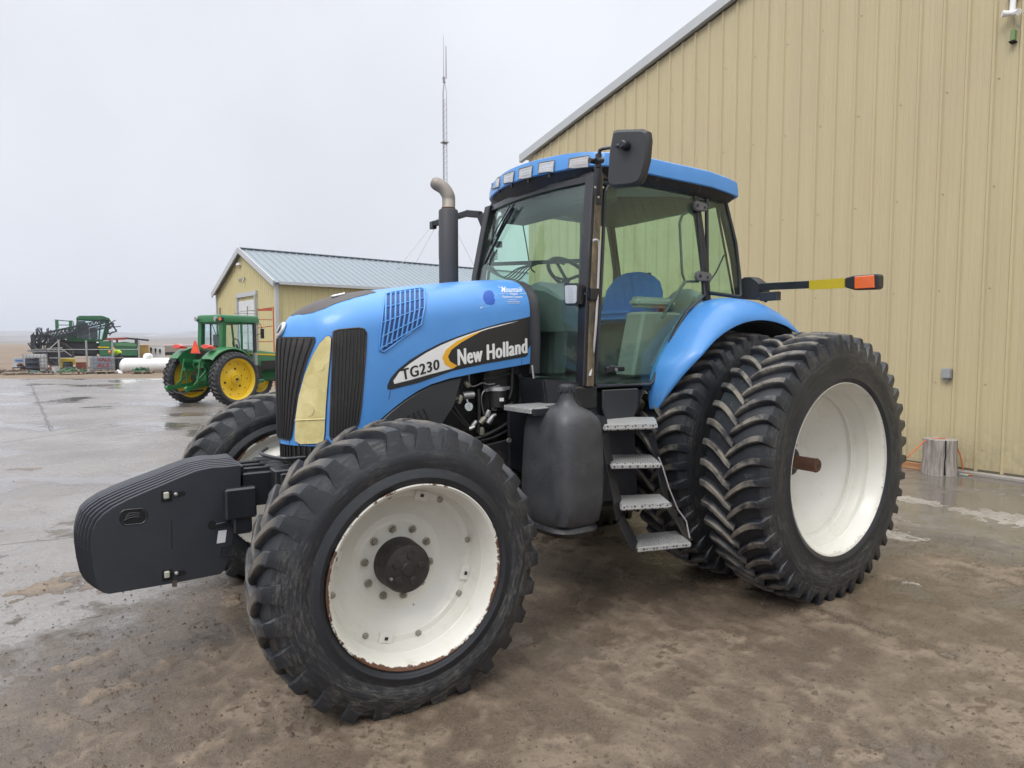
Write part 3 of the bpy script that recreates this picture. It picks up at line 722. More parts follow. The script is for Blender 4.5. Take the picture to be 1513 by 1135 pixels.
# ============================================================ cab
def mirror_pts(P): return [V((p.x, -p.y, p.z)) for p in P]
def panel(name, pts, th, mat, parent, axis=(0, -1, 0), bevel=0):
    b = B(); b.ext(pts, V(axis)*th); return b.build(name, mat, parent, bevel=bevel)
def frame_tube(b, pts, r, n=8, close=True): b.tube(list(pts)+([pts[0]] if close else []), r, n)
YT = [(1.50, .778), (1.9, .768), (2.38, .75), (2.7, .718), (2.95, .685), (3.1, .67)]
def S(x, y, Y=None):                       # a point of the cab's side, which leans inward towards the roof
    q = .75
    for k in range(10): q = .778-.0443*max(0, at(x, y, Y=q).z-1.5)**2
    return at(x, y, Y=q if Y is None else q+Y-.825)
# floor and lower sills
b = B(); b.box((.78, 0, 1.50), (1.72, 1.52, .07)); b.box((1.53, 0, 1.44), (.20, 1.58, .16)); b.build('cab_floor', BLKM, T, bevel=.01)
b = B(); b.ext([V((1.70, .60, 1.53)), V((1.70, .60, 1.36)), V((1.45, .60, 1.30)), V((1.0, .60, 1.30)), V((.95, .60, 1.53))], (0, .16, 0)); b.build('cab_sill', BLK, T, bevel=.008)
b = B(); b.hexa([V((1.80, .40, 1.36)), V((1.80, .70, 1.36)), V((1.46, .775, 1.33)), V((1.46, .40, 1.33)), V((1.84, .40, 1.575)), V((1.84, .70, 1.575)), V((1.46, .785, 1.535)), V((1.46, .40, 1.535))]); b.build('cowl_panel', BLK, T, bevel=.012, seg=2)
# black panel below the door with the rounded flap
b = B(); fl = [V((1.40, .79, 1.49)), V((1.06, .79, 1.49)), V((1.06, .79, 1.36)), V((1.10, .79, 1.27)), V((1.18, .79, 1.215)), V((1.27, .79, 1.215)), V((1.36, .79, 1.27)), V((1.40, .79, 1.36))]
b.ext(fl, (0, .02, 0)); b.build('flap', PLAST, T, bevel=.006)
# pillars: A (front), B (door rear), C (rear corner)
PIL = thing('cab_frame', None, None); PIL.parent = T
def pillar(name, path, w, h, mat, up=(1, 0, 0)):
    for s in (1, -1):
        b = B()
        b.rings([[V((p[0]+ex*h/2, p[1]*s+ey*w/2, p[2])) for ex, ey in ((-1, -1), (1, -1), (1, 1), (-1, 1))] for p in path])
        yield b.build(name, mat, PIL, bevel=.006)
a_path = [(1.52, .755, 1.52), (1.495, .745, 2.0), (1.46, .73, 2.4), (1.405, .69, 2.75), (1.365, .665, 2.99)]
ap = list(pillar('front_pillar', a_path, .085, .10, BLK))
b = B()
b.rings([[V((p[0]-.008+ex*.029, p[1]+.046+ey*.007, p[2])) for ex, ey in ((-1, -1), (1, -1), (1, 1), (-1, 1))] for p in a_path])
b.build('weathered_strip', RUSTP, ap[0], bevel=.003)
bp = [(.24, .735, 2.10), (.27, .73, 2.4), (.30, .70, 2.7), (.335, .665, 3.0)]
list(pillar('door_pillar', bp, .05, .055, BLK))
cp = [(-.20, .715, 1.9), (-.185, .715, 2.2), (-.13, .70, 2.5), (-.06, .68, 2.75), (.02, .655, 3.0)]
list(pillar('rear_pillar', cp, .05, .05, BLK))
b = B()
for s in (1, -1):
    b.beam((1.36, s*.66, 2.985), (.02, s*.65, 3.01), .06, .06)
b.beam((1.36, -.66, 2.985), (1.36, .66, 2.985), .06, .06); b.beam((.02, -.65, 3.005), (.02, .65, 3.005), .06, .06); b.beam((-.185, -.71, 2.14), (-.185, .71, 2.14), .05, .06)
for s in (1, -1): b.beam((.25, s*.735, 2.135), (-.19, s*.715, 2.135), .05, .06)
b.build('roof_rail', BLK, PIL, bevel=.008)
# lower body behind the door, below the rear side glass (inside the fender)
for s in (1, -1):
    b = B(); b.ext([V((x, s*.73, z)) for x, z in [(.84, 1.53), (.78, 1.64), (.68, 1.80), (.55, 1.94), (.42, 2.05), (.36, 2.10), (.25, 2.14), (-.18, 2.14), (-.18, 1.5)]], (0, -s*.03, 0)); b.build('rear_wall', DASH, PIL)
b = B(); b.box((-.18, 0, 1.83), (.03, 1.42, .62)); b.build('back_wall', DASH, PIL)
# door: glass and frame
dg_px = [(894, 283), (897, 276), (930, 267), (951, 265.5), (990, 270.5), (1022, 277), (1028.5, 282), (1032, 330), (1038, 400), (1041, 436), (1033, 443), (1016, 458), (995, 494), (976, 535), (965, 563), (960, 568), (882, 571), (878.5, 566), (885, 470), (890, 380)]
for s in (1, -1):
    P = [S(x, y) for x, y in dg_px]
    if s < 0: P = mirror_pts(P)
    d = thing('door', None, None); d.parent = T
    patch('door_glass', dg_px, None, GLASS, d, .0, .006, 14, s < 0, 60, lambda x, y: (S(x, y), V((0, 1, 0))))
    b = B(); frame_tube(b, P, .013, 6); b.build('door_frame', BLK, d, smooth=50)
    if s > 0:
        b = B(); b.box(S(906, 545)+V((0, .018, 0)), (.17, .03, .035)); b.box(S(900, 545)+V((0, .03, 0)), (.05, .02, .05)); h = b.build('door_handle', BLK, d, bevel=.006)
        b = B(); c = S(904, 546)+V((0, .042, 0)); b.cyl(c, c+V((0, .006, 0)), .012); b.build('lock', ALU, h)
        for (x, y, w_) in ((1029, 308, .085), (1033, 411, .12)):
            b = B(); c = S(x, y)
            P2 = []
            for i in range(20):
                a = 2*pi*i/20; ex = w_/2 if cos(a) < 0 else -w_/2*.6
                P2.append(c+V((ex*-1*-1*-1 if False else (-w_*.6 if cos(a) < 0 else w_*.35)+.038*cos(a), .012, .040*sin(a)*(1 if cos(a) > 0 else .85)+.01)))
            b.ext(P2, (0, .028, 0)); hg = b.build('hinge', simple('hinge_grey', (.13, .13, .135), .5) if 'hinge_grey' not in bpy.data.materials else bpy.data.materials['hinge_grey'], d, bevel=.006, seg=2)
            b = B(); c2 = c+V((.035, .04, .012)); b.cyl(c2, c2+V((0, .006, 0)), .012); c2 = c+V((-.05, .04, .006)); b.cyl(c2, c2+V((0, .006, 0)), .009); b.build('hinge_bolt', BLK, hg)
        b = B(); b.tube([S(1026, 440, .80), S(1006, 468, .80), S(985, 500, .79), S(962, 542, .78)], .009, 8); b.build('gas_strut', DASH, d, smooth=50)
        b = B(); b.tube([S(1004, 330, .79), S(1008, 318, .79), S(1018, 313, .79), S(1028, 320, .79)], .010, 8); b.tube([S(1004, 330, .79), S(1008, 405, .79), S(1012, 416, .79), S(1032, 416, .79)], .010, 8); b.tube([S(1012, 416, .79), S(985, 458, .76), S(978, 470, .74)], .013, 8); b.build('grab_rail', DASH, d, smooth=50)
# rear side windows
qg = [(1044, 284), (1052, 284.5), (1066, 287.5), (1072, 298), (1077, 318), (1087, 359), (1092.5, 407), (1094, 436), (1090, 438.5), (1048, 433), (1045, 428)]
for s in (1, -1):
    P = [S(x, y) for x, y in qg]
    if s < 0: P = mirror_pts(P)
    o = patch('side_window', qg, None, GLASS, T, .0, .006, 14, s < 0, 60, lambda x, y: (S(x, y), V((0, 1, 0))))
    b = B(); frame_tube(b, P, .016, 6); b.build('seal', BLK, o, smooth=50)
# windscreen, curved, and rear window
def ws(z, f):                              # f -1..1 across
    x = lerp_table([(1.52, 1.545), (2.0, 1.525), (2.4, 1.485), (2.75, 1.425), (3.0, 1.365)], z)
    return V((x+.085*(1-f*f), lerp_table([(1.5, .74), (2.4, .715), (2.75, .675), (3.0, .645)], z)*f, z))
rows = [[ws(1.52+(2.975-1.52)*j/12, -1+2*k/24) for k in range(25)] for j in range(13)]
b = B(); b.rings(rows, closed=False); b.rings([[p-V((.006, 0, 0)) for p in r] for r in rows], closed=False); wsg = b.build('windscreen', GLASS, T, smooth=60)
b = B(); b.rings([[ws(2.985, f)+V((-.02, 0, 0)), ws(2.985, f)+V((.02, 0, 0)), ws(2.94, f)+V((.016, 0, 0)), ws(2.94, f)+V((-.02, 0, 0))] for f in [-1+k/10 for k in range(21)]])
b.build('screen_frame', BLK, wsg)
b = B(); b.tube([ws(1.52, -1+2*k/16) for k in range(17)], .022, 6); b.build('screen_seal', BLK, wsg)
for s in (1, -1):
    b = B(); b.tube([ws(1.52, s), ws(2.0, s), ws(2.4, s), ws(2.75, s), ws(2.975, s)], .012 if s > 0 else .02, 6); b.build('side_seal', BLK, wsg)
# tinted band and headliner edge seen at the top of the windscreen
b = B(); b.box((.68, 0, 2.968), (1.28, 1.345, .03)); b.build('headliner', simple('headliner', (.42, .45, .45), .9), T)
b = B(); b.ext([V((1.33, -.60, 2.96)), V((1.33, .60, 2.96)), V((1.32, .60, 2.84)), V((1.32, -.60, 2.84))], (-.25, 0, 0)); b.build('overhead_console', simple('console_grey', (.12, .13, .13), .8), T, bevel=.02)
# wipers
def on_ws(x, y):
    P = at(x, y, D=4.6); o, d = CL, ray(x, y)
    lo, hi = 2.0, 7.0
    bv = WSB.ray_cast(o, d.normalized()); return bv[0] if bv[0] is not None else at(x, y, X=1.6)
WSB = BVHTree.FromPolygons([p for r in rows for p in r], [[j*25+k, j*25+k+1, j*25+k+26, j*25+k+25] for j in range(12) for k in range(24)])
b = B(); b.tube([on_ws(766, 302)+V((.04, 0, 0)), on_ws(752, 325)+V((.04, 0, 0)), on_ws(738, 350)+V((.03, 0, 0))], .008, 6); b.tube([on_ws(762, 308)+V((.02, 0, 0)), on_ws(742, 345)+V((.02, 0, 0)), on_ws(719, 390)+V((.018, 0, 0))], .011, 6); b.tube([on_ws(758, 305)+V((.03, 0, 0)), on_ws(735, 345)+V((.03, 0, 0)), on_ws(724, 374)+V((.03, 0, 0))], .005, 6)
b.build('wiper', BLK, wsg, smooth=50)
b = B(); b.ext([V((-.20, -.66, 2.16)), V((-.20, .66, 2.16)), V((.0, .61, 2.97)), V((.0, -.61, 2.97))], (.006, 0, 0)); rw = b.build('rear_window', GLASS, T)
b = B(); frame_tube(b, [V((-.20, -.66, 2.16)), V((-.20, .66, 2.16)), V((.0, .61, 2.97)), V((.0, -.61, 2.97))], .014, 6); b.tube([V((-.21, .25, 2.20)), V((-.16, .50, 2.42)), V((-.13, .60, 2.55))], .007, 6); b.build('seal', BLK, rw)
# roof
def roof_outline(ins, z, kick=0.0):
    L = []
    half = [(1.572, 0), (1.568, .10), (1.548, .22), (1.515, .34), (1.482, .45), (1.442, .56), (1.395, .665), (1.335, .735), (1.25, .768), (1.1, .780), (.8, .785), (.5, .785), (.25, .778), (.0, .765), (-.11, .745), (-.145, .69), (-.16, .45), (-.165, 0)]
    full = half + [(x, -y) for x, y in half[1:-1][::-1]]
    for x, y in full:
        cx_ = .75
        k = 1-ins/max(.2, hypot(x-cx_, y)); xx = cx_+(x-cx_)*k; yy = y*k
        L.append(V((xx, yy, z+kick*min(1, max(0, (xx-1.0)/.4))-.022*max(0, (.25-xx)/.3)-.03*max(0, 1-abs(xx-1.32)/.14)*(1 if z > 3.1 else .2))))
    return L
b = B(); b.rings([roof_outline(.05, 3.045, .01), roof_outline(.008, 3.022, .022), roof_outline(0, 3.03, .022), roof_outline(.003, 3.085, .018), roof_outline(.014, 3.140, .022), roof_outline(.04, 3.155, .018), roof_outline(.14, 3.162, 0), roof_outline(.40, 3.168, 0), roof_outline(.6, 3.170, .0)])
roof = b.build('roof', BLUE, T, smooth=24)
RB = bvh_of(roof)
b = B(); b.rings([roof_outline(.17, 2.955, .0), roof_outline(.09, 2.965, .0), roof_outline(.05, 2.995, .02), roof_outline(.025, 3.035, .02)]); b.build('roof_underside', BLKM, roof, smooth=30)
for q in ([(728.4, 267.7), (739.5, 261.7), (738.5, 276), (727.4, 279.5)], [(745.6, 258.6), (760.8, 253), (758.8, 268.4), (744.6, 271.8)], [(767.9, 250.5), (787.5, 244.8), (786.1, 261.2), (767.3, 264.7)], [(797.2, 241.4), (820, 237.3), (818.5, 253.2), (795.8, 256.6)], [(841.8, 235.3), (870.8, 230.3), (869.8, 246.2), (840.4, 248.9)]):
    m = patch('work_light', q, RB, LAMP, roof, .007, .03, 6)
    b = B(); strip(b, q+[q[0]], RB, .0042, .007, 6, False, 3); b.build('bezel', simple('bezel_grey', (.16, .165, .17), .4) if 'bezel_grey' not in bpy.data.materials else bpy.data.materials['bezel_grey'], m, smooth=60)
    cx_ = sum(p[0] for p in q)/4; cy_ = sum(p[1] for p in q)/4; b = B()
    for dy in (-4, 0, 4): strip(b, [(q[0][0]+3, cy_+dy+1.5), (q[1][0]-3, cy_+dy-2)], RB, .0016, .0065, 5, False, 3)
    b.build('reflector', CHROME if q[0][0] < 840 else simple('amber_bulb', (.62, .36, .30), .3, .5), m)
    if q[0][0] < 800:
        b = B(); l, n = cast(RB, cx_+3, q[2][1]+1.5); b.box(l+V((-.01, 0, -.02)), (.02, .02, .03)); b.build('bracket', BLKM, m)
# front left marker stalk + mirror
MIR = thing('mirror', None, None); MIR.parent = T
mp = [(904.5, 193.5), (910, 191.2), (949, 189.8), (956, 193), (957.5, 205), (955, 235), (948, 262), (943, 270), (933, 274.5), (904, 277), (898.5, 274), (896.8, 265), (899, 225)]
def mir(x, y):                             # mirror plane: faces backwards, turned a little
    d = ray(x, y); n = V((cos(.25), sin(.25), 0)); p0 = at(900, 235, X=1.52); s = (p0-CL).dot(n)/d.dot(n); return CL+d*s
P = [mir(x, y) for x, y in mp]; c = sum(P, V((0, 0, 0)))/len(P); nb_ = V((cos(.25), sin(.25), 0))
b = B(); b.rings([[c+(p-c)*.90+nb_*.0 for p in P], [p-nb_*.014 for p in P], [p-nb_*.05 for p in P], [c+(p-c)*.985-nb_*.062 for p in P]]); mh = b.build('mirror_housing', PLAST, MIR, smooth=30)
b = B(); b.ext([c+(p-c)*.93-nb_*.0625 for p in P], -nb_*.002); b.build('mirror_glass', simple('mirror_silver', (.8, .8, .82), .03, 1.0, var=.02), mh)
k0 = mir(926, 216)
b = B(); b.tube([k0+nb_*.05, k0-nb_*.01], [.028, .032], 20); b.tube([k0+nb_*.062, k0+nb_*.05], [.018, .026], 20); b.build('swivel', BLK, MIR, smooth=40)
pa = at(884.5, 300, Y=.79)
b = B(); b.tube([k0+nb_*.055, at(905, 217.5, Y=.95), at(892, 219.5, Y=.84), at(886.5, 222, Y=.81), at(885, 230, Y=.80), at(884, 262, Y=.80)], [.012, .012, .012, .013, .014, .014], 10); b.tube([at(884.5, 228, Y=.80), at(884, 248, Y=.80)], .022, 12); b.tube([at(880, 238, Y=.81), at(890, 237, Y=.81)], .020, 12); b.tube([at(884, 245, Y=.79), at(883, 270, Y=.79), at(883, 288, Y=.785)], [.026, .03, .02], 8); b.build('mirror_arm', BLK, MIR, smooth=45)
b = B(); b.box(at(884, 286, Y=.785), (.05, .014, .15)); o = b.build('mount_plate', BLK, MIR, bevel=.003)
for (x, y) in ((879, 277), (890.5, 277), (884, 291.5)):
    b = B(); c = at(x, y, Y=.80); b.cyl(c, c+V((0, .006, 0)), .008, 10); b.build('bolt', ZINC, o)
b = B(); c = at(876, 238, Y=.79); b.tube([c+V((.03, 0, 0)), c-V((.03, 0, 0))], .018, 12); b.build('marker_socket', BLK, MIR)
# right mirror: arm seen beside the stack
MR = thing('mirror', None, None); MR.parent = T
b = B(); b.beam((1.40, -.70, 2.80), (1.42, -.76, 2.93), .05, .07); b.beam((1.42, -.76, 2.93), (1.47, -.92, 2.96), .05, .06); b.beam((1.47, -.92, 2.96), (1.60, -1.30, 2.91), .04, .05); b.box((1.60, -1.31, 2.90), (.05, .06, .07)); b.build('mirror_arm', BLK, MR, bevel=.006)
b = B(); b.box((1.52, -1.22, 2.72), (.06, .20, .30)); b.build('mirror_housing', PLAST, MR, bevel=.02, seg=2)
# headlamp on the left pillar
SL = thing('side_lamp', None, None); SL.parent = T
def lmp(x, y): return at(x, y, X=1.60)
q = [(833.5, 420), (836, 418.5), (853, 418.3), (855.5, 421), (854.5, 449), (852, 451.5), (837, 452), (834.5, 450)]
P = [lmp(x, y) for x, y in q]; c = sum(P, V((0, 0, 0)))/len(P)
b = B(); b.rings([[c+(p-c)*.75-V((.07, 0, 0)) for p in P], [p-V((.03, 0, 0)) for p in P], P]); o = b.build('lamp_housing', BLK, SL, smooth=30)
b = B(); b.ext([c+(p-c)*.80+V((.001, 0, 0)) for p in P], (.006, 0, 0)); g = b.build('lamp_lens', LAMP, o)
for k in range(6):
    b = B(); a_ = c+V((.008, 0, -.048+.019*k)); b.beam(a_-V((0, .024, 0)), a_+V((0, .024, 0)), .003, .004); b.build('lens_rib', LAMP, g)
b = B(); b.tube([c+V((-.04, .03, 0)), V((1.50, .78, c.z)), V((1.48, .80, c.z))], .014, 8); b.box((1.475, .80, c.z), (.09, .03, .08)); b.box((1.51, .765, c.z), (.03, .06, .05)); b.build('lamp_bracket', BLK, SL, bevel=.003)
# light pipe down the pillar
b = B(); b.tube(spline([at(876, 356, Y=.79), at(882, 355, Y=.80), at(885.5, 365, Y=.80), at(884, 410, Y=.80), at(880.5, 480, Y=.815), at(875, 535, Y=.79), at(871.5, 556, Y=.82)]), .009, 8); b.build('pillar_cable', CABLEW, PIL, smooth=60)
# seal between hood and cab
b = B(); b.rings([[V((x, y*k, z if z > 1.7 else 1.6)) for y, z in [(p.y, p.z) for p in hood_ring(1.758)]] for x, k in ((1.752, .975), (1.715, .985), (1.70, 1.01), (1.675, 1.01))], closed=False); b.build('hood_seal', PLAST, T, smooth=50)
b = B(); b.box((1.66, 0, 1.86), (.03, .72, .60)); b.build('firewall', BLKM, T, bevel=.03)
b = B(); b.tube([(1.76, .47, 1.66), (1.75, .475, 1.56)], .006, 6); b.build('drain_tube', CABLEW, T)
# interior
b = B(); b.ext([V((x, -.26, z)) for x, z in [(.28, 1.98), (.62, 1.98), (.66, 2.04), (.62, 2.09), (.30, 2.09)]], (0, .52, 0)); seat = b.build('seat', SEATB, T, bevel=.03, seg=3)
def loft_seat(pr, mat, name, par, y0, y1):
    b = B(); R = []
    for k in range(9):
        f = k/8; y = y0+(y1-y0)*f; sc = 1-.25*abs(2*f-1)**3
        R.append([V((x, y, 2.08+(z-2.08)*sc)) for x, z in pr])
    b.rings(R); return b.build(name, mat, par, smooth=50)
loft_seat([(.32, 2.06), (.46, 2.04), (.43, 2.2), (.39, 2.36), (.34, 2.43), (.28, 2.42), (.24, 2.30), (.25, 2.15)], SEATB, 'backrest', seat, -.27, .27)
loft_seat([(-.06, 1.95), (.04, 1.93), (.07, 2.1), (.05, 2.23), (0, 2.28), (-.08, 2.25), (-.12, 2.1)], SEATG, 'instructor_backrest', seat, .12, .46)
b = B(); b.box((.12, -.05, 2.33), (.09, .16, .22)); b.build('headrest', HOSE, seat, bevel=.03, seg=2)
b = B(); b.box((.36, 0, 1.76), (.36, .40, .44)); b.build('seat_base', DASH, seat, bevel=.02)
b = B(); b.box((.50, .40, 2.14), (.46, .12, .085)); b.build('armrest', SEATG, seat, bevel=.03, seg=3)
b = B(); b.ext([V((x, .34, z)) for x, z in [(.86, 1.55), (.74, 2.06), (.30, 2.06), (.22, 1.55)]], (0, .20, 0)); b.build('side_console', DASHL, seat, bevel=.02)
b = B(); b.ext([V((x, -.66, z)) for x, z in [(.9, 1.55), (.8, 2.14), (.2, 2.20), (.2, 1.55)]], (0, .26, 0)); cs = b.build('control_console', DASH, T, bevel=.02)
b = B(); b.ext([V((x, -.15, z)) for x, z in [(1.35, 1.55), (1.33, 2.15), (1.22, 2.30), (1.12, 2.26), (1.16, 1.9), (1.18, 1.55)]], (0, .30, 0)); dash = b.build('steering_column', DASH, T, bevel=.03)
b = B(); b.rings([[V((1.50, y, 1.9)), V((1.52, y, 2.24-.5*y*y)), V((1.34, y, 2.30-.5*y*y)), V((1.28, y, 2.1)), V((1.30, y, 1.9))] for y in (-.5, -.3, 0, .3, .5)]); b.build('dash_cowl', DASH, dash, smooth=50)
cw = V((1.06, .02, 2.36)); nw = V((-.62, 0, .78)).normalized(); uw = V((0, 1, 0)); vw = nw.cross(uw)
b = B(); b.tube([cw+(uw*cos(a)+vw*sin(a))*.20 for a in [2*pi*i/40 for i in range(41)]], .016, 8); b.tube([cw+uw*-.19, cw-nw*.05, cw+uw*.19], .013, 6); b.tube([cw-nw*.05, cw-vw*.19], .013, 6); b.tube([cw-nw*.04, cw-nw*.25], .03, 10); b.build('steering_wheel', HOSE, dash, smooth=50)
b = B(); b.beam((1.36, -.70, 2.50), (1.20, .30, 2.44), .025, .03); b.build('monitor_bar', HOSE, T)
b = B()
b.tube([(1.36, -.66, 2.92), (1.36, -.66, 2.5)], .012, 6)
for k in range(5):
    b.tube(spline([V((1.34, -.62, 2.62-.02*k)), V((1.36+.02*k, -.70-.02*k, 2.52)), V((1.33, -.55+.04*k, 2.38-.012*k)), V((1.30, -.35+.05*k, 2.44)), V((1.22, -.05+.05*k, 2.47)), V((1.2, .12, 2.43))]), .006, 5)
b.box((1.34, -.60, 2.66), (.04, .05, .05), M.Rotation(.6, 3, 'Z')); b.build('hanging_cables', HOSE, T, smooth=60)
b = B(); b.tube(spline([V((1.1, -.60, 2.92)), V((1.02, -.64, 2.7)), V((.96, -.66, 2.5)), V((.92, -.64, 2.45))]), .006, 5); b.tube([(.62, -.3, 2.93), (.62, -.3, 2.78)], .008, 5); b.build('aerial_lead', HOSE, T)
# fenders
def fender(s):
    RI = [(24.5, .955), (27, .985), (33, 1.05), (41, 1.107), (53, 1.148), (64, 1.205), (73, 1.245), (82, 1.25), (100, 1.235), (112, 1.21), (119, 1.15)]
    R = []; N = 40
    for k in range(N+1):
        d = 24.5+(119-24.5)*k/N; a = radians(d); ri = lerp_table(RI, d); ro = lerp_table([(24.5, .955), (30, .995), (38, 1.03), (48, 1.062), (60, 1.07), (100, 1.08), (119, 1.095)], d)
        yo = .775+.29*min(1, max(.04, (d-23)/26))**.75; r = []
        for f in (0, .25, .5, .72, .86, .95, 1):
            y = .735+(yo-.735)*f; q = ro+(ri-ro)*(max(0, 1-f**3.2))**.75
            r.append(V((q*cos(a), s*y, .93+q*sin(a))))
        R.append(r)
    inner = [[V((p.x*.985, p.y, .93+(p.z-.93)*.985)) for p in r][::-1] for r in R]
    b = B(); b.rings([a_+c_ for a_, c_ in zip(R, inner)]); f = b.build('fender', BLUE, T, smooth=40)
    b = B(); b.rings([[V((p.x*.975, s*max(.70, abs(p.y)-.03), .93+(p.z-.93)*.975)) for p in r]+[V((r[0].x*.70, s*.72, .93+(r[0].z-.93)*.80)), V((r[0].x*.85, s*.74, .93+(r[0].z-.93)*.9))] for r in R[2:]]); b.build('fender_liner', BLKM, f, smooth=40)
    return f
fender(1); fender(-1)
# fuel tank
TK = thing('fuel_tank', None, None); TK.parent = T
def tk(z, x0, x1, y0, y1, k=44, e=3.2):
    cx_, cy_, ax, ay = (x0+x1)/2, (y0+y1)/2, (x1-x0)/2, (y1-y0)/2; P = []
    for i in range(k):
        a = 2*pi*i/k; c_, s_ = cos(a), sin(a)
        P.append(V((cx_+ax*abs(c_)**(2/e)*(1 if c_ > 0 else -1), cy_+ay*abs(s_)**(2/e)*(1 if s_ > 0 else -1), z)))
    return P
b = B(); b.rings([tk(.66, 1.70, 2.02, .70, 1.12), tk(.70, 1.675, 2.045, .68, 1.16, e=4), tk(.80, 1.665, 2.05, .67, 1.178, e=4), tk(.95, 1.665, 2.045, .67, 1.178, e=4.4), tk(1.1, 1.666, 2.035, .67, 1.175, e=4.4), tk(1.22, 1.668, 2.025, .67, 1.17, e=4.4), tk(1.31, 1.674, 2.015, .68, 1.162, e=4.2), tk(1.355, 1.69, 2.005, .69, 1.148, e=3.8), tk(1.382, 1.718, 1.99, .71, 1.128, e=3.4), tk(1.402, 1.755, 1.97, .78, 1.105, e=2.8), tk(1.42, 1.80, 1.95, .89, 1.085, e=2.4), tk(1.442, 1.826, 1.938, .94, 1.070, e=2), tk(1.475, 1.842, 1.926, .96, 1.056, e=2), tk(1.515, 1.846, 1.924, .962, 1.052, e=2)])
tank = b.build('tank_body', TANKP, TK, smooth=40)
b = B(); b.rings([tk(.625, 1.70, 2.04, .70, 1.15), tk(.655, 1.685, 2.06, .68, 1.175), tk(.68, 1.70, 2.04, .70, 1.15)]); b.build('tank_foot', BLKM, TK, smooth=30)
for v in tank.data.vertices:               # dents of a knocked-about moulding
    if v.co.z < 1.40:
        q = V((v.co.x*4.2, v.co.y*4.2, v.co.z*3.1)); k = .006*NZ.noise(q)+.003*NZ.noise(q*2.3); v.co.x += k*(1 if v.co.x > 1.86 else -1); v.co.y += k
b = B(); b.lathe([(0, 1.56), (.03, 1.56), (.046, 1.553), (.052, 1.54), (.050, 1.52), (.046, 1.51), (0, 1.51)], (1.885, 1.007, 0), 'Z', 24); 
for k in range(10):
    a = 2*pi*k/10; b.tube([(1.885+.05*cos(a), 1.007+.05*sin(a), 1.512), (1.885+.05*cos(a), 1.007+.05*sin(a), 1.545)], .008, 6)
b.build('tank_cap', PLAST, TK, smooth=40)
# step plate above the tank
b = B(); up_ = [at(750, 590, Y=.66), at(757, 603, Y=.66), at(812, 609.5, Y=.93), at(825, 600, Y=.80)]
b.hexa([V((2.10, .62, 1.375)), V((2.10, .92, 1.375)), V((1.80, .92, 1.375)), V((1.72, .62, 1.375)), V((2.10, .62, 1.41)), V((2.10, .92, 1.41)), V((1.80, .92, 1.41)), V((1.72, .62, 1.41))]); o = b.build('upper_step', TREAD, T, bevel=.004)
b = B(); b.box((1.93, .93, 1.385), (.32, .02, .045)); b.box((1.78, .80, 1.37), (.05, .26, .04), M.Rotation(.25, 3, 'Z')); b.build('step_bracket', BLK, o, bevel=.003)
for dx in (1.82, 1.90):
    b = B(); b.cyl((dx-.02, .94, 1.39), (dx-.02, .95, 1.39), .011, 10); b.build('bolt', ZINC, o)
# access ladder
LD = thing('access_ladder', None, None); LD.parent = T
for z, q in ((1.285, [(891, 629), (972, 626.5), (968, 616), (889, 616)]), (1.045, [(902, 685.5), (977.5, 684), (962, 671), (896.5, 671.5)]), (.785, [(917, 747.5), (993, 743.5), (976, 729.5), (912, 731.5)]), (.495, [(941, 809.5), (1022, 801.5), (1000, 783.5), (937.5, 789.5)])):
    P = [at(x, y, Z=z) for x, y in q]
    b = B(); b.hexa([p-V((0, 0, .034)) for p in P]+P); st = b.build('step', TREAD, LD, bevel=.008, seg=2)
def lad(x, y, Y): return at(x, y, Y=Y)
L1 = [(889, 615, 1.0), (893, 640, 1.04), (899, 680, 1.07), (912, 742, 1.11), (916, 765, 1.12), (938, 808, 1.17)]
b = B()
for (p, q) in zip(L1[:-1], L1[1:]): b.beam(lad(*p), lad(*q), .012, .12, (.9, .4, 0))
b.build('ladder_side', BLK, LD, bevel=.002)
L2 = [(962, 640, 1.0), (973, 684, 1.05), (985, 745, 1.10), (1000, 765, 1.12), (1019, 800, 1.22)]
b = B()
for (p, q) in zip(L2[:-1], L2[1:]): b.beam(lad(*p), lad(*q), .012, .10, (.9, .4, 0))
b.build('ladder_side', BLK, LD, bevel=.002)
b = B(); b.tube([lad(973, 676, 1.14), lad(979, 690, 1.15), lad(988, 720, 1.17), lad(1001, 752, 1.2), lad(1014, 770, 1.22), lad(1019, 795, 1.25)], .005, 6); b.build('edge_wire', CABLEW, LD, smooth=60)
b = B(); b.ext([V((1.46, .80, 1.24)), V((1.06, .80, 1.22)), V((1.02, .80, .70)), V((1.46, .80, .66))], (0, -.06, 0)); b.build('ladder_back', TANKP, LD, bevel=.04, seg=3)
b = B(); b.box((1.1, .62, .66), (.8, .2, .05)); b.box((1.72, .5, .98), (.06, .4, .9)); b.build('side_carrier', BLKM, T, bevel=.006)
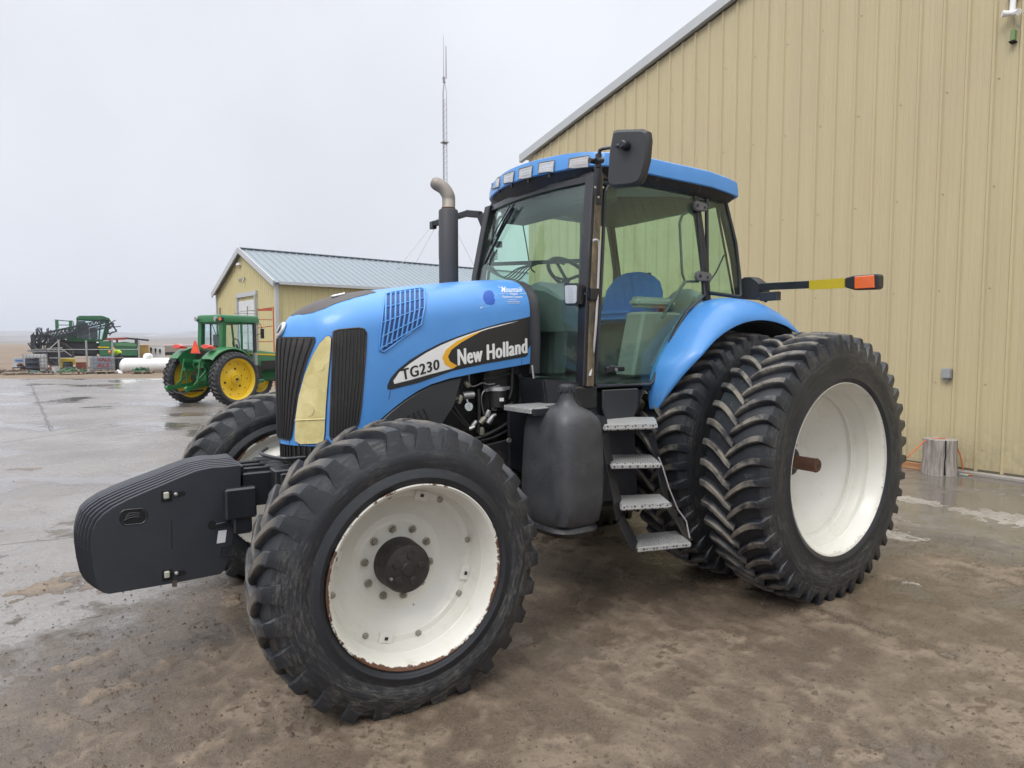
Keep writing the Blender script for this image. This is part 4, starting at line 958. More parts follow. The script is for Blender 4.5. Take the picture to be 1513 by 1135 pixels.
# warning-lamp arms at the rear of the cab
for s in (1, -1):
    IN = thing('indicator_arm', None, None); IN.parent = T
    Xa = -.28
    def ia(x, y): 
        p = at(x, y, X=Xa); return V((p.x, s*p.y, p.z))
    b = B(); b.beam(ia(1123, 424), ia(1253, 418), .035, .058); b.build('arm', BLK, IN, bevel=.003)
    b = B(); P = [ia(1093, 442), ia(1093, 414), ia(1099, 409.5), ia(1109, 409), ia(1119, 416), ia(1125, 424), ia(1124, 437), ia(1110, 443)]; b.ext(P, (-.12, 0, 0)); b.box(ia(1138, 438), (.06, .16, .07)); b.tube([ia(1132, 440), ia(1131, 447)], .014, 8); b.build('arm_mount', PLAST, IN, bevel=.008)
    b = B(); P = [ia(1198, 415), ia(1250.5, 411), ia(1250.5, 426), ia(1198, 428.5)]; b.ext([p+V((.018, 0, 0)) for p in P], (.005, 0, 0)); b.build('reflector', YTAPE, IN)
    b = B(); P = [ia(1252, 411), ia(1263, 408), ia(1300, 405), ia(1302.5, 408), ia(1302, 425), ia(1297, 428), ia(1266, 429), ia(1252, 425)]; b.ext([p+V((-.035, 0, 0)) for p in P], (.07, 0, 0)); lb = b.build('lamp_housing', BLK, IN, bevel=.006)
    b = B(); P = [ia(1267, 409.5), ia(1296, 407), ia(1296.5, 426), ia(1267, 427.5)]; b.ext([p+V((.033, 0, 0)) for p in P], (.012, 0, 0)); b.build('lamp_lens', ORANGE, lb, bevel=.004)
# exhaust stack
ST = thing('exhaust_stack', None, None); ST.parent = T
c0 = at(663, 400, Y=-.25); xS, yS = c0.x, c0.y
zt = at(663, 310, X=xS).z
b = B(); b.tube([(xS, yS, 2.15), (xS, yS, zt-.01), (xS, yS, zt)], [.0735, .0735, .066], 28); b.build('muffler', EXH, ST, smooth=40)
def sx(x, y): return at(x, y, D=(c0-CL).dot(FW))
tp = spline([V((xS, yS, zt-.01)), sx(663, 299), sx(662, 289), sx(656, 279), sx(648, 273.5), sx(638, 268.5)], 6)
b = B(); n_ = len(tp); b.tube(tp, [.05+.0*i for i in range(n_-5)]+[.049, .046, .042, .036, .028], 20, cap=False); o = b.build('stack_tip', EXHT, ST, smooth=60); 
b = B(); b.tube([(xS, yS, zt-.002), (xS, yS, zt+.014)], .053, 24); b.build('clamp_ring', RUST, ST, smooth=40)
# engine bay details, left side
def eb(x, y, Y=.36): return at(x, y, Y=Y)
b = B(); b.tube([eb(735, 577, .40), eb(735, 601, .40)], .058, 20); b.build('fuel_filter', HOSE, eng, smooth=40)
b = B(); b.tube([eb(735, 572, .40), eb(735, 577, .40)], [.062, .064], 20); b.beam(eb(716, 577), eb(752, 573), .03, .02); b.build('filter_head', ALU, eng, smooth=40)
b = B(); b.ext([eb(738, 588, .462), eb(744, 588, .462), eb(744, 593, .462), eb(738, 593, .462)], (0, .004, 0)); b.build('filter_label', DEC_WHT, eng)
b = B(); b.tube([eb(683, 585), eb(699, 583.5)], .026, 16); b.build('starter', ALU, eng, smooth=40)
b = B(); b.tube(spline([eb(693, 553), eb(693.5, 565), eb(697, 571), eb(706, 569), eb(712, 566), eb(722, 568), eb(731, 567)]), .005, 6); b.build('fuel_line', ALU, eng, smooth=60)
b = B(); b.tube(spline([eb(738, 570), eb(725, 573), eb(714, 579), eb(711, 590), eb(713, 603), eb(715, 612)]), .006, 6); b.build('fuel_line', ALU, eng, smooth=60)
for pts, r in (([(667, 596), (676, 609), (690, 628), (697, 634)], .012), ([(655, 596), (672, 612), (688, 630), (695, 638)], .008), ([(757, 545), (756, 575), (752, 590)], .014), ([(707, 575), (708, 610), (706, 640)], .012), ([(766, 552), (772, 575), (768, 600)], .02), ([(700, 650), (725, 640), (750, 625), (757, 610)], .016), ([(690, 655), (725, 648), (752, 635)], .012), ([(732, 606), (745, 603), (757, 597)], .020), ([(648, 570), (655, 580), (660, 598)], .018), ([(664, 560), (680, 556), (692, 552)], .012), ([(715, 560), (740, 556), (768, 548)], .006)):
    b = B(); b.tube(spline([eb(x, y, .38) for x, y in pts]), r, 8); b.build('hose', HOSE, eng, smooth=60)
rnd = random.Random(5)
for (x, y, r, m) in ((721, 611, .018, ALU), (724, 620, .022, ALU), (713, 621, .020, BOLT), (729, 614, .014, ALU), (701, 626, .016, ALU), (697, 632, .015, ZINC), (663, 582, .03, ENG), (672, 578, .03, ENG), (668, 592, .028, ENG), (679, 590, .02, BOLT), (660, 575, .018, BOLT), (730, 604, .014, ALU), (712, 637, .018, BOLT), (690, 568, .016, BOLT), (775, 565, .02, HOSE), (770, 590, .018, HOSE)):
    b = B(); c = eb(x, y, .39); a = rnd.uniform(0, 3); b.tube([c-V((cos(a), .2, sin(a)))*r*1.3, c+V((cos(a), .2, sin(a)))*r*.2, c+V((cos(a), .2, sin(a)))*r*1.4], [r, r*1.05, r*.75], 8); b.build('fitting', m, eng, smooth=30)
for (x, y) in ((692, 601), (772, 638)):
    b = B(); c = eb(x, y, .42); b.tube([c, c+V((0, .012, 0))], .028, 16); b.tube([c+V((0, .014, .0)), c+V((.02, .016, .05))], .005, 6); b.build('latch_tab', simple('pale_tab', (.50, .55, .55), .5) if 'pale_tab' not in bpy.data.materials else bpy.data.materials['pale_tab'], eng)
b = B(); b.ext([eb(690, 665, .44), eb(790, 640, .44), eb(790, 745, .44), eb(700, 745, .44)], (0, -.03, 0)); b.build('frame_plate', BLKM, T, bevel=.004)
b = B(); b.ext([eb(752, 603, .47), eb(776, 603, .47), eb(774, 700, .47), eb(754, 690, .47)], (0, -.03, 0)); o = b.build('support_plate', BLK, T, bevel=.004)
b = B(); c = eb(751, 650.5, .48); b.tube([c, c+V((0, .018, 0))], .016, 12); b.build('bolt', ZINC, o)
b = B(); b.box((1.92, .30, 1.44), (.30, .10, .46)); b.build('air_box', HOSE, eng, bevel=.03)
# ============================================================ ground
def G(px, py): return at(px, py, Z=0)
def ground_mats():
    # concrete yard: wet, muddy where the machines turn
    t = NT('wet_concrete'); co = t.coords(); sx = t.n('ShaderNodeSeparateXYZ', i_0=co); X, Y = sx.outputs[0], sx.outputs[1]
    def dist(p, kx=1.0, ky=1.0):
        return t.math('SQRT', t.math('ADD', t.math('POWER', t.math('MULTIPLY', t.math('SUBTRACT', X, p.x), kx), 2), t.math('POWER', t.math('MULTIPLY', t.math('SUBTRACT', Y, p.y), ky), 2)))
    big = t.noise(.55, 7, .62, co, .4); mid = t.noise(2.6, 8, .68, co, .5); fine = t.noise(24, 7, .72, co); grit = t.noise(120, 4, .7, co); clodn = t.noise(9.5, 10, .74, co, .3)
    sm = t.n('ShaderNodeMapping', i_0=co); sm.inputs['Scale'].default_value = (1.0, 2.3, 1); sm.inputs['Rotation'].default_value = (0, 0, .9)
    smear = t.noise(3.0, 3.5, .55, sm, .9)
    sm2 = t.n('ShaderNodeMapping', i_0=co); sm2.inputs['Scale'].default_value = (2.4, .9, 1); sm2.inputs['Rotation'].default_value = (0, 0, .35)
    smear2 = t.noise(2.2, 3.5, .55, sm2, .9)
    conc = t.mix(t.ramp(big, .32, .68), (.150, .138, .131), (.24, .225, .216))
    conc = t.mix(t.ramp(mid, .42, .70, 0, .55), conc, (.155, .130, .106))
    conc = t.mix(t.ramp(fine, .42, .68, 0, .45), conc, (.105, .088, .074))
    conc = t.mix(t.ramp(grit, .58, .74, 0, .5), conc, (.36, .34, .32))
    mudc = t.mix(t.ramp(smear, .32, .66), (.085, .064, .047), (.150, .115, .084))
    mudc = t.mix(t.ramp(smear2, .50, .72, 0, .6), mudc, (.182, .146, .110))
    mudc = t.mix(t.ramp(mid, .50, .70, 0, .6), mudc, (.078, .065, .049))
    mudc = t.mix(t.ramp(fine, .48, .66, 0, .6), mudc, (.060, .044, .032))
    mudc = t.mix(t.ramp(grit, .55, .70, 0, .55), mudc, (.22, .175, .135))
    c1, c2, c3 = G(1020, 960), G(1345, 765), G(560, 1000)
    near = t.ramp(dist(c1), 4.6, 2.0); leftm = t.ramp(dist(c3), 3.0, .8, 0, .75)
    cover = t.math('MAXIMUM', near, leftm)
    m = t.ramp(t.math('ADD', t.math('MULTIPLY', cover, .66), t.math('MULTIPLY', t.math('ADD', t.math('ADD', mid, t.math('MULTIPLY', fine, .25)), t.math('MULTIPLY', big, .7)), .58)), .70, .88)
    patchn = t.math('ADD', t.math('ADD', t.math('MULTIPLY', mid, .55), t.math('MULTIPLY', t.noise(.95, 4, .5, co), .55)), t.math('MULTIPLY', clodn, .30))
    pm = t.math('MULTIPLY', t.ramp(patchn, .735, .80), t.ramp(dist(G(330, 960)), 6.0, 2.8))
    m = t.math('MAXIMUM', t.math('MULTIPLY', m, .85), t.math('MULTIPLY', pm, .8))
    clod = t.math('MULTIPLY', t.ramp(clodn, .56, .63), t.math('MAXIMUM', t.math('MULTIPLY', m, t.ramp(t.noise(1.3, 4, .6, co), .48, .62)), pm))
    col = t.mix(m, conc, mudc)
    col = t.mix(t.math('MULTIPLY', clod, .8), col, t.mix(fine, (.038, .024, .017), (.105, .072, .05)))
    wet = t.math('MULTIPLY', t.ramp(t.math('ADD', dist(c2), t.math('MULTIPLY', big, 2.0)), 5.2, 3.2), t.ramp(t.math('ADD', mid, t.math('MULTIPLY', smear, .5)), .90, .62))
    col = t.mix(t.math('MULTIPLY', wet, .7), col, t.mix(mid, (.085, .075, .052), (.15, .13, .095)))
    # joints and cracks
    jm = None
    wob = t.math('MULTIPLY', t.math('SUBTRACT', t.noise(1.6, 6, .65, co), .5), .16)
    for a, b_, wdt, e0, e1 in ((G(0, 655), G(304, 610), .035, -.4, 1.6), (G(48, 572.7), G(76, 636), .05, -.3, 1.05), (G(-60, 812), G(118, 793), .02, -.5, 1.3), (G(1237, 911), G(1506, 1011), .014, -.1, 1.6)):
        d = (b_-a); L = d.length; d = d/L; n = V((-d.y, d.x, 0))
        s = t.math('ADD', t.math('ADD', t.math('MULTIPLY', X, n.x), t.math('MULTIPLY', Y, n.y)), -(a.x*n.x+a.y*n.y))
        s = t.math('ABSOLUTE', t.math('ADD', s, wob))
        al = t.math('ADD', t.math('ADD', t.math('MULTIPLY', X, d.x/L), t.math('MULTIPLY', Y, d.y/L)), -(a.x*d.x+a.y*d.y)/L)
        k = t.math('MULTIPLY', t.ramp(s, wdt*1.0, wdt*.3), t.math('MULTIPLY', t.ramp(al, e0, e0+.1), t.ramp(al, e1, e1-.1)))
        jm = k if jm is None else t.math('MAXIMUM', jm, k)
    col = t.mix(t.math('MULTIPLY', jm, .75), col, (.055, .042, .032))
    # dried, pale patches by the wall
    pale = None
    for p, r, kx, ky in ((G(1352, 739), .30, 1.7, .9), (G(1500, 768), .42, 1.5, .8), (G(1330, 842), .34, 1.4, 1.0), (G(1320, 790), .22, 1.4, 1.0), (G(1470, 760), .16, 1.0, 1.6)):
        k = t.ramp(t.math('ADD', dist(p, kx, ky), t.math('MULTIPLY', t.math('SUBTRACT', t.math('ADD', smear, t.math('MULTIPLY', smear2, .6)), .8), r*2.6)), r, r*.93)
        pale = k if pale is None else t.math('MAXIMUM', pale, k)
    wv = t.n('ShaderNodeTexWave', i_0=sm2); wv.inputs['Scale'].default_value = 2.6; wv.inputs['Distortion'].default_value = 9; wv.inputs['Detail'].default_value = 2; wv.inputs['Detail Scale'].default_value = 1.2
    streak = t.ramp(t.math('ADD', t.math('MULTIPLY', wv.outputs['Fac'], .5), t.math('MULTIPLY', smear, .9)), .42, .52)
    pale = t.math('MULTIPLY', pale, streak)
    col = t.mix(t.math('MULTIPLY', pale, .9), col, t.mix(fine, (.33, .30, .265), (.44, .405, .36)))
    # pools of water
    pool = t.math('MULTIPLY', t.ramp(t.noise(.42, 5, .55, co, .5), .53, .60), t.math('SUBTRACT', 1.0, t.math('MULTIPLY', m, .9)))
    rough = t.math('ADD', .17, t.math('MULTIPLY', mid, .24))
    rough = t.math('ADD', t.math('MULTIPLY', rough, t.math('SUBTRACT', 1.0, m)), t.math('MULTIPLY', m, t.math('ADD', .30, t.math('MULTIPLY', smear, .42))))
    rough = t.math('ADD', t.math('MULTIPLY', rough, t.math('SUBTRACT', 1.0, pool)), t.math('MULTIPLY', pool, .07))
    rough = t.math('ADD', t.math('MULTIPLY', rough, t.math('SUBTRACT', 1.0, t.math('MULTIPLY', wet, .75))), t.math('MULTIPLY', wet, .09))
    rough = t.math('MAXIMUM', rough, t.math('MAXIMUM', t.math('MULTIPLY', pale, .8), t.math('MULTIPLY', clod, .7)))
    col = t.mix(t.math('MULTIPLY', pool, .35), col, (.09, .08, .072))
    h = t.math('ADD', t.math('MULTIPLY', grit, .12), t.math('MULTIPLY', fine, .28))
    h = t.math('MULTIPLY', h, t.math('SUBTRACT', 1.0, t.math('MAXIMUM', t.math('MULTIPLY', pool, .93), t.math('MULTIPLY', wet, .55))))
    mh = t.math('ADD', t.math('ADD', t.math('MULTIPLY', smear, 1.1), t.math('MULTIPLY', smear2, .9)), t.math('ADD', t.math('MULTIPLY', fine, .45), t.math('MULTIPLY', clodn, .5)))
    h = t.math('ADD', h, t.math('MULTIPLY', mh, t.math('MULTIPLY', m, t.math('SUBTRACT', 1.0, t.math('MULTIPLY', wet, .5)))))
    h = t.math('ADD', h, t.math('MULTIPLY', clod, t.math('ADD', .25, fine)))
    h = t.math('SUBTRACT', h, t.math('MULTIPLY', jm, .5))
    yard = t.bsdf(col, rough, 0, t.bump(h, .6, .04), 0, .5)
    # open country: brown stubble with rags of snow
    t = NT('field_earth'); co = t.coords(); st = t.n('ShaderNodeMapping', i_0=co); st.inputs['Scale'].default_value = (.25, 1, 1); st.inputs['Rotation'].default_value = (0, 0, CYAW)
    a = t.noise(.10, 8, .62, co, .5); f = t.noise(1.6, 7, .7, co)
    st2 = t.n('ShaderNodeMapping', i_0=co); st2.inputs['Rotation'].default_value = (0, 0, -CYAW); st2.inputs['Scale'].default_value = (1, .22, 1)
    s = t.noise(.045, 7, .6, st2, .6)
    col = t.mix(a, (.13, .095, .066), (.27, .205, .145)); col = t.mix(t.ramp(f, .35, .7, 0, .5), col, (.10, .075, .055))
    dd = t.n('ShaderNodeVectorMath', operation='LENGTH'); t.put(dd.inputs[0], co)
    snow = t.math('MULTIPLY', t.ramp(s, .63, .66), t.ramp(dd.outputs['Value'], 60, 110))
    col = t.mix(snow, col, (.72, .74, .78))
    field = t.bsdf(col, .75, 0, t.bump(f, .6, .2), 0, .3)
    return yard, field
YARD, FIELD = ground_mats()
b = B(); R_ = [0, 30, 80, 200, 500, 1200, 3000, 6000]; rings_ = []
for r in R_[1:]: rings_.append([V((r*cos(2*pi*k/64), r*sin(2*pi*k/64), -.006)) for k in range(64)])
c_ = b.vs([V((0, 0, -.006))]); b.rings(rings_, cap=False)
for k in range(64): b.face(c_, 1+k, 1+(k+1) % 64)
tag(b.build('ground', FIELD), kind='structure')
yc = [CL+FH*-14+RT*-40, CL+FH*-14+RT*40, CL+FH*33.6+RT*40, CL+FH*33.2+RT*18, CL+FH*33.0+RT*0, CL+FH*33.8+RT*-14, CL+FH*33.0+RT*-24, CL+FH*34.2+RT*-40]
b = B(); b.ext([V((p.x, p.y, -.10)) for p in yc], (0, 0, .10)); tag(b.build('yard', YARD), kind='structure')
# trodden mud lying on the concrete, with its own relief (sinks below the slab where the concrete is bare)
def mud_material():
    t = NT('mud'); co = t.coords(); z = t.n('ShaderNodeSeparateXYZ', i_0=co).outputs[2]
    mid = t.noise(3.1, 7, .65, co, .4); fine = t.noise(30, 8, .74, co); grit = t.noise(150, 4, .7, co)
    hz_ = t.math('ADD', z, t.math('MULTIPLY', t.math('SUBTRACT', fine, .5), .006))
    c = t.mix(t.ramp(hz_, .0005, .0115), (.096, .071, .050), (.205, .157, .112))          # drier paler ridges, wet dark hollows; the tone also paints in relief shading
    c = t.mix(t.ramp(mid, .40, .66, 0, .35), c, (.120, .094, .068))
    c = t.mix(t.ramp(fine, .48, .66, 0, .7), c, (.055, .039, .028))
    c = t.mix(t.ramp(grit, .52, .68, 0, .6), c, (.26, .21, .16))
    c = t.mix(t.ramp(hz_, .0135, .0165, 0, .85), c, t.mix(fine, (.045, .028, .019), (.13, .088, .06)))
    c = t.mix(t.ramp(t.noise(1.1, 5, .6, co), .52, .68, 0, .2), c, (.070, .064, .050))
    r = t.math('ADD', t.ramp(hz_, .001, .010, .14, .48), t.math('MULTIPLY', fine, .2))
    return t.bsdf(c, r, 0, t.bump(t.math('ADD', t.math('MULTIPLY', fine, .8), t.math('MULTIPLY', grit, .5)), .6, .016), 0, .5)
CR0, CR1 = G(1237, 911), G(1506, 1011)
MC1, MC2, MC3 = G(1020, 980), G(520, 1040), G(250, 980)
def mud_h(x, y):
    p = V((x, y, 0)); n = NZ.noise
    d1 = hypot(x-MC1.x, y-MC1.y); d2 = hypot(x-MC2.x, y-MC2.y); d3 = hypot(x-MC3.x, y-MC3.y)
    cov = max(1.0*max(0, min(1, (3.6-d1)/1.8)), 0.5*max(0, min(1, (2.3-d2)/1.4)), .30*max(0, min(1, (3.4-d3)/1.6)))
    a = n(V((x*.9, y*.9, 1.3))); b_ = n(V((x*2.9, y*2.9, 4.1))); c = n(V((x*8.5, y*8.5, 7.7))); e = n(V((x*23, y*23, 2.2)))
    rx, ry = x*.62+y*.78, -x*.78+y*.62
    wx_, wy_ = rx+.10*b_, ry+.10*c
    s = (1-abs(n(V((wx_*3.6, wy_*9.5, 5.5)))))**5*max(0, min(1, .55+1.6*n(V((x*1.7, y*1.7, 21)))))
    q1, q2 = x*.95+y*.3, -x*.3+y*.95
    s2 = (1-abs(n(V((q1*9.0+.3*c, q2*2.9+.3*b_, 9.1)))))**6*max(0, min(1, .35+1.8*n(V((x*2.1, y*2.1, 33)))))
    k = cov*1.25+a*.75+b_*.45+c*.22-.62
    if k < -.05: return -.012
    h = .0035*min(1, k*2.2)+.0062*s+.0058*s2+.0011*b_+.0026*c+.0016*e
    dx, dy = CR1.x-CR0.x, CR1.y-CR0.y; L2 = dx*dx+dy*dy; t_ = ((x-CR0.x)*dx+(y-CR0.y)*dy)/L2
    if -.15 < t_ < 1.6:
        off = abs((x-CR0.x)*dy-(y-CR0.y)*dx)/sqrt(L2)+.05*c+.02*e
        if abs(off) < .028: h -= .006*(1-abs(off)/.028)
    cl = n(V((x*1.6, y*1.6, 12)))+.45*c
    if cl > .20: h += min(1, (cl-.20)*4)*(.004+.013*max(0, e)+.008*max(0, n(V((x*48, y*48, 3)))))
    return max(-.012, min(h, .03)) if k > .02 else min(h-.004, .001)
rows = []; d = 2.05; hw = .86
while d < 9.5:
    r = []; m_ = 430
    for k in range(m_+1):
        u = -.86+1.72*k/m_; p = CL+FH*d+RT*(u*d); r.append(V((p.x, p.y, mud_h(p.x, p.y))))
    rows.append(r); d *= 1.0062
b = B(); b.rings(rows, closed=False); tag(b.build('mud', mud_material(), smooth=70), kind='structure')
# loose mud crumbs and small stones
rnd = random.Random(11); b = B()
cl = []
for k in range(150):
    if k < 100: q = G(rnd.uniform(380, 1560), rnd.uniform(850, 1180))
    else: q = G(rnd.uniform(-40, 420), rnd.uniform(840, 1140))
    cl.append((q, rnd.uniform(.06, .28)))
for i in range(5200):
    if i < 3000: q, s_ = rnd.choice(cl); p = V((q.x+rnd.gauss(0, s_), q.y+rnd.gauss(0, s_), 0))
    else:
        p = G(rnd.uniform(-40, 1560), 660+480*rnd.random()**.7)
    r = .0028+.011*rnd.random()**4; gz_ = max(0, mud_h(p.x, p.y))
    if rnd.random() < .012: r *= 1.9
    u = rnd.uniform(0, pi); P = []
    for k in range(5):
        a = 2*pi*k/5+u; q = r*rnd.uniform(.7, 1.25); P.append(V((p.x+q*cos(a), p.y+q*sin(a), gz_-.002)))
    i0 = b.vs(P+[V((p.x+rnd.uniform(-.3, .3)*r, p.y+rnd.uniform(-.3, .3)*r, gz_+r*rnd.uniform(.6, 1.1)))])
    for k in range(5): b.face(i0+k, i0+(k+1) % 5, i0+5)
tag(b.build('mud_crumbs', simple('mud_crumb', (.095, .068, .048), .7, var=.6, vs=30, rvar=.3)), 'loose mud crumbs and small stones on the wet yard', 'gravel', kind='stuff')
# ============================================================ hills
t = NT('hill_ground'); co = t.coords(); n1 = t.noise(.006, 8, .65, co); n2 = t.noise(.02, 6, .6, co)
HILL = t.bsdf(t.mix(t.ramp(n1, .56, .66, 0, .6), t.mix(n2, (.10, .09, .08), (.20, .17, .14)), (.5, .52, .56)), .9)
for (D, h0, sd, w_) in ((900, 7, 3, 900), (1700, 20, 9, 2400), (2800, 44, 15, 3800)):
    rows = []
    for j in range(6):
        d = D+j*D*.06; r = []
        for k in range(121):
            x = -w_+2*w_*k/120; f = (0, .5, .85, 1, .7, 0)[j]
            hh = max(0, h0*(.62+.75*NZ.noise(V((x/D*3.1, sd, .3)))+.28*NZ.noise(V((x/D*10, sd, 2))))+h0*.4)*f
            p = CL+FH*d+RT*x; r.append(V((p.x, p.y, hh-1)))
        rows.append(r)
    b = B(); b.rings(rows, closed=False); tag(b.build('hills', HILL, smooth=60), kind='structure')
# ============================================================ the tan metal building
TAN = simple('tan_siding', (.50, .425, .255), .42, var=.06, vs=.8, dirt=(.36, .30, .19), dirt_lo=.5, dirt_hi=.85, ds=1.4)
TRIM = simple('grey_trim', (.46, .48, .49), .4, .2, var=.08)
def siding(name):
    """painted steel: faint vertical run-marks and dust low down"""
    t = NT(name); co = t.coords('Object', (1, 1, .06)); c0 = t.coords()
    z = t.n('ShaderNodeSeparateXYZ', i_0=c0).outputs[2]
    run = t.noise(4.5, 7, .65, co); sp = t.noise(.5, 4, .5, c0)
    c = t.mix(t.ramp(run, .35, .7), (.50, .432, .264), (.46, .397, .241)); c = t.mix(t.ramp(sp, .35, .7, 0, .35), c, (.47, .385, .25))
    low = t.math('MULTIPLY', t.ramp(z, .9, .0), t.ramp(t.noise(7, 7, .7, c0), .35, .65))
    c = t.mix(t.math('MULTIPLY', low, .5), c, (.26, .21, .145))
    return t.bsdf(c, .46, 0, t.bump(t.noise(3, 4, .5, c0), .12, .02), 0, .45)
SIDING = siding('ribbed_tan_siding')
pb = at(1480, 706.4, Z=0)
wd = (FH+RT*((30-756.5)/CF)).normalized()                 # along the wall, away from us
wn = V((wd.y, -wd.x, 0))
if wn.dot(CL-pb) < 0: wn = -wn
def wall_hit(px, py):
    d = ray(px, py); s = (pb-CL).dot(wn)/d.dot(wn); return CL+d*s
cornr = wall_hit(781, 420); cornr = V((cornr.x, cornr.y, 0))
wx = -wd; wy = -wn
rzb = atan2(wx.y, wx.x)
def loc(p): q = p-cornr; return V((q.dot(wx), q.dot(wy), q.z))
ra, rb_ = loc(wall_hit(770, 243)), loc(wall_hit(1090, 0))
slope = (rb_.z-ra.z)/(rb_.x-ra.x); ev = ra.z-slope*ra.x
WB, PK = 26.0, 13.0
def rake(x): return ev+slope*(x if x < PK else 2*PK-x)
BLD = thing('metal_building', 'big tan ribbed metal building with a pale grey roof edge behind the tractor', 'building', cornr, rzb)
b = B(); x = 0.0; prof = []
while x < WB:
    for dx, y in ((0, 0), (.075, 0), (.082, -.005), (.096, -.005), (.103, 0), (.140, 0), (.147, -.005), (.161, -.005), (.168, 0), (.236, 0), (.256, -.030), (.282, -.030), (.300, 0)): prof.append((x+dx, y))
    x += .305
prof = [p for p in prof if p[0] <= WB]
lo = b.vs([V((x, y, .05)) for x, y in prof]); mid_ = b.vs([V((x, y, rake(x)-.03)) for x, y in prof])
for k in range(len(prof)-1): b.face(lo+k, lo+k+1, mid_+k+1, mid_+k)
wl = b.build('gable_wall', SIDING, BLD)
b = B(); b.ext([V((0, .04, 0)), V((WB, .04, 0)), V((WB, .04, ev)), V((PK, .04, rake(PK))), V((0, .04, ev))], (0, .12, 0)); b.build('wall_core', TRIM, BLD)
for xx in (0.02, WB-.02):
    b = B(); b.box((xx, 10, ev/2), (.1, 19.7, ev)); b.build('side_wall', SIDING, BLD)
for k, (xa, xb) in enumerate(((-.25, PK), (WB+.25, PK))):
    b = B(); P = [V((xa, -.12, ev-slope*.25)), V((xb, -.12, rake(PK))), V((xb, -.12, rake(PK)+.18)), V((xa, -.12, ev-slope*.25+.19))]
    b.ext(P, (0, .10, 0)); b.build('rake_trim', TRIM, BLD)
    P = [V((xa, -.02, ev-slope*.25+.10)), V((xb, -.02, rake(PK)+.10)), V((xb, -.02, rake(PK)+.17)), V((xa, -.02, ev-slope*.25+.18))]
    b = B(); b.ext(P, (0, 20.2, 0)); b.build('roof', TRIM, BLD)
b = B(); b.box((WB/2, -.05, .02), (WB, .16, .05)); b.build('foundation_edge', simple('old_concrete', (.30, .28, .25), .8, var=.2, bump=.2), BLD, bevel=.008)
b = B(); b.box((WB/2, -.006, .060), (WB, .02, .03)); b.build('base_flashing', simple('flashing_dark', (.10, .085, .06), .6), BLD)
rnd = random.Random(2); b = B(); hs_ = [.35, 1.25, 2.55, 3.9, 5.3, 6.8, 8.4]
xk = .305*int(3/.305)
while xk < 19:
    for z in hs_:
        if z < rake(xk)-.2:
            for dx in (.03, ): b.tube([V((xk+dx, .001, z)), V((xk+dx, -.009, z)), V((xk+dx, -.012, z))], [.009, .008, .005], 6)
    xk += .61
tag(b.build('screw_heads', simple('screw_tan', (.36, .30, .19), .5), BLD), kind='stuff')
def onwall(px, py, out=.0): return wall_hit(px, py)+wn*out
def wall_thing(name, label, cat, px, py):
    p = wall_hit(px, py); return thing(name, label, cat, p, rzb)
o = wall_thing('outlet_box', 'small grey weatherproof outlet box on the tan wall above the wooden stump', 'outlet', 1400.5, 552)
b = B(); b.box((0, -.035, .0), (.125, .06, .15)); b.build('box', simple('box_grey', (.42, .43, .44), .4, .4), o, bevel=.012, seg=2)
b = B(); b.box((.012, -.078, .0), (.10, .03, .125)); b.tube([(.0, -.04, -.07), (.0, -.04, -.11)], .018, 10); b.build('lid', simple('lid_grey', (.33, .34, .35), .45, .3), o, bevel=.01, seg=2)
o = wall_thing('wall_light', 'white twin-head security light high on the tan wall at the top right', 'light', 1499, 12)
b = B(); b.tube([(0, -.05, .22), (0, -.07, -.08)], .035, 10); b.box((0, -.04, .18), (.12, .08, .12)); b.build('light_base', WHITEP, o, bevel=.005)
for sg in (-1, 1):
    b = B(); b.tube([(0, -.08, -.09), (sg*.09, -.14, -.10-.02*sg)], [.03, .042], 12); b.build('lamp_head', WHITEP, o)
b = B(); b.tube(spline([V((.02, -.02, -.1)), V((.03, -.02, -.2)), V((.10, -.015, -.26)), V((.25, -.015, -.25))]), .006, 6); b.build('light_wire', CABLEW, o)
o = wall_thing('sensor_box', 'small green box fixed to the tan wall below the white light', 'box', 1499, 54)
b = B(); b.box((0, -.04, .0), (.05, .08, .15)); b.build('box_body', simple('faded_green', (.16, .25, .10), .6), o, bevel=.01); b = B(); b.box((0, -.045, -.08), (.07, .09, .015)); b.build('box_base', HOLE, o)
# ---- stump, cord, board
sp_ = G(1388, 700); sp_ = V((sp_.x, sp_.y, 0))
o = thing('wooden_stump', 'weathered grey sawn log stump standing against the tan wall', 'stump', sp_)
WOOD = brushed('weathered_wood', (.17, .145, .125), (.42, .385, .35), (1, 1, .10), .85, 0, 26, .5)
def sr(a, z): return .205+.006*sin(5*a+1)+.008*NZ.noise(V((cos(a)*2, sin(a)*2, z)))+(.012 if z < .1 else 0)
rows = [[V((sr(a, z)*cos(a), sr(a, z)*sin(a), z)) for a in [2*pi*k/40 for k in range(40)]] for z in (-.01, .06, .2, .35, .47, .485)]
rows.append([p*.93+V((0, 0, .036)) for p in rows[-1]])
b = B(); b.rings(rows); b.build('log', WOOD, o, smooth=45)
tc = (CL-sp_); ca = atan2(tc.y, tc.x)+.28
b = B(); b.tube([V((.207*cos(ca), .207*sin(ca), .49)), V((.211*cos(ca+.02), .211*sin(ca+.02), .28)), V((.213*cos(ca-.02), .213*sin(ca-.02), .20)), V((.216*cos(ca+.01), .216*sin(ca+.01), .02))], [.010, .009, .007, .012], 6); b.build('split', HOLE, o)
CORD = simple('orange_cord', (.55, .13, .03), .5)
def gg(px, py, Y=None): 
    return at(px, py, D=(sp_-CL).dot(FW)-.02)
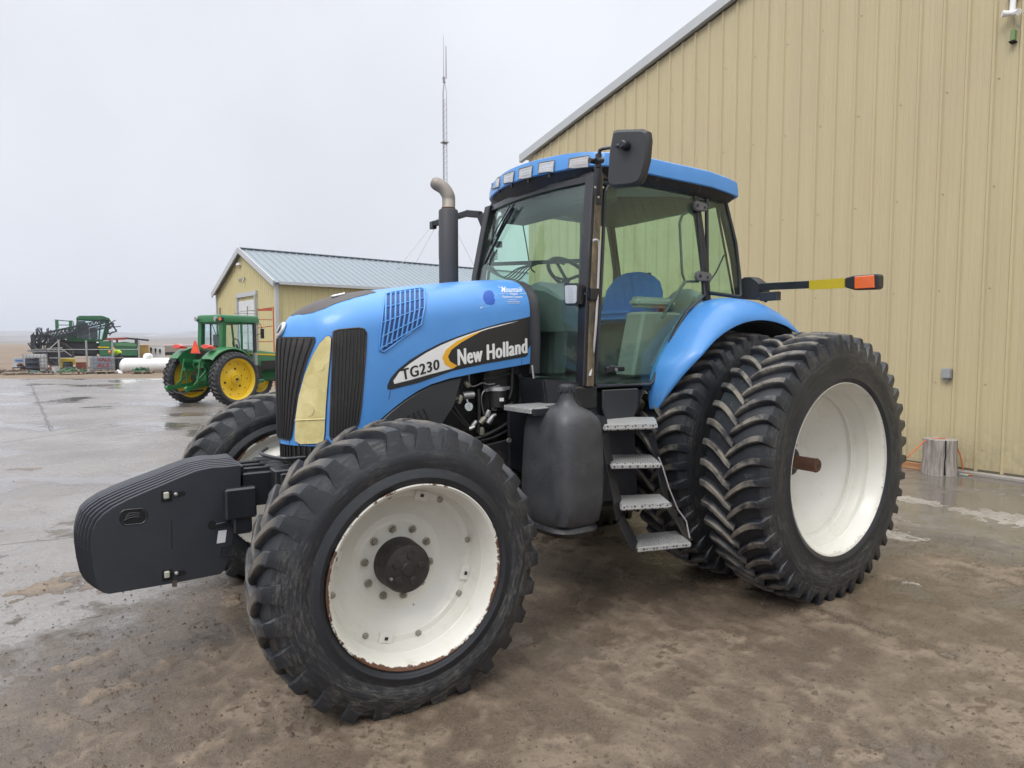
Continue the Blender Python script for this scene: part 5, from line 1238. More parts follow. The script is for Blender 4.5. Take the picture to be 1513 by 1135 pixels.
pts = [at(1322, 690, D=(sp_-CL).dot(FW)+.2), gg(1340, 676), gg(1358, 659), gg(1368, 651), gg(1382, 648.3), gg(1397, 648.3), gg(1409, 654), gg(1417, 668), gg(1421, 682), gg(1423.5, 697), G(1428, 702)+V((0, 0, .01)), G(1436, 703)+V((0, 0, .01))]
b = B(); b.tube(spline(pts), .008, 8); tag(b.build('extension_cord', CORD, smooth=60), 'orange extension cord looped over the stump by the wall', 'cord')
b = B(); b.box((0, 0, .012), (.11, .05, .025)); q = b.build('cord_plug', simple('plug_green', (.30, .36, .32), .5), None, bevel=.006, loc=G(1424, 703)); q.rotation_euler.z = rzb; tag(q, 'pale green plug block lying on the concrete beside the stump', 'plug')
b = B(); b.box((0, 0, .045), (.55, .06, .09)); q = b.build('timber_offcut', brushed('fresh_timber', (.30, .14, .06), (.50, .27, .13), (.1, 1, 1), .8, 0, 14, .3), None, bevel=.004, loc=at(1345, 692, Z=0)); q.rotation_euler.z = rzb; tag(q, 'reddish timber offcut on the ground between wall and stump', 'timber')
# ============================================================ the shed with a metal roof, far left
def cam2(x, z): p = CL+FH*z+RT*x; return V((p.x, p.y, 0))
s0 = cam2(-11.6, 33); sxv = (RT*.777+FH*.629).normalized(); syv = V((-sxv.y, sxv.x, 0))
SHED = thing('metal_shed', 'yellow ribbed metal shed with a blue-grey gable roof beyond the green tractor', 'shed', s0, atan2(sxv.y, sxv.x))
SW, SL_, SE, SP = 10.2, 26.0, 4.80, 6.86
YSID = simple('yellow_siding', (.52, .46, .24), .45, var=.06, vs=2)
SHR = simple('shed_roof_steel', (.20, .24, .272), .45, .15, var=.1, vs=.7)
def ribbed(b, a, c, n, z0, ztop, out, rib=.03, w=.06):
    a = V(a); c = V(c); o_ = V(out)
    P = []
    for k in range(n):
        for f, h in ((0, 0), (.70, 0), (.78, rib), (.90, rib), (.98, 0)): P.append((a+(c-a)*((k+f)/n)+o_*h, (k+f)/n))
    i = b.vs([V((p.x, p.y, z0)) for p, f in P]); j = b.vs([V((p.x, p.y, ztop(f))) for p, f in P])
    for k in range(len(P)-1): b.face(i+k, i+k+1, j+k+1, j+k)
b = B(); ribbed(b, (-.02, 0, 0), (-.02, SW, 0), 34, 0, lambda f: SE+(SP-SE)*(1-abs(2*f-1))-.03, (-1, 0, 0)); b.build('gable_wall', YSID, SHED)
b = B(); ribbed(b, (0, -.02, 0), (SL_, -.02, 0), 86, 0, lambda f: SE-.02, (0, -1, 0)); b.build('long_wall', YSID, SHED)
b = B(); b.ext([V((0, 0, 0)), V((0, SW, 0)), V((0, SW, SE-.05)), V((0, SW/2, SP-.05)), V((0, 0, SE-.05))], (SL_, 0, 0)); b.build('shell', YSID, SHED)
for k, sg in enumerate((1, -1)):
    b = B(); N_ = 66
    def rp(x, f): 
        y = (-.3+(SW/2+.3)*f) if sg > 0 else (SW+.3-(SW/2+.3)*f)
        return V((x, y, SE-.12+(SP-SE+.12)*f+.08))
    P = []
    for q in range(N_):
        for f, h in ((0, 0), (.72, 0), (.80, .045), (.90, .045), (.98, 0)): P.append((-.25+(SL_+.5)*(q+f)/N_, h))
    i = b.vs([rp(x, 0)+V((0, 0, h)) for x, h in P]); j = b.vs([rp(x, 1)+V((0, 0, h)) for x, h in P])
    for q in range(len(P)-1): b.face(i+q, i+q+1, j+q+1, j+q)
    b.ext([rp(-.25, 0)-V((0, 0, .06)), rp(-.25, 1)-V((0, 0, .06)), rp(-.25, 1)-V((0, 0, .008)), rp(-.25, 0)-V((0, 0, .008))], (SL_+.5, 0, 0))
    b.build('roof', SHR, SHED)
    b = B(); b.beam(rp(-.29, -.01)-V((0, 0, .06)), rp(-.29, 1.0)-V((0, 0, .06)), .06, .30); b.build('rake_trim', TRIM, SHED)
b = B(); b.beam((-.26, SW/2, SP+.13), (SL_+.26, SW/2, SP+.13), .3, .06); b.build('ridge_cap', SHR, SHED, bevel=.02)
b = B(); b.beam((-.06, -.06, 0), (-.06, -.06, SE), .16, .16, (1, 0, 0)); b.beam((0, -.32, SE-.08), (SL_, -.32, SE-.08), .10, .14); b.build('corner_trim', TRIM, SHED)
b = B(); b.beam((-.07, SW+.03, 0), (-.07, SW+.03, SE), .12, .12, (1, 0, 0)); b.build('corner_trim', TRIM, SHED)
b = B()
for k in range(7): b.box((-.06, 4.5, .3+.585*k), (.05, 2.9, .565))
dr = b.build('overhead_door', brushed('door_white', (.52, .53, .55), (.66, .67, .68), (1, 1, 1), .5, 0, 3, .05), SHED, bevel=.01)
b = B(); b.beam((-.08, 2.95, 0), (-.08, 2.95, 4.35), .12, .2, (1, 0, 0)); b.beam((-.08, 6.05, 0), (-.08, 6.05, 4.35), .12, .2, (1, 0, 0)); b.beam((-.08, 2.85, 4.42), (-.08, 6.15, 4.42), .12, .24); b.build('door_frame', TRIM, dr)
b = B(); b.box((-.12, 5.6, 6.15), (.16, .5, .14)); b.build('gable_light', WHITEP, SHED, bevel=.02)
b = B(); b.beam((-.10, 5.9, 5.32), (-.10, 4.7, 5.34), .05, .05); b.tube([(-.10, 4.8, 5.3), (-.18, 4.75, 5.1)], .05, 6); b.build('pipe_outlet', ALU, SHED)
b = B(); b.tube([(2.0, SW-.8, 5.0), (2.0, SW-.8, 5.75)], .14, 12); b.tube([(2.0, SW-.8, 5.7), (2.0, SW-.8, 5.85)], [.26, .2], 12); b.build('flue', ALU, SHED)
b = B(); b.beam((-.08, SW-.6, 2.2), (-.08, SW-.6, 3.9), .12, .10, (1, 0, 0)); b.build('wall_conduit', BOLT, SHED)
# ============================================================ radio mast
tw = far(659, 50); Hm = hgt(128, 50)
MAST = thing('radio_mast', 'tall thin lattice radio mast with guy wires beyond the metal shed', 'mast', tw)
MET = simple('galvanised', (.30, .31, .33), .5, .5)
b = B(); rr = .17; L3 = [V((rr*cos(a), rr*sin(a), 0)) for a in (.3, .3+2*pi/3, .3+4*pi/3)]; Zt = Hm-1.0
for p in L3: b.tube([p, p+V((0, 0, Zt)), V((0, 0, Hm-.1))], [.026, .024, .02], 5)
for k in range(int(Zt/.42)):
    z = .42*k
    for i in range(3):
        p, q = L3[i], L3[(i+1) % 3]; b.tube([p+V((0, 0, z)), q+V((0, 0, z+.42))], .011, 4); b.tube([p+V((0, 0, z)), q+V((0, 0, z))], .009, 4)
b.build('lattice', MET, MAST)
b = B(); b.box((0, 0, hgt(218, 50)), (.46, .46, .07)); b.build('collar', MET, MAST)
b = B(); b.tube([(0, 0, Hm-.3), (.05, 0, Hm+.1)], .10, 8); b.build('mast_head', MET, MAST)
b = B(); b.tube([(.14*RT.x, .14*RT.y, Hm), (.14*RT.x, .14*RT.y, hgt(83, 50))], [.045, .03], 6); b.build('antenna', MET, MAST)
b = B(); b.tube([(-.04*RT.x, -.04*RT.y, Hm), (-.04*RT.x, -.04*RT.y, hgt(68, 50))], [.025, .012], 6); b.build('antenna', MET, MAST)
gz = V((0, 0, hgt(313, 50)))
for q in (at(580, 407, D=40.2), cam2(1.0, 62), cam2(-14, 62)):
    b = B(); b.tube([gz, q-tw], .022 if q.z > 1 else .012, 4); b.build('guy_wire', MET, MAST)
# ============================================================ the green tractor
GRN = simple('green_paint', (.012, .135, .040), .38, var=.12, vs=3, dirt=(.06, .10, .05), dirt_lo=.6, dirt_hi=.85, ds=6, coat=.2)
YEL = simple('yellow_rim', (.74, .50, .012), .42, var=.06, vs=4, dirt=(.30, .22, .06), dirt_lo=.62, dirt_hi=.8, ds=9)
GLASS2 = glass('pale_tinted_glass', (.93, .985, .985))
RUBG = rubber('field_tyre_rubber', .79, .17, (.12, .105, .085))
SMV = simple('orange_triangle', (.85, .10, .02), .4); TAIL = lens('tail_red', (.80, .07, .05), .3)
th = radians(62); gf = (RT*cos(th)+FH*sin(th)).normalized()
gp = cam2((346-756.5)/CF*19.1, 19.1)        # right rear wheel, on the ground
GT = thing('tractor', 'smaller green tractor with yellow wheel rims and orange warning triangle, seen from behind', 'tractor', (0, 0, 0), atan2(gf.y, gf.x), None)
GT.location = gp+V((-gf.y, gf.x, 0))*1.0
R = .785; AX = .755
gw = thing('rear_wheel', None, None); gw.parent = GT
tyre_mesh(R, .155, .185, .592, .15, .036, 34, .11, .036, AX, .02).build('tyre', RUBG, gw, smooth=32)
b = B(); b.lathe([(.575, .13), (.59, .15), (.605, .158), (.604, .146), (.578, .125), (.555, .10), (.55, .02), (.545, -.02), (.57, -.13), (.604, -.155), (.59, -.155), (.55, -.11), (.53, -.02), (.53, .06), (.55, .11)], n=72, loop=True); b.build('rim_ring', YEL, gw, smooth=35)
b = B(); b.lathe([(0, .02), (.17, .02), (.20, .015), (.27, -.05), (.33, -.065), (.44, -.03), (.50, -.01), (.535, 0), (.535, -.02), (.44, -.05), (.33, -.085), (.2, -.02), (0, -.02)], n=64); gd = b.build('wheel_disc', YEL, gw, smooth=40)
for k in range(6):
    a = 2*pi*k/6+.3; b = B(); b.tube([(.30*cos(a), -.055, .30*sin(a)), (.30*cos(a), -.050, .30*sin(a))], .034 if k % 2 else .020, 16); b.build('hole', HOLE, gd)
for k in range(10):
    a = 2*pi*k/10; b = B(); b.tube([(.455*cos(a), -.022, .455*sin(a)), (.455*cos(a), -.008, .455*sin(a))], .016, 8); b.build('bolt', RUST, gd)
b = B(); b.lathe([(0, .10), (.05, .10), (.055, .085), (.14, .08), (.145, .06), (.15, .02), (0, .02)], n=32); gh = b.build('hub', YEL, gw, smooth=40)
for k in range(10):
    a = 2*pi*k/10; b = B(); b.tube([(.105*cos(a), .078, .105*sin(a)), (.105*cos(a), .098, .105*sin(a))], .013, 6); b.build('wheel_nut', BOLT, gh)
b = B(); b.tube([(0, .09, 0), (0, .125, 0)], .042, 14); b.build('axle_end', HUBB, gh)
gw.location = (0, -1.0, AX); gw.scale = (1, -1, 1)
g2 = copy_tree(gw, GT); g2.location = (0, 1.0, AX); g2.scale = (1, 1, 1)
# front wheels
g3 = thing('front_wheel', None, None); g3.parent = GT
tyre_mesh(.56, .13, .155, .40, .13, .034, 26, .10, .034, .54, .02).build('tyre', RUBG, g3, smooth=32)
b = B(); b.lathe([(.0, -.02), (.2, -.02), (.33, .0), (.36, .02), (.375, .10), (.405, .135), (.41, .12), (.385, .08), (.385, -.1), (.41, -.13), (.36, -.06), (.34, -.02), (0, -.04)], n=56); b.build('wheel_disc', YEL, g3, smooth=40)
g3.location = (2.45, -.86, .54); g3.scale = (1, -1, 1)
g4 = copy_tree(g3, GT); g4.location = (2.45, .86, .54); g4.scale = (1, 1, 1)
def shrink_cab():
    """the cab is narrower and sits a little further forward than it was laid out"""
    def go(o):
        for v in o.data.vertices: v.co.x = .0+(v.co.x+.42)*.80; v.co.y *= .80
        for c in SC.objects:
            if c.parent == o and c.type == 'MESH': go(c)
    for o in list(SC.objects):
        if o.parent == GT and o.type == 'MESH' and o.name.split('.')[0] in ('cab_frame', 'roof', 'rear_window', 'side_window', 'door_glass', 'windscreen', 'seat', 'steering_wheel', 'mirror'): go(o)
def gpart(name, mb, mat, par=None, **k): return mb.build(name, mat, par or GT, **k)
# body
b = B(); b.tube([(0, -.8, AX), (0, -.35, AX), (0, -.2, AX), (0, .2, AX), (0, .35, AX), (0, .8, AX)], [.09, .10, .22, .22, .10, .09], 16); gpart('rear_axle', b, GRN, smooth=40)
b = B(); b.box((.55, 0, .85), (1.5, .5, .5)); b.box((1.9, 0, .90), (1.5, .40, .45)); b.box((2.45, 0, .62), (.2, 1.5, .14)); b.box((1.0, -.50, .62), (.95, .10, .10)); gpart('chassis', b, GRN, bevel=.02)
rows = []
for x, w_, zt_ in ((1.05, .36, 1.60), (1.6, .36, 1.58), (2.3, .34, 1.50), (2.75, .30, 1.40), (2.98, .24, 1.25)):
    rows.append([V((x, -w_, .95)), V((x, -w_, zt_-.14)), V((x, -w_*.8, zt_-.03)), V((x, 0, zt_)), V((x, w_*.8, zt_-.03)), V((x, w_, zt_-.14)), V((x, w_, .95))])
b = B(); b.rings(rows); gho = gpart('hood', b, GRN, smooth=35)
b = B(); b.beam((1.06, -.366, 1.47), (2.35, -.352, 1.40), .012, .05); gpart('yellow_stripe', b, YEL, gho)
b = B(); b.box((1.95, -.36, 1.10), (.85, .02, .28)); gpart('side_screen', b, GRILLE, gho)
# cab
zr = 2.60
b = B()
b.ext([V((-.42, y, 1.50)) for y in (-.62, .62)]+[V((-.42, .62, 1.60)), V((-.42, -.62, 1.60))], (.10, 0, 0))
for s in (1, -1):
    b.beam((-.38, s*.58, 1.50), (-.32, s*.58, 2.42), .20, .17, (1, 0, 0)); b.beam((.42, s*.66, 1.1), (.42, s*.66, 2.42), .06, .06, (1, 0, 0)); b.beam((1.12, s*.50, 1.0), (1.02, s*.60, 2.42), .06, .06, (1, 0, 0))
    b.beam((-.38, s*.62, 2.40), (1.02, s*.62, 2.40), .06, .08); b.beam((-.38, s*.62, 1.55), (.42, s*.66, 1.30), .05, .06); b.beam((.42, s*.66, .98), (1.12, s*.52, .98), .06, .06)
b.beam((-.36, -.6, 2.40), (-.36, .6, 2.40), .06, .08); b.beam((1.02, -.6, 2.40), (1.02, .6, 2.40), .06, .08)
gc = gpart('cab_frame', b, GRN, bevel=.008)
b = B(); b.box((.60, 0, 1.0), (1.3, 1.0, .08)); b.box((-.05, 0, 1.28), (.10, 1.0, .60)); gpart('cab_floor', b, BLKM)
def gouter(z, ins, k0=1): return [V((x, y, z)) for x, y in [(-.50+ins, -.60), (-.44+ins, -.68+ins), (-.30, -.72+ins), (1.15, -.72+ins), (1.26-ins, -.66+ins), (1.30-ins, -.5), (1.30-ins, .5), (1.26-ins, .66-ins), (1.15, .72-ins), (-.30, .72-ins), (-.44+ins, .68-ins), (-.50+ins, .60)]]
b = B(); b.rings([gouter(2.40, .06), gouter(2.41, .0), gouter(2.53, .0), gouter(2.60, .04), gouter(2.63, .16)]); gr = gpart('roof', b, GRN, smooth=35)
for (x, y) in ((-.50, .56), (-.50, -.50)):
    b = B(); b.tube([(x-.10, y, 2.50), (x+.02, y, 2.50)], [.07, .05], 14); gpart('work_light', b, ALU, gr, smooth=40)
b = B(); b.box((-.46, -.69, 2.49), (.12, .14, .11)); q = gpart('indicator_housing', b, HOSE, gr, bevel=.01)
b = B(); b.box((-.525, -.70, 2.49), (.02, .11, .08)); gpart('indicator', b, ORANGE, q)
b = B(); b.ext([V((-.37, -.55, 1.60)), V((-.37, .55, 1.60)), V((-.345, .55, 2.36)), V((-.345, -.55, 2.36))], (.006, 0, 0)); q = gpart('rear_window', b, GLASS2)
b = B(); b.beam((-.38, .04, 1.60), (-.355, .04, 2.36), .03, .05, (1, 0, 0)); b.tube([(-.40, -.1, 2.34), (-.40, -.42, 1.85)], .014, 5); gpart('window_bar', b, BLK, q)
for s in (1, -1):
    b = B(); b.ext([V((-.33, s*.63, 1.58)), V((.40, s*.67, 1.33)), V((.40, s*.67, 2.36)), V((-.30, s*.63, 2.36))], (0, -s*.006, 0)); gpart('side_window', b, GLASS2)
    b = B(); P = [V((.45, s*.67, 1.02)), V((1.10, s*.53, 1.02)), V((1.01, s*.61, 2.36)), V((.45, s*.67, 2.36))]; b.ext(P, (0, -s*.006, 0)); q = gpart('door_glass', b, GLASS2)
    b = B(); frame_tube(b, P, .018, 6); gpart('door_frame', b, BLK, q)
    # fender
    F = []
    for k in range(22):
        a = radians(18+122*k/21); F.append([V((rr_*cos(a), s*y, AX+rr_*sin(a))) for y, rr_ in ((.52, .93), (.80, .93), (.90, .92), (.95, .88), (.95, .86), (.88, .89), (.52, .90))])
    b = B(); b.rings(F); fe = gpart('fender', b, GRN, smooth=40)
    b = B(); b.ext([V((x, s*.52, z)) for x, z in ((.8, 1.05), (.72, 1.32), (.5, 1.54), (.2, 1.66), (-.2, 1.66), (-.52, 1.52), (-.66, 1.32), (-.45, 1.0))], (0, s*.03, 0)); gpart('fender_wall', b, GRN, fe)
    b = B(); b.rings([[V((x, s*.62+.17*cos(a), 1.70+.055*sin(a))) for a in [2*pi*i/14 for i in range(14)]] for x in (-.66, -.55)]); b.box((-.52, s*.62, 1.66), (.2, .30, .06)); gpart('tail_lamp', b, TAIL, fe, smooth=40)
b = B(); b.ext([V((1.14, -.48, 1.10)), V((1.14, .48, 1.10)), V((1.04, .56, 2.36)), V((1.04, -.56, 2.36))], (.006, 0, 0)); gpart('windscreen', b, GLASS2)
b = B(); b.rings([[V((x, y, z)) for x, z in ((-.12, 1.45), (.0, 1.45), (-.02, 2.05), (-.14, 2.05))] for y in (-.24, .24)]); b.box((.15, 0, 1.42), (.45, .48, .14)); b.box((.15, 0, 1.2), (.3, .3, .4)); gpart('seat', b, HOSE, bevel=.03)
b = B(); cw = V((.72, 0, 1.75)); b.tube([cw+V((-.05*sin(a), .19*cos(a), .17*sin(a))) for a in [2*pi*i/24 for i in range(25)]], .018, 6); b.tube([cw, V((.95, 0, 1.3))], .04, 8); b.box((.98, 0, 1.35), (.2, .4, .5)); gpart('steering_wheel', b, HOSE, smooth=50)
# exhaust, mirror, fuel tank
b = B(); b.tube([(1.14, -.56, 1.15), (1.14, -.56, 1.35), (1.14, -.56, 1.42), (1.14, -.56, 2.28), (1.14, -.56, 2.40)], [.05, .055, .045, .045, .04], 12); q = gpart('exhaust_stack', b, EXH, smooth=40)
b = B(); b.tube([(1.14, -.56, 1.02), (1.14, -.56, 1.50)], .062, 12); gpart('heat_sleeve', b, ALU, q, smooth=40)
b = B(); b.tube([(1.02, -.64, 2.36), (1.06, -.95, 2.38), (1.08, -1.02, 2.2)], .014, 6); b.box((1.08, -1.02, 2.08), (.05, .16, .30)); b.tube([(1.02, -.64, 2.0), (1.07, -.98, 2.1)], .012, 5); gpart('mirror', b, BLK, bevel=.01)
b = B(); b.box((.95, -.58, .90), (.70, .22, .42)); gpart('fuel_tank', b, HOSE, bevel=.04, seg=2)
shrink_cab()
# rear linkage
HT = thing('rear_linkage', None, None); HT.parent = GT
for s in (1, -1):
    b = B(); b.beam((-.25, s*.28, .62), (-1.10, s*.42, .52), .05, .11); b.tube([(-1.10, s*.42-.05, .52), (-1.10, s*.42+.05, .52)], .07, 12); gpart('lower_arm', b, GRN, HT)
    b = B(); b.beam((-.22, s*.30, 1.28), (-.62, s*.36, 1.30), .07, .10); b.tube([(-.62, s*.36, 1.28), (-.75, s*.37, .58)], .028, 8); gpart('lift_rod', b, GRN, HT)
    b = B(); b.tube([(-.18, s*.20, .72), (-.42, s*.22, 1.20)], .045, 10); gpart('lift_cylinder', b, GRN, HT)
    b = B(); b.beam((-.40, s*.30, .98), (-.85, s*.38, .62), .04, .04); gpart('sway_bar', b, GRN, HT)
b = B(); b.beam((-.30, 0, 1.0), (-.88, 0, 1.06), .06, .07); b.beam((-.84, 0, 1.08), (-.74, .05, .66), .03, .03); gpart('top_link', b, GRN, HT)
b = B(); b.box((-.28, 0, .98), (.16, .46, .62)); b.box((-.36, 0, 1.26), (.14, .50, .10)); gpart('lift_housing', b, GRN, HT, bevel=.02)
b = B(); b.beam((-.30, 0, .42), (-1.0, 0, .42), .09, .05); gpart('drawbar', b, HUBB, HT)
for k in range(6):
    y = -.14+.055*k; b = B(); b.tube([(-.36, y, 1.06-.03*(k % 2)), (-.44, y, 1.06-.03*(k % 2))], .022, 8); gpart('coupler', b, (HOSE, RUST, SMV)[k % 3], HT)
for k in range(4):
    b = B(); b.tube(spline([V((-.40, -.12+.08*k, 1.0)), V((-.55, -.15+.1*k, .85)), V((-.52, -.1+.07*k, .66)), V((-.36, -.06+.05*k, .58))]), .014, 6); gpart('hose', b, HOSE, HT)
b = B(); b.tube([V((-1.0+.05*k*0, -.40+.1*k, .47-.10*sin(pi*k/8))) for k in range(9)], .022, 6); gpart('chain', b, HUBB, HT)
b = B(); b.ext([V((-.50, -.21, 1.50)), V((-.50, .21, 1.50)), V((-.50, .035, 1.86)), V((-.50, -.035, 1.86))], (-.008, 0, 0)); sm_ = gpart('warning_triangle', b, TAIL)
b = B(); b.ext([V((-.512, -.13, 1.545)), V((-.512, .13, 1.545)), V((-.512, .0, 1.79))], (-.004, 0, 0)); gpart('triangle_centre', b, SMV, sm_)
# ============================================================ storage rack by the shed
RZ = atan2(RT.y, RT.x)
def wide(a, c, D): return upx(c, 500, (a+c)/2, D).x-upx(a, 500, (a+c)/2, D).x
def place(px, D): p = far(px, D); return p
ORR = simple('orange_rack_paint', (.42, .10, .045), .55, var=.2, dirt=(.2, .09, .05))
def RZP(px): u = (px-756.5)/CF; d = RT-FH*u; return atan2(d.y, d.x)       # square on to the line of sight, so that a thing shows its side
def upx(px, py, px0, D):
    u0 = (px0-756.5)/CF; u = (px-756.5)/CF; c = 1/sqrt(1+u0*u0); s = -u0*c
    x = D*(u-u0)/(c-u*s); return V((x, 0, hgt(py, D+x*s)))
D = 27.5; o = thing('storage_rack', 'tall orange-red steel rack standing in front of the yellow shed', 'rack', place(393, D), RZP(393))
def rk(px, py, dy=0): v = upx(px, py, 393, D); v.y = dy; return v
b = B(); b.beam(rk(405.5, 580), rk(405.5, 454), .055, .055, (1, 0, 0)); b.build('post', ORR, o)
b = B(); b.beam(rk(381.5, 580), rk(381.5, 456), .05, .05, (1, 0, 0)); b.build('post', BOLT, o)
b = B(); b.ext([rk(381, 460), rk(381, 457.5), rk(404, 454.5), rk(404, 460)], (0, .05, 0)); b.build('top_plate', ORR, o)
for (xa, ya, xb, yb) in ((368, 459.5, 381, 460), (381, 472.5, 404, 473), (381, 485, 404, 482), (381, 505, 404, 505)):
    b = B(); b.beam(rk(xa, ya), rk(xb, yb), .035, .035); b.build('beam', ORR if xa > 375 else BOLT, o)
b = B(); b.beam(rk(367.5, 580), rk(367.5, 453), .045, .045, (1, 0, 0)); b.build('post', BOLT, o)
b = B(); b.beam(rk(347.5, 463.5), rk(381, 464), .025, .025); b.build('beam', BOLT, o)
# ============================================================ crop sprayer
D = 48; X0 = 118
SPR = thing('crop_sprayer', 'big green self-propelled crop sprayer with dark folded booms in the far yard', 'sprayer', place(X0, D), RZP(X0))
SG = simple('dusty_green', (.035, .145, .07), .5, var=.25, vs=3, dirt=(.10, .11, .08), dirt_lo=.5, dirt_hi=.8)
SD = simple('sprayer_dark', (.036, .041, .052), .5, var=.35, vs=5, dirt=(.08, .075, .06), ds=5)
def sp(px, py, y=0): v = upx(px, py, X0, D); v.y = y; return v
b = B(); b.ext([sp(147, 526, -1.3), sp(202, 526, -1.3), sp(202, 506.5, -1.3), sp(169, 506, -1.3), sp(160, 504, -1.3), sp(147, 504, -1.3)], (0, 1.9, 0)); q = b.build('engine_hood', SG, SPR, bevel=.06)
b = B(); b.ext([sp(170, 507.5, -1.32), sp(201, 508, -1.32), sp(201, 512, -1.32), sp(170, 511, -1.32)], (0, -.02, 0)); b.build('hood_highlight', simple('pale_green', (.10, .24, .12), .4), q)
b = B(); b.ext([sp(145, 512, -1.32), sp(161, 512.5, -1.32), sp(161, 514, -1.32), sp(145, 513.5, -1.32)], (0, -.03, 0)); b.build('yellow_stripe', YEL, q)
b = B(); b.ext([sp(71, 526, -.8), sp(147, 526, -.8), sp(147, 504, -.8), sp(100, 503, -.8), sp(86, 497, -.8), sp(74, 498, -.8)], (0, 1.5, 0)); b.build('solution_tank', SD, SPR, bevel=.15, seg=2)
b = B(); b.ext([sp(100, 505, -.85), sp(150, 505, -.85), sp(150, 501.5, -.85), sp(100, 500, -.85)], (0, 1.5, 0)); b.build('deck', SG, SPR)
b = B(); b.ext([sp(75, 497, -.6), sp(118, 489, -.6), sp(118, 501, -.6), sp(80, 501, -.6)], (0, .8, 0)); b.build('rear_deck', SG, SPR, bevel=.04)
# cab
b = B(); P = [sp(115, 503, -.75), sp(152, 503, -.75), sp(158, 500, -.75), sp(162.5, 475, -.75), sp(117.5, 472.5, -.75), sp(113.5, 490, -.75)]
for p, q_ in zip(P, P[1:]+P[:1]):
    b.beam(p, q_, .10, .10); b.beam(p+V((0, 1.5, 0)), q_+V((0, 1.5, 0)), .10, .10)
    b.beam(p, p+V((0, 1.5, 0)), .10, .10)
b.beam(sp(147, 503, -.75), sp(151, 474, -.75), .10, .09, (1, 0, 0)); b.ext([sp(151, 503, -.77), sp(157.5, 503, -.77), sp(162.5, 475, -.77), sp(158.5, 474.6, -.77)], (0, .05, 0)); cabf = b.build('cab_frame', SG, SPR)
b = B(); b.ext([p+V((0, .06, 0)) for p in P], (0, .01, 0)); b.build('cab_glass', GLASS2, SPR)
b = B(); b.ext([p+V((0, 1.44, 0)) for p in P], (0, .01, 0)); b.build('cab_glass', GLASS2, SPR)
b = B(); b.ext([sp(115, 503, -.4), sp(134, 503, -.4), sp(133, 484, -.4), sp(128, 475, -.4), sp(118.5, 475, -.4), sp(114, 490, -.4)], (0, .9, 0)); b.build('cab_rear_wall', SD, SPR)
b = B(); b.ext([sp(114.5, 473.5, -.9), sp(164, 475, -.9), sp(165, 472.5, -.9), sp(158, 469, -.9), sp(152, 467.5, -.9), sp(119, 467.6, -.9), sp(116, 470, -.9)], (0, 1.8, 0)); b.build('roof', SG, SPR, bevel=.05, seg=2)
b = B(); b.box(sp(140, 493, -.1), (.5, .5, .8)); b.build('seat', HOSE, SPR, bevel=.06)
# boarding ladder and rail
for x in (87, 107):
    b = B(); b.ext([sp(x-2.6, 486 if x < 90 else 489, -.9), sp(x+2.6, 486 if x < 90 else 489, -.9), sp(x+2.6, 474.5, -.9), sp(x-2.6, 474.5, -.9)], (0, .12, 0)); b.build('rail_panel', SG, SPR)
b = B()
for (xa, ya, xb, yb) in ((84, 473.5, 111, 476), (88, 481, 108, 481), (86, 486, 86, 500), (91, 486, 91, 500), (84, 487, 112, 488), (105, 489, 105, 498), (111, 477, 111, 490)): b.beam(sp(xa, ya, -.85), sp(xb, yb, -.85), .06, .06, (0, 1, 0))
b.build('hand_rail', SG, SPR)
# wheels
def swheel(px):
    w_ = thing('wheel', None, None); w_.parent = SPR
    b = B(); b.lathe([(.62, .14), (.66, .19), (.80, .20), (.90, .16), (.93, 0), (.90, -.16), (.80, -.2), (.66, -.19), (.62, -.14)], n=40, loop=True); b.build('tyre', RUBG, w_, smooth=40)
    b = B(); b.lathe([(0, -.05), (.3, -.06), (.5, -.02), (.63, -.12), (.63, .12), (.5, .05), (0, .05)], n=32); b.build('wheel_disc', SD, w_, smooth=40)
    v = sp(px, 530, -.95); w_.location = (v.x, v.y, .93); return w_
w1_ = swheel(88); w2_ = copy_tree(w1_, SPR); w2_.location.x = sp(184, 530).x
w3_ = copy_tree(w1_, SPR); w3_.location.y = 1.1; w4_ = copy_tree(w2_, SPR); w4_.location.y = 1.1
# booms: lattice beams
def lattice(name, a, c, h0, h1, y, n=14, r=.035, mat=SD):
    b = B(); a0, c0_ = sp(a[0], a[1], y), sp(c[0], c[1], y); up_ = V((0, 0, 1)); wdt = V((0, .25, 0))
    b.beam(a0, c0_, r*2, r*2); b.beam(a0+up_*h0, c0_+up_*h1, r*2, r*2); b.beam(a0+wdt, c0_+wdt, r*2, r*2)
    for k in range(n):
        p = a0+(c0_-a0)*(k/n); q = a0+(c0_-a0)*((k+1)/n); hp = h0+(h1-h0)*k/n; hq = h0+(h1-h0)*(k+1)/n
        b.beam(p, q+up_*hq, r*1.2, r*1.2); b.beam(q+up_*hq, q, r*1.2, r*1.2); b.beam(p+wdt, q+up_*hq, r*1.2, r*1.2)
    return b.build(name, mat, SPR)
lattice('boom', (62, 503), (157, 478), .35, .28, -1.25, 18)
lattice('boom', (74, 507), (166, 483), .30, .22, -1.45, 18)
lattice('boom', (66, 498), (160, 476), .3, .25, 1.25, 16)
lattice('boom', (95, 519), (44, 519.5), .3, .1, -1.6, 8, .028, MET)
b = B()
rnd = random.Random(9)
for k in range(46):
    x = rnd.uniform(50, 76); y = rnd.uniform(495, 521); yy = rnd.uniform(-1.2, 1.2)
    a = sp(x, y, yy); b.beam(a, a+V((rnd.choice((0, 0, .5, -.3)), rnd.uniform(-.2, .2), rnd.choice((.6, -.5, .1)))), .07, .07)
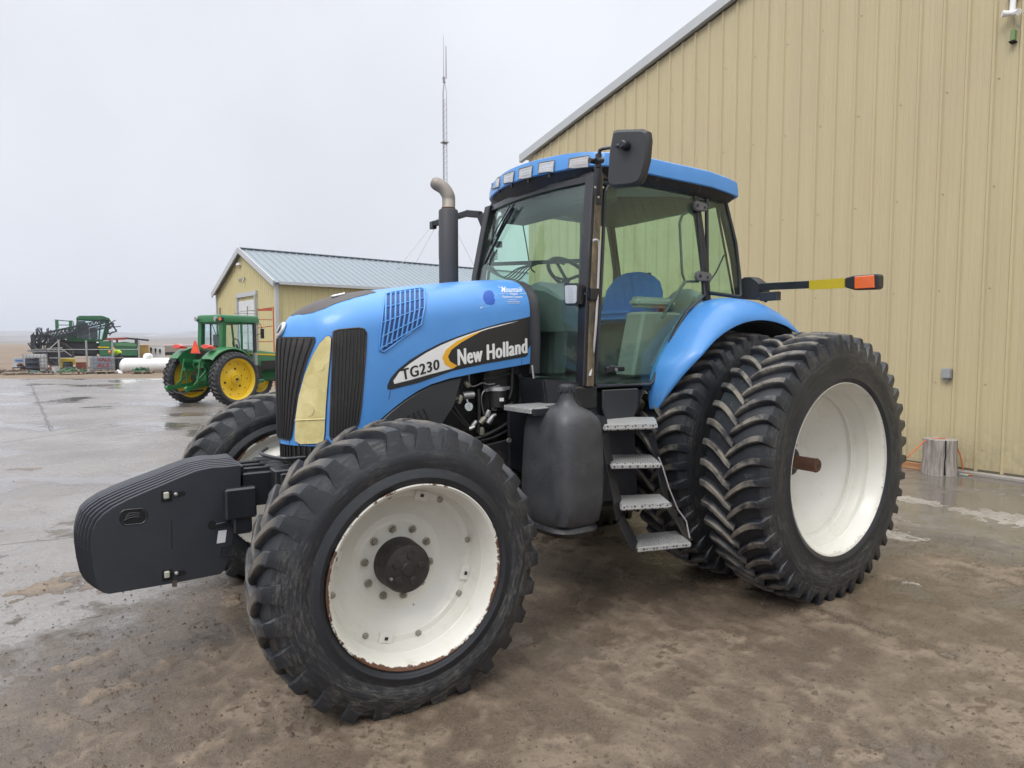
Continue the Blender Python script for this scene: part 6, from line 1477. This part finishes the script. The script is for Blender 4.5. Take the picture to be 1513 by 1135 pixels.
b.beam(sp(51, 496, -1), sp(51, 520, -1), .22, .22, (1, 0, 0)); b.beam(sp(60, 494, 0), sp(60, 522, 0), .25, .25, (1, 0, 0)); b.beam(sp(49, 496, -1), sp(80, 498, -1), .14, .14); b.beam(sp(47, 508.5, -.5), sp(78, 509, -.5), .16, .16); b.beam(sp(52, 520, -.5), sp(95, 518, -.5), .25, .3)
b.build('boom_rack', SD, SPR)
b = B()
for k in range(16):
    a = sp(rnd.uniform(158, 171), rnd.uniform(478, 494), rnd.uniform(-1.2, .5)); b.beam(a, a+V((rnd.choice((.3, .55, -.2)), rnd.uniform(-.2, .2), rnd.choice((.4, -.3, .05)))), .06, .06)
b.beam(sp(167, 477.5, -1), sp(173, 491, -1), .09, .09); b.beam(sp(160, 494, -1), sp(173, 490, -1), .09, .09); b.beam(sp(162, 479, -1), sp(168, 477.5, -1), .08, .08)
b.build('boom_tip', SD, SPR)
b = B(); b.beam(sp(157, 501.5, -1.2), sp(186, 500.5, -1.2), .16, .16); b.build('boom_hinge', simple('red_boom', (.30, .06, .045), .5), SPR)
b = B(); b.beam(sp(185, 500, -1.2), sp(219, 503, -1.2), .13, .13); b.beam(sp(201, 500, -1.2), sp(201, 513, -1.2), .22, .22, (1, 0, 0)); b.build('boom_tail', SD, SPR)
b = B(); b.beam(sp(164, 503, -1.2), sp(164, 511, -1.2), .16, .2, (1, 0, 0)); b.beam(sp(173, 502, -1.2), sp(173, 507, -1.2), .14, .14, (1, 0, 0)); b.build('boom_hanger', SD, SPR)
# ============================================================ pipe fence in the yard
PIPE = simple('pale_pipe', (.33, .34, .33), .5, .2, var=.2, dirt=(.2, .14, .1))
D = 43; o = thing('pipe_fence', 'pale pipe fence with two rails running in front of the sprayer', 'fence', place(128, D), RZP(128))
def fp(px, py, y=0): v = upx(px, py, 128, D); v.y = y; return v
for px, yt in ((88, 502), (128.5, 503), (167, 501.5), (206, 504)):
    b = B(); b.tube([fp(px, yt), V((fp(px, yt).x, 0, 0))], .055, 8); b.build('post', PIPE, o, smooth=50)
for y_, xa, xb in ((516.5, 71, 206), (529, 73, 206)):
    b = B(); b.tube([fp(xa, y_), fp(xb, y_)], .026, 6); b.build('rail', PIPE, o)
b = B(); b.tube([fp(71, 518), fp(90, 502)], .03, 6); b.tube([fp(90, 514), fp(106, 526)], .03, 6); b.build('brace', PIPE, o)
# ============================================================ tanks, totes, drums
PLA = simple('white_poly', (.62, .63, .64), .35, var=.08, vs=3); CAGE = simple('cage_steel', (.22, .23, .25), .5, .4)
TOTEB = simple('cloudy_poly', (.33, .38, .44), .35, var=.25, vs=2.5)
PAL = brushed('pallet_wood', (.16, .12, .085), (.36, .29, .21), (1, 1, 1), .85, 0, 6, .2)
def tote(name, px0, px1, pt, pb, D, poly, label, lift=.0):
    xc = (px0+px1)/2; w_ = wide(px0, px1, D); zt = hgt(pt, D); zb = max(.02, hgt(pb, D))
    o = thing(name, label, 'tote', place(xc, D), RZP(xc), 'liquid totes in the far yard')
    b = B(); b.box((0, 0, (zt+zb+.14)/2), (w_*.94, 1.0, zt-zb-.16)); b.build('bottle', poly, o, bevel=.06, seg=2)
    b = B()
    for k in range(8):
        x = -w_/2+w_*k/7; b.beam((x, -.53, zb+.1), (x, -.53, zt), .022, .022, (1, 0, 0)); b.beam((x, .53, zb+.1), (x, .53, zt), .022, .022, (1, 0, 0))
    for k in range(5):
        z = zb+.12+(zt-zb-.12)*k/4; b.beam((-w_/2, -.53, z), (w_/2, -.53, z), .024, .024)
        for s in (1, -1): b.beam((s*w_/2, -.53, z), (s*w_/2, .53, z), .024, .024)
    b.build('cage', CAGE, o)
    b = B(); b.box((0, 0, zb+.06), (w_, 1.04, .03))
    for x in (-w_*.45, 0, w_*.45): b.box((x, 0, zb+.0), (.1, 1.04, .1))
    b.build('pallet_base', CAGE, o)
    b = B(); b.tube([(0, 0, zt-.02), (0, 0, zt+.05)], .1, 12); b.build('lid', HOSE, o)
    return o, w_, zb, zt
tote('liquid_tote', 34.5, 70.5, 523, 547, 41.5, PLA, 'white liquid tote in a wire cage behind the dark drum')
o, w_, zb, zt = tote('liquid_tote', 133.5, 169.5, 526.5, 551, 41, TOTEB, 'cloudy blue-grey caged tote with red painted letters beside the white tank')
RLET = simple('red_letters', (.30, .03, .05), .6)
lettering('red_lettering', 'VALS', [(-w_*.22, zb+.68*(zt-zb)), (w_*.34, zb+.66*(zt-zb)), (w_*.34, zb+.90*(zt-zb)), (-w_*.22, zb+.93*(zt-zb))], RLET, o, lambda p: V((p[0], -.545, p[1])), .02)
lettering('red_lettering', 'ALS', [(-w_*.24, zb+.28*(zt-zb)), (w_*.27, zb+.30*(zt-zb)), (w_*.27, zb+.52*(zt-zb)), (-w_*.24, zb+.52*(zt-zb))], RLET, o, lambda p: V((p[0], -.545, p[1])), .02)
# gas tank
D = 42; r_ = .48; zc = hgt(540, D); o = thing('gas_tank', 'long white horizontal gas tank with a domed cap, lying left of the green tractor', 'tank', place(235, D), RZP(235))
x0 = upx(176, 540, 235, D).x; L_ = 5.2; pr = [(.0, x0)]+[(r_*sin(a), x0+.36*(1-cos(a))) for a in [pi/2*k/8 for k in range(1, 9)]]+[(r_, x0+L_-.36)]+[(r_*cos(a), x0+L_-.36+.36*sin(a)) for a in [pi/2*k/8 for k in range(1, 9)]]
TW = simple('tank_white', (.74, .75, .76), .35, var=.05, vs=2, dirt=(.5, .47, .42), dirt_lo=.6, dirt_hi=.9)
b = B(); b.lathe(pr, (0, 0, zc), 'X', 36); b.build('shell', TW, o, smooth=50)
xd = upx(219, 540, 235, D).x; b = B(); b.lathe([(0, .30), (.12, .29), (.22, .24), (.27, .14), (.27, -.10), (0, -.10)], (xd, 0, zc+r_), 'Z', 24); b.build('dome', TW, o, smooth=50)
for x in (x0+.8, x0+L_-.8):
    b = B(); b.box((x, 0, (zc-r_)/2+.03), (.35, .8, max(.1, zc-r_+.1))); b.build('saddle', simple('red_saddle', (.20, .07, .05), .7), o)
# drums, buckets, crates
def drum(name, px, D, w_px, pt, pb, mat, label, cat='drum', open_=False):
    r = w_px/CF*D/2; z1 = hgt(pt, D); z0 = max(0, hgt(pb, D)); o = thing(name, label, cat, place(px, D), RZP(px), 'drums in the far yard')
    b = B(); b.lathe([(0, z0), (r*.95, z0), (r, z0+.03), (r, z0+(z1-z0)*.33), (r*1.03, z0+(z1-z0)*.35), (r, z0+(z1-z0)*.37), (r, z0+(z1-z0)*.66), (r*1.03, z0+(z1-z0)*.68), (r, z0+(z1-z0)*.70), (r, z1-.02), (r*1.03, z1-.01), (r*1.02, z1), (r*.93, z1-.02), (0, z1-.02)], (0, 0, 0), 'Z', 24); b.build('drum_body', mat, o, smooth=40)
    b = B(); b.tube([(r*.5, 0, z1-.03), (r*.5, 0, z1+.02)], .05, 8); b.build('bung', HOSE, o)
DKB = simple('dark_blue_drum', (.018, .024, .035), .45)
drum('steel_drum', 48, 39.5, 17.5, 529.5, 552, DKB, 'large dark blue-black drum in front of the white caged tote')
drum('steel_drum', 100.5, 41, 12, 534.5, 547, simple('dark_grey_drum', (.03, .035, .035), .5), 'small dark grey drum in front of the yellow frame')
drum('steel_drum', 172.5, 42.5, 5, 531, 550, HOSE, 'narrow black drum between the lettered tote and the white tank')
o = thing('bucket', 'white plastic bucket standing between the pallets of scrap', 'bucket', place(82, 38.5), RZP(82), 'buckets in the far yard')
b = B(); b.lathe([(0, 0), (.16, 0), (.20, .38), (.21, .40), (.19, .40), (.15, .03), (0, .03)], (0, 0, 0), 'Z', 20); b.build('pail', PLA, o, smooth=40); b = B(); b.tube([V((.21*cos(a), 0, .36+.1*sin(a))) for a in [pi*i/10 for i in range(11)]], .008, 5); b.build('handle', ALU, o)
o = thing('bucket', 'small white pail on the ground under the second fence post', 'bucket', place(128.5, 38.4), RZP(128.5), 'buckets in the far yard')
b = B(); b.lathe([(0, 0), (.13, 0), (.15, .22), (.13, .22), (.11, .03), (0, .03)], (0, 0, 0), 'Z', 18); b.build('pail', PLA, o, smooth=40)
def crate(name, label, cat, px0, px1, pt, pb, D, mat, depth=.8, slats=3):
    w_ = wide(px0, px1, D); zt = hgt(pt, D); zb = max(0, hgt(pb, D)); o = thing(name, label, cat, place((px0+px1)/2, D), RZP((px0+px1)/2))
    b = B(); b.box((0, 0, (zb+zt)/2), (w_*.96, depth*.96, (zt-zb)*.96)); q = b.build('body', mat, o, bevel=.01)
    b = B()
    for k in range(slats+1):
        z = zb+(zt-zb)*k/slats; b.beam((-w_/2, -depth/2, z), (w_/2, -depth/2, z), .03, .05)
    for s in (1, -1): b.beam((s*w_/2, -depth/2, zb), (s*w_/2, -depth/2, zt), .05, .05, (1, 0, 0))
    b.build('edge_frame', mat, o)
    return o, w_, zb, zt
crate('scrap_crate', 'rust-red slatted crate behind the fence beside the lettered tote', 'crate', 112.5, 127, 535.5, 549, 41.5, simple('rust_crate', (.24, .075, .05), .75, var=.3, vs=6))
o, w_, zb, zt = crate('display_board', 'white board with a blue stripe leaning at the far left of the yard', 'board', 19.5, 35, 529, 542.5, 42, simple('board_white', (.55, .57, .60), .5), .12, 1)
b = B(); b.box((.05, -.075, zb+(zt-zb)*.72), (w_*.78, .02, (zt-zb)*.22)); b.build('blue_stripe', simple('stripe_blue', (.10, .17, .42), .5), o)
o = thing('yellow_frame', 'yellow machine frame standing behind the dark grey drum', 'frame', place(98, 42.5), RZP(98))
YM = simple('yellow_machine', (.48, .36, .03), .55, var=.15, dirt=(.2, .15, .08))
def yf(px, py, y=0): v = upx(px, py, 98, 42.5); v.y = y; return v
b = B(); b.ext([yf(86, 550), yf(86, 531), yf(91, 529.5), yf(111, 530), yf(112, 538), yf(107.5, 538.5), yf(106, 534.5), yf(93, 534.5), yf(92, 550)], (0, .7, 0)); b.build('yellow_casting', YM, o, bevel=.03)
o = thing('steel_bench', 'small dark steel bench below the white board at the far left', 'bench', place(29, 39.5), RZP(29))
def bn(px, py, y=0): v = upx(px, py, 29, 39.5); v.y = y; return v
b = B(); b.box(bn(29, 543), (.72, .5, .05)); b.build('bench_top', SD, o)
for s in (-1, 1):
    for y in (-.2, .2): b = B(); b.beam((s*.32, y, 0), (s*.32, y, hgt(543, 39.5)), .05, .05, (1, 0, 0)); b.build('leg', SD, o)
b = B(); b.tube(spline([bn(25, 541), bn(30, 538), bn(33, 541), bn(38, 545)]), .09, 8); b.box(bn(34, 546), (.3, .4, .4)); b.build('vice', simple('vice_brown', (.10, .06, .05), .7), o, bevel=.03)
def pallet(label, px0, px1, D):
    w_ = wide(px0, px1, D); o = thing('pallet', label, 'pallet', place((px0+px1)/2, D), RZP((px0+px1)/2), 'pallets along the yard edge')
    b = B()
    for k in range(6): b.box((0, -.5+.2*k, .125), (w_, .12, .025))
    q = b.build('deck', PAL, o)
    b = B()
    for x in (-w_/2+.06, 0, w_/2-.06): b.box((x, 0, .06), (.10, 1.1, .10))
    b.build('bearer', PAL, o)
pallet('long wooden pallet under brown scrap at the far left edge', 5, 41.5, 37.3)
pallet('wooden pallet under a teal tarpaulin and a dark sack', 42.5, 80, 37.5)
pallet('wooden pallet under the heap of green netting', 88, 127, 37.8)
pallet('wooden pallet in front of the lettered tote', 140, 174, 38.6)
pallet('wooden pallet carrying green and yellow machine parts', 195, 225, 38.6)
def heap(name, label, cat, px0, px1, pt, D, mat, seed, z0=.14, spread=.45, n=60, size=.16):
    """a loose heap of crumpled lumps and rods"""
    w_ = wide(px0, px1, D); h = hgt(pt, D)-z0; o = thing(name, label, cat, place((px0+px1)/2, D), RZP((px0+px1)/2), 'scrap heaps in the far yard' if cat == 'scrap' else None); r = random.Random(seed); b = B()
    rows = []
    for j in range(9):
        ring = []
        for k in range(15):
            u, v = j/8*2-1, k/14*2-1
            q = max(0, 1-abs(u)**2.4)*max(0, 1-abs(v)**2.4)
            ring.append(V((u*w_/2, v*spread, z0+h*q**.7*(.95+.85*NZ.noise(V((u*2.2, v*2, seed))))+h*.18*NZ.noise(V((u*8, v*6, seed+3)))*q)))
        rows.append(ring)
    rows = [list(x) for x in rows]
    b.rings(rows, closed=False); b.ext([V((-w_/2, -spread, z0-.04)), V((w_/2, -spread, z0-.04)), V((w_/2, spread, z0-.04)), V((-w_/2, spread, z0-.04))], (0, 0, .05))
    q = b.build('mound', mat, o, smooth=20)
    for m_, nn in ((mat, n//2), (HUBB, n//4), (PAL, n//6)):
        b = B()
        for i in range(nn):
            x = r.uniform(-.48, .48)*w_; y = r.uniform(-.9, .6)*spread; z = z0+h*max(0, 1-abs(2*x/w_)**2)*r.uniform(.35, .95)
            d = V((r.gauss(0, 1), r.gauss(0, .5), r.gauss(0, .35))).normalized()*size*r.uniform(.6, 1.8)
            b.beam(V((x, y, z))-d/2, V((x, y, z))+d/2, r.uniform(.02, .09), r.uniform(.02, .10))
        b.build('loose_piece', m_, o)
        tag(SC.objects[-1] if False else COL.objects[-1], kind='stuff')
    return o
heap('scrap_heap', 'brown and grey scrap heaped at the far left edge of the yard', 'scrap', -8, 47, 548, 38.2, simple('scrap_brown', (.12, .09, .075), .8, var=.5, vs=5), 4, .16, .5, 90)
heap('tarpaulin', 'crumpled teal tarpaulin on a pallet in the far yard', 'tarp', 44, 64, 548.5, 37.5, simple('teal_tarp', (.05, .17, .16), .6, var=.4, vs=5), 8, .15, .4, 24)
heap('sack_heap', 'dark sacks piled right of the teal tarpaulin', 'sacks', 63, 78, 548, 37.5, simple('dark_sack', (.06, .055, .06), .7, var=.4, vs=5), 12, .15, .4, 16)
heap('netting_heap', 'heap of dark green netting and pipe on a pallet', 'netting', 86, 126, 544, 37.8, simple('green_netting', (.035, .10, .05), .7, var=.5, vs=8), 15, .15, .45, 90, .22)
heap('scrap_heap', 'low dark scrap lying along the foot of the lettered tote', 'scrap', 124, 176, 549, 38.9, simple('scrap_dark', (.085, .07, .062), .8, var=.5, vs=6), 21, .05, .4, 80)
heap('scrap_heap', 'reddish scrap and timber behind the white bucket', 'scrap', 70, 90, 541, 42, simple('scrap_red', (.17, .05, .045), .8, var=.5, vs=6), 27, .05, .4, 40)
heap('machine_parts', 'green and yellow machine parts on a pallet before the white tank', 'parts', 197, 220, 544, 38.6, SG, 31, .15, .4, 50, .2)
heap('scrap_heap', 'brown timber scraps on the ground under the white tank', 'scrap', 176, 262, 549.5, 39.6, simple('scrap_tan', (.15, .10, .075), .8, var=.5, vs=6), 37, .02, .35, 70)
o = heap('plastic_sheet', 'white crumpled plastic sheet at the left end of the white tank', 'sheet', 170, 181, 547, 38.8, PLA, 41, .03, .3, 8)
# cabinets behind the tank
D = 52; 
def cabinet(name, label, cat, px0, px1, pt, pb, D, mat, depth=.8):
    w_ = wide(px0, px1, D); zt = hgt(pt, D); o = thing(name, label, cat, place((px0+px1)/2, D), RZP((px0+px1)/2))
    b = B(); b.box((0, 0, zt/2), (w_, depth, zt)); b.build('body', mat, o, bevel=.03)
    b = B(); b.box((0, 0, zt+.03), (w_*1.04, depth*1.06, .06)); b.build('lid', mat, o, bevel=.01)
    return o, w_, zt
o, w_, zt = cabinet('pump_cabinet', 'white pump cabinet with dark gauges behind the white tank', 'cabinet', 222, 244, 511, 530, D, PLA)
for k, x in enumerate((-.42, -.12, .18)):
    b = B(); b.box((x, -.42, zt-.28-.05*k), (.12, .06, .24)); b.tube([(x, -.45, zt-.2-.05*k), (x, -.5, zt-.2-.05*k)], .07, 10); b.tube([(x, -.44, zt-.4), (x, -.44, .9)], .03, 6); b.build('gauge', HOSE, o)
cabinet('fuel_box', 'yellow-brown box behind the fence next to the white cabinet', 'box', 207, 220.5, 511, 530, 51, simple('tan_box', (.38, .24, .07), .6))
# low building farther off on the right
D = 95; o = thing('low_building', 'low grey-brown building far off between white tank and green tractor', 'building', place(285, D), RZP(285))
def lb_(px, py): return upx(px, py, 285, D)
b = B(); b.ext([lb_(244, 530)*1, lb_(330, 530), lb_(330, 511.5), lb_(244, 511.5)], (0, 8, 0)); b.build('wall', simple('far_wall', (.26, .22, .18), .8), o)
b = B(); b.ext([lb_(242, 512), lb_(332, 512), lb_(332, 508.5), lb_(242, 509.5)], (0, 9, 0)); b.build('roof', simple('far_roof', (.50, .42, .42), .6), o)
b = B(); b.box(lb_(253, 524.5)+V((0, -.2, 0)), (1.4, .3, .8)); b.build('dark_opening', HOLE, o)
# ============================================================ the person bending over in a high-visibility jacket
D = 44.5; o = thing('person', 'person in lime yellow high-visibility jacket bending over behind the fence', 'person', place(175, D), RZP(175))
def skin(name, verts, edges, radii, mat, parent, root=0, lv=2):
    me = bpy.data.meshes.new(name); me.from_pydata([tuple(v) for v in verts], edges, []); ob = bpy.data.objects.new(name, me); COL.objects.link(ob)
    m = ob.modifiers.new('skin', 'SKIN'); 
    for i, r in enumerate(radii): me.skin_vertices[0].data[i].radius = (r, r)
    me.skin_vertices[0].data[root].use_root = True
    s = ob.modifiers.new('sub', 'SUBSURF'); s.levels = s.render_levels = lv
    dg = bpy.context.evaluated_depsgraph_get(); nm = bpy.data.meshes.new_from_object(ob.evaluated_get(dg)); bpy.data.objects.remove(ob)
    nm.materials.clear(); nm.materials.append(mat); nm.shade_smooth(); q = bpy.data.objects.new(name, nm); COL.objects.link(q); q.parent = parent; return q
HV = simple('hi_vis_lime', (.50, .72, .03), .7, var=.1); HVO = simple('hi_vis_orange', (.75, .22, .06), .7); TRO = simple('dark_trousers', (.03, .033, .045), .85); SKN = simple('skin', (.42, .25, .18), .6)
hipz = .92
# body continuous: legs, pelvis, bent torso, neck, head, arms
vv = [(.18, 0, hipz), (.02, 0, 1.16), (-.16, 0, 1.30), (-.30, 0, 1.28), (-.38, 0, 1.20), (-.46, 0, 1.12),
      (.18, -.11, .88), (.12, -.12, .48), (.20, -.12, .08), (.06, -.12, .04), (.18, .11, .88), (.10, .12, .48), (.16, .12, .08), (.02, .12, .04),
      (-.26, -.20, 1.24), (-.30, -.25, .98), (-.40, -.20, .76), (-.44, -.18, .68), (-.26, .20, 1.24), (-.30, .25, .98), (-.40, .20, .76), (-.44, .18, .68)]
ee = [(0, 1), (1, 2), (2, 3), (3, 4), (4, 5), (0, 6), (6, 7), (7, 8), (8, 9), (0, 10), (10, 11), (11, 12), (12, 13), (2, 14), (14, 15), (15, 16), (16, 17), (2, 18), (18, 19), (19, 20), (20, 21)]
rr = [.15, .15, .17, .08, .10, .09, .10, .075, .055, .05, .10, .075, .055, .05, .075, .055, .042, .04, .075, .055, .042, .04]
skin('body', vv, ee, rr, TRO, o)
skin('jacket', [(.16, 0, .98), (.02, 0, 1.17), (-.16, 0, 1.31), (-.27, 0, 1.29), (-.26, -.20, 1.24), (-.30, -.25, .98), (-.26, .20, 1.24), (-.30, .25, .98)], [(0, 1), (1, 2), (2, 3), (2, 4), (4, 5), (2, 6), (6, 7)], [.185, .185, .205, .12, .10, .075, .10, .075], HV, o)
b = B(); b.lathe([(.205, -.05), (.215, -.05), (.215, .03), (.205, .03)], (0, 0, 0), 'X', 20, loop=True); q = b.build('jacket_band', HVO, o); q.location = (-.16, 0, 1.28); q.rotation_euler = (0, -.5, 0)
b = B(); b.lathe([(0, .13), (.06, .12), (.10, .07), (.112, 0), (.108, -.03), (0, -.03)], (0, 0, 0), 'Z', 20); q = b.build('cap', HVO, o, smooth=50); q.location = (-.44, 0, 1.17); q.rotation_euler = (0, -2.0, 0)
b = B(); b.rings([[V((x_+r*.8*cos(a), r*sin(a)*.8, z_)) for a in [2*pi*i/12 for i in range(12)]] for x_, z_, r in ((-.44, 1.02, .05), (-.445, 1.06, .085), (-.44, 1.10, .10), (-.42, 1.15, .09))]); b.build('head', SKN, o, smooth=60)
# ============================================================ tidy: thing > part > sub-part, no deeper
def lift(o):
    p = o.parent; M0 = p.matrix_basis @ o.matrix_basis; o.parent = p.parent; o.matrix_basis = M0
for o in list(SC.objects):
    if o.parent and o.parent.parent and o.name.split('.')[0] in ('side_grille', 'headlight', 'front_grille', 'air_vent', 'side_decal', 'dealer_sticker', 'emblem', 'work_light'):
        if not o.parent.parent.parent: lift(o)
def depth(o):
    d = 0
    while o.parent: d += 1; o = o.parent
    return d
for k in range(3):
    for o in list(SC.objects):
        if depth(o) > 2: lift(o)
# ============================================================ haze
t = NT('haze_air'); pv = t.n('ShaderNodeVolumePrincipled'); pv.inputs['Color'].default_value = (.86, .90, 1.0, 1); pv.inputs['Density'].default_value = .00032; pv.inputs['Anisotropy'].default_value = .2
oo = t.n('ShaderNodeOutputMaterial'); t.t.links.new(pv.outputs[0], oo.inputs['Volume'])
b = B(); b.box((0, 0, 38), (12400, 12400, 80)); hz = tag(b.build('haze', t.m), kind='stuff'); hz.location = (0, 0, 0)
# ============================================================ camera and light
cam_d = bpy.data.cameras.new('camera'); cam = bpy.data.objects.new('camera', cam_d); COL.objects.link(cam)
cam.matrix_world = M(((RT.x, UPV.x, -FW.x, CL.x), (RT.y, UPV.y, -FW.y, CL.y), (RT.z, UPV.z, -FW.z, CL.z), (0, 0, 0, 1)))
cam_d.sensor_width = 36; cam_d.lens = 36*CF/1513; cam_d.clip_start = .05; cam_d.clip_end = 12000
SC.camera = cam
w = bpy.data.worlds.new('World'); SC.world = w; w.use_nodes = True
nt = w.node_tree; nt.nodes.clear()
SUN_EL, SUN_AZ = radians(52), atan2(RT.y*-.55-FH.y*.8, RT.x*-.55-FH.x*.8)      # high, from behind the camera's left shoulder
sky = nt.nodes.new('ShaderNodeTexSky'); sky.sky_type = 'NISHITA'; sky.sun_disc = False
sky.sun_elevation = SUN_EL; sky.sun_rotation = pi/2-SUN_AZ; sky.dust_density = 4; sky.ozone_density = 1.5
# overcast: a cloud deck, brighter towards the zenith, with faint mottling, over the clear sky
geo = nt.nodes.new('ShaderNodeTexCoord'); sep = nt.nodes.new('ShaderNodeSeparateXYZ'); nt.links.new(geo.outputs['Generated'], sep.inputs[0])
rp = nt.nodes.new('ShaderNodeValToRGB'); nt.links.new(sep.outputs[2], rp.inputs[0])
cr = rp.color_ramp; cr.elements[0].position = 0; cr.elements[0].color = (.59, .615, .69, 1)
for p, c in ((.06, (.63, .65, .715, 1)), (.2, (.675, .695, .75, 1)), (.46, (.715, .735, .785, 1)), (.60, (1.45, 1.46, 1.5, 1))):
    e = cr.elements.new(p); e.color = c
cr.elements[-1].position = 1.0; cr.elements[-1].color = (2.5, 2.5, 2.52, 1)
e = cr.elements.new(.70); e.color = (1.45, 1.46, 1.5, 1)
nz = nt.nodes.new('ShaderNodeTexNoise'); nz.inputs['Scale'].default_value = 2.2; nz.inputs['Detail'].default_value = 5; nt.links.new(geo.outputs['Generated'], nz.inputs[0])
mr = nt.nodes.new('ShaderNodeMapRange'); mr.inputs[1].default_value = .3; mr.inputs[2].default_value = .7; mr.inputs[3].default_value = .93; mr.inputs[4].default_value = 1.06
nt.links.new(nz.outputs['Fac'], mr.inputs[0])
mm = nt.nodes.new('ShaderNodeVectorMath'); mm.operation = 'SCALE'; nt.links.new(rp.outputs[0], mm.inputs[0]); nt.links.new(mr.outputs[0], mm.inputs['Scale'])
sc_ = nt.nodes.new('ShaderNodeVectorMath'); sc_.operation = 'SCALE'; nt.links.new(mm.outputs[0], sc_.inputs[0]); sc_.inputs['Scale'].default_value = 10.0
mx = nt.nodes.new('ShaderNodeMix'); mx.data_type = 'RGBA'; mx.inputs[0].default_value = .95
nt.links.new(sky.outputs[0], mx.inputs[6]); nt.links.new(sc_.outputs[0], mx.inputs[7])
bg = nt.nodes.new('ShaderNodeBackground'); nt.links.new(mx.outputs[2], bg.inputs[0]); bg.inputs[1].default_value = .1
ow = nt.nodes.new('ShaderNodeOutputWorld'); nt.links.new(bg.outputs[0], ow.inputs[0])
sd = bpy.data.lights.new('sun', 'SUN'); so = bpy.data.objects.new('sun', sd); COL.objects.link(so)
sd.energy = 1.2; sd.angle = radians(24); sd.color = (1, .98, .95)
dirv = V((cos(SUN_AZ)*cos(SUN_EL), sin(SUN_AZ)*cos(SUN_EL), sin(SUN_EL)))
so.rotation_euler = dirv.to_track_quat('Z', 'Y').to_euler(); so.location = (0, 0, 30)
SC.view_settings.view_transform = 'Standard'; SC.view_settings.look = 'None'; SC.view_settings.exposure = .33; SC.view_settings.gamma = 1
SC.render.engine = 'CYCLES'
try:
    SC.cycles.use_denoising = True; SC.cycles.max_bounces = 8; SC.cycles.transparent_max_bounces = 16; SC.cycles.caustics_reflective = False; SC.cycles.caustics_refractive = False
except Exception: pass
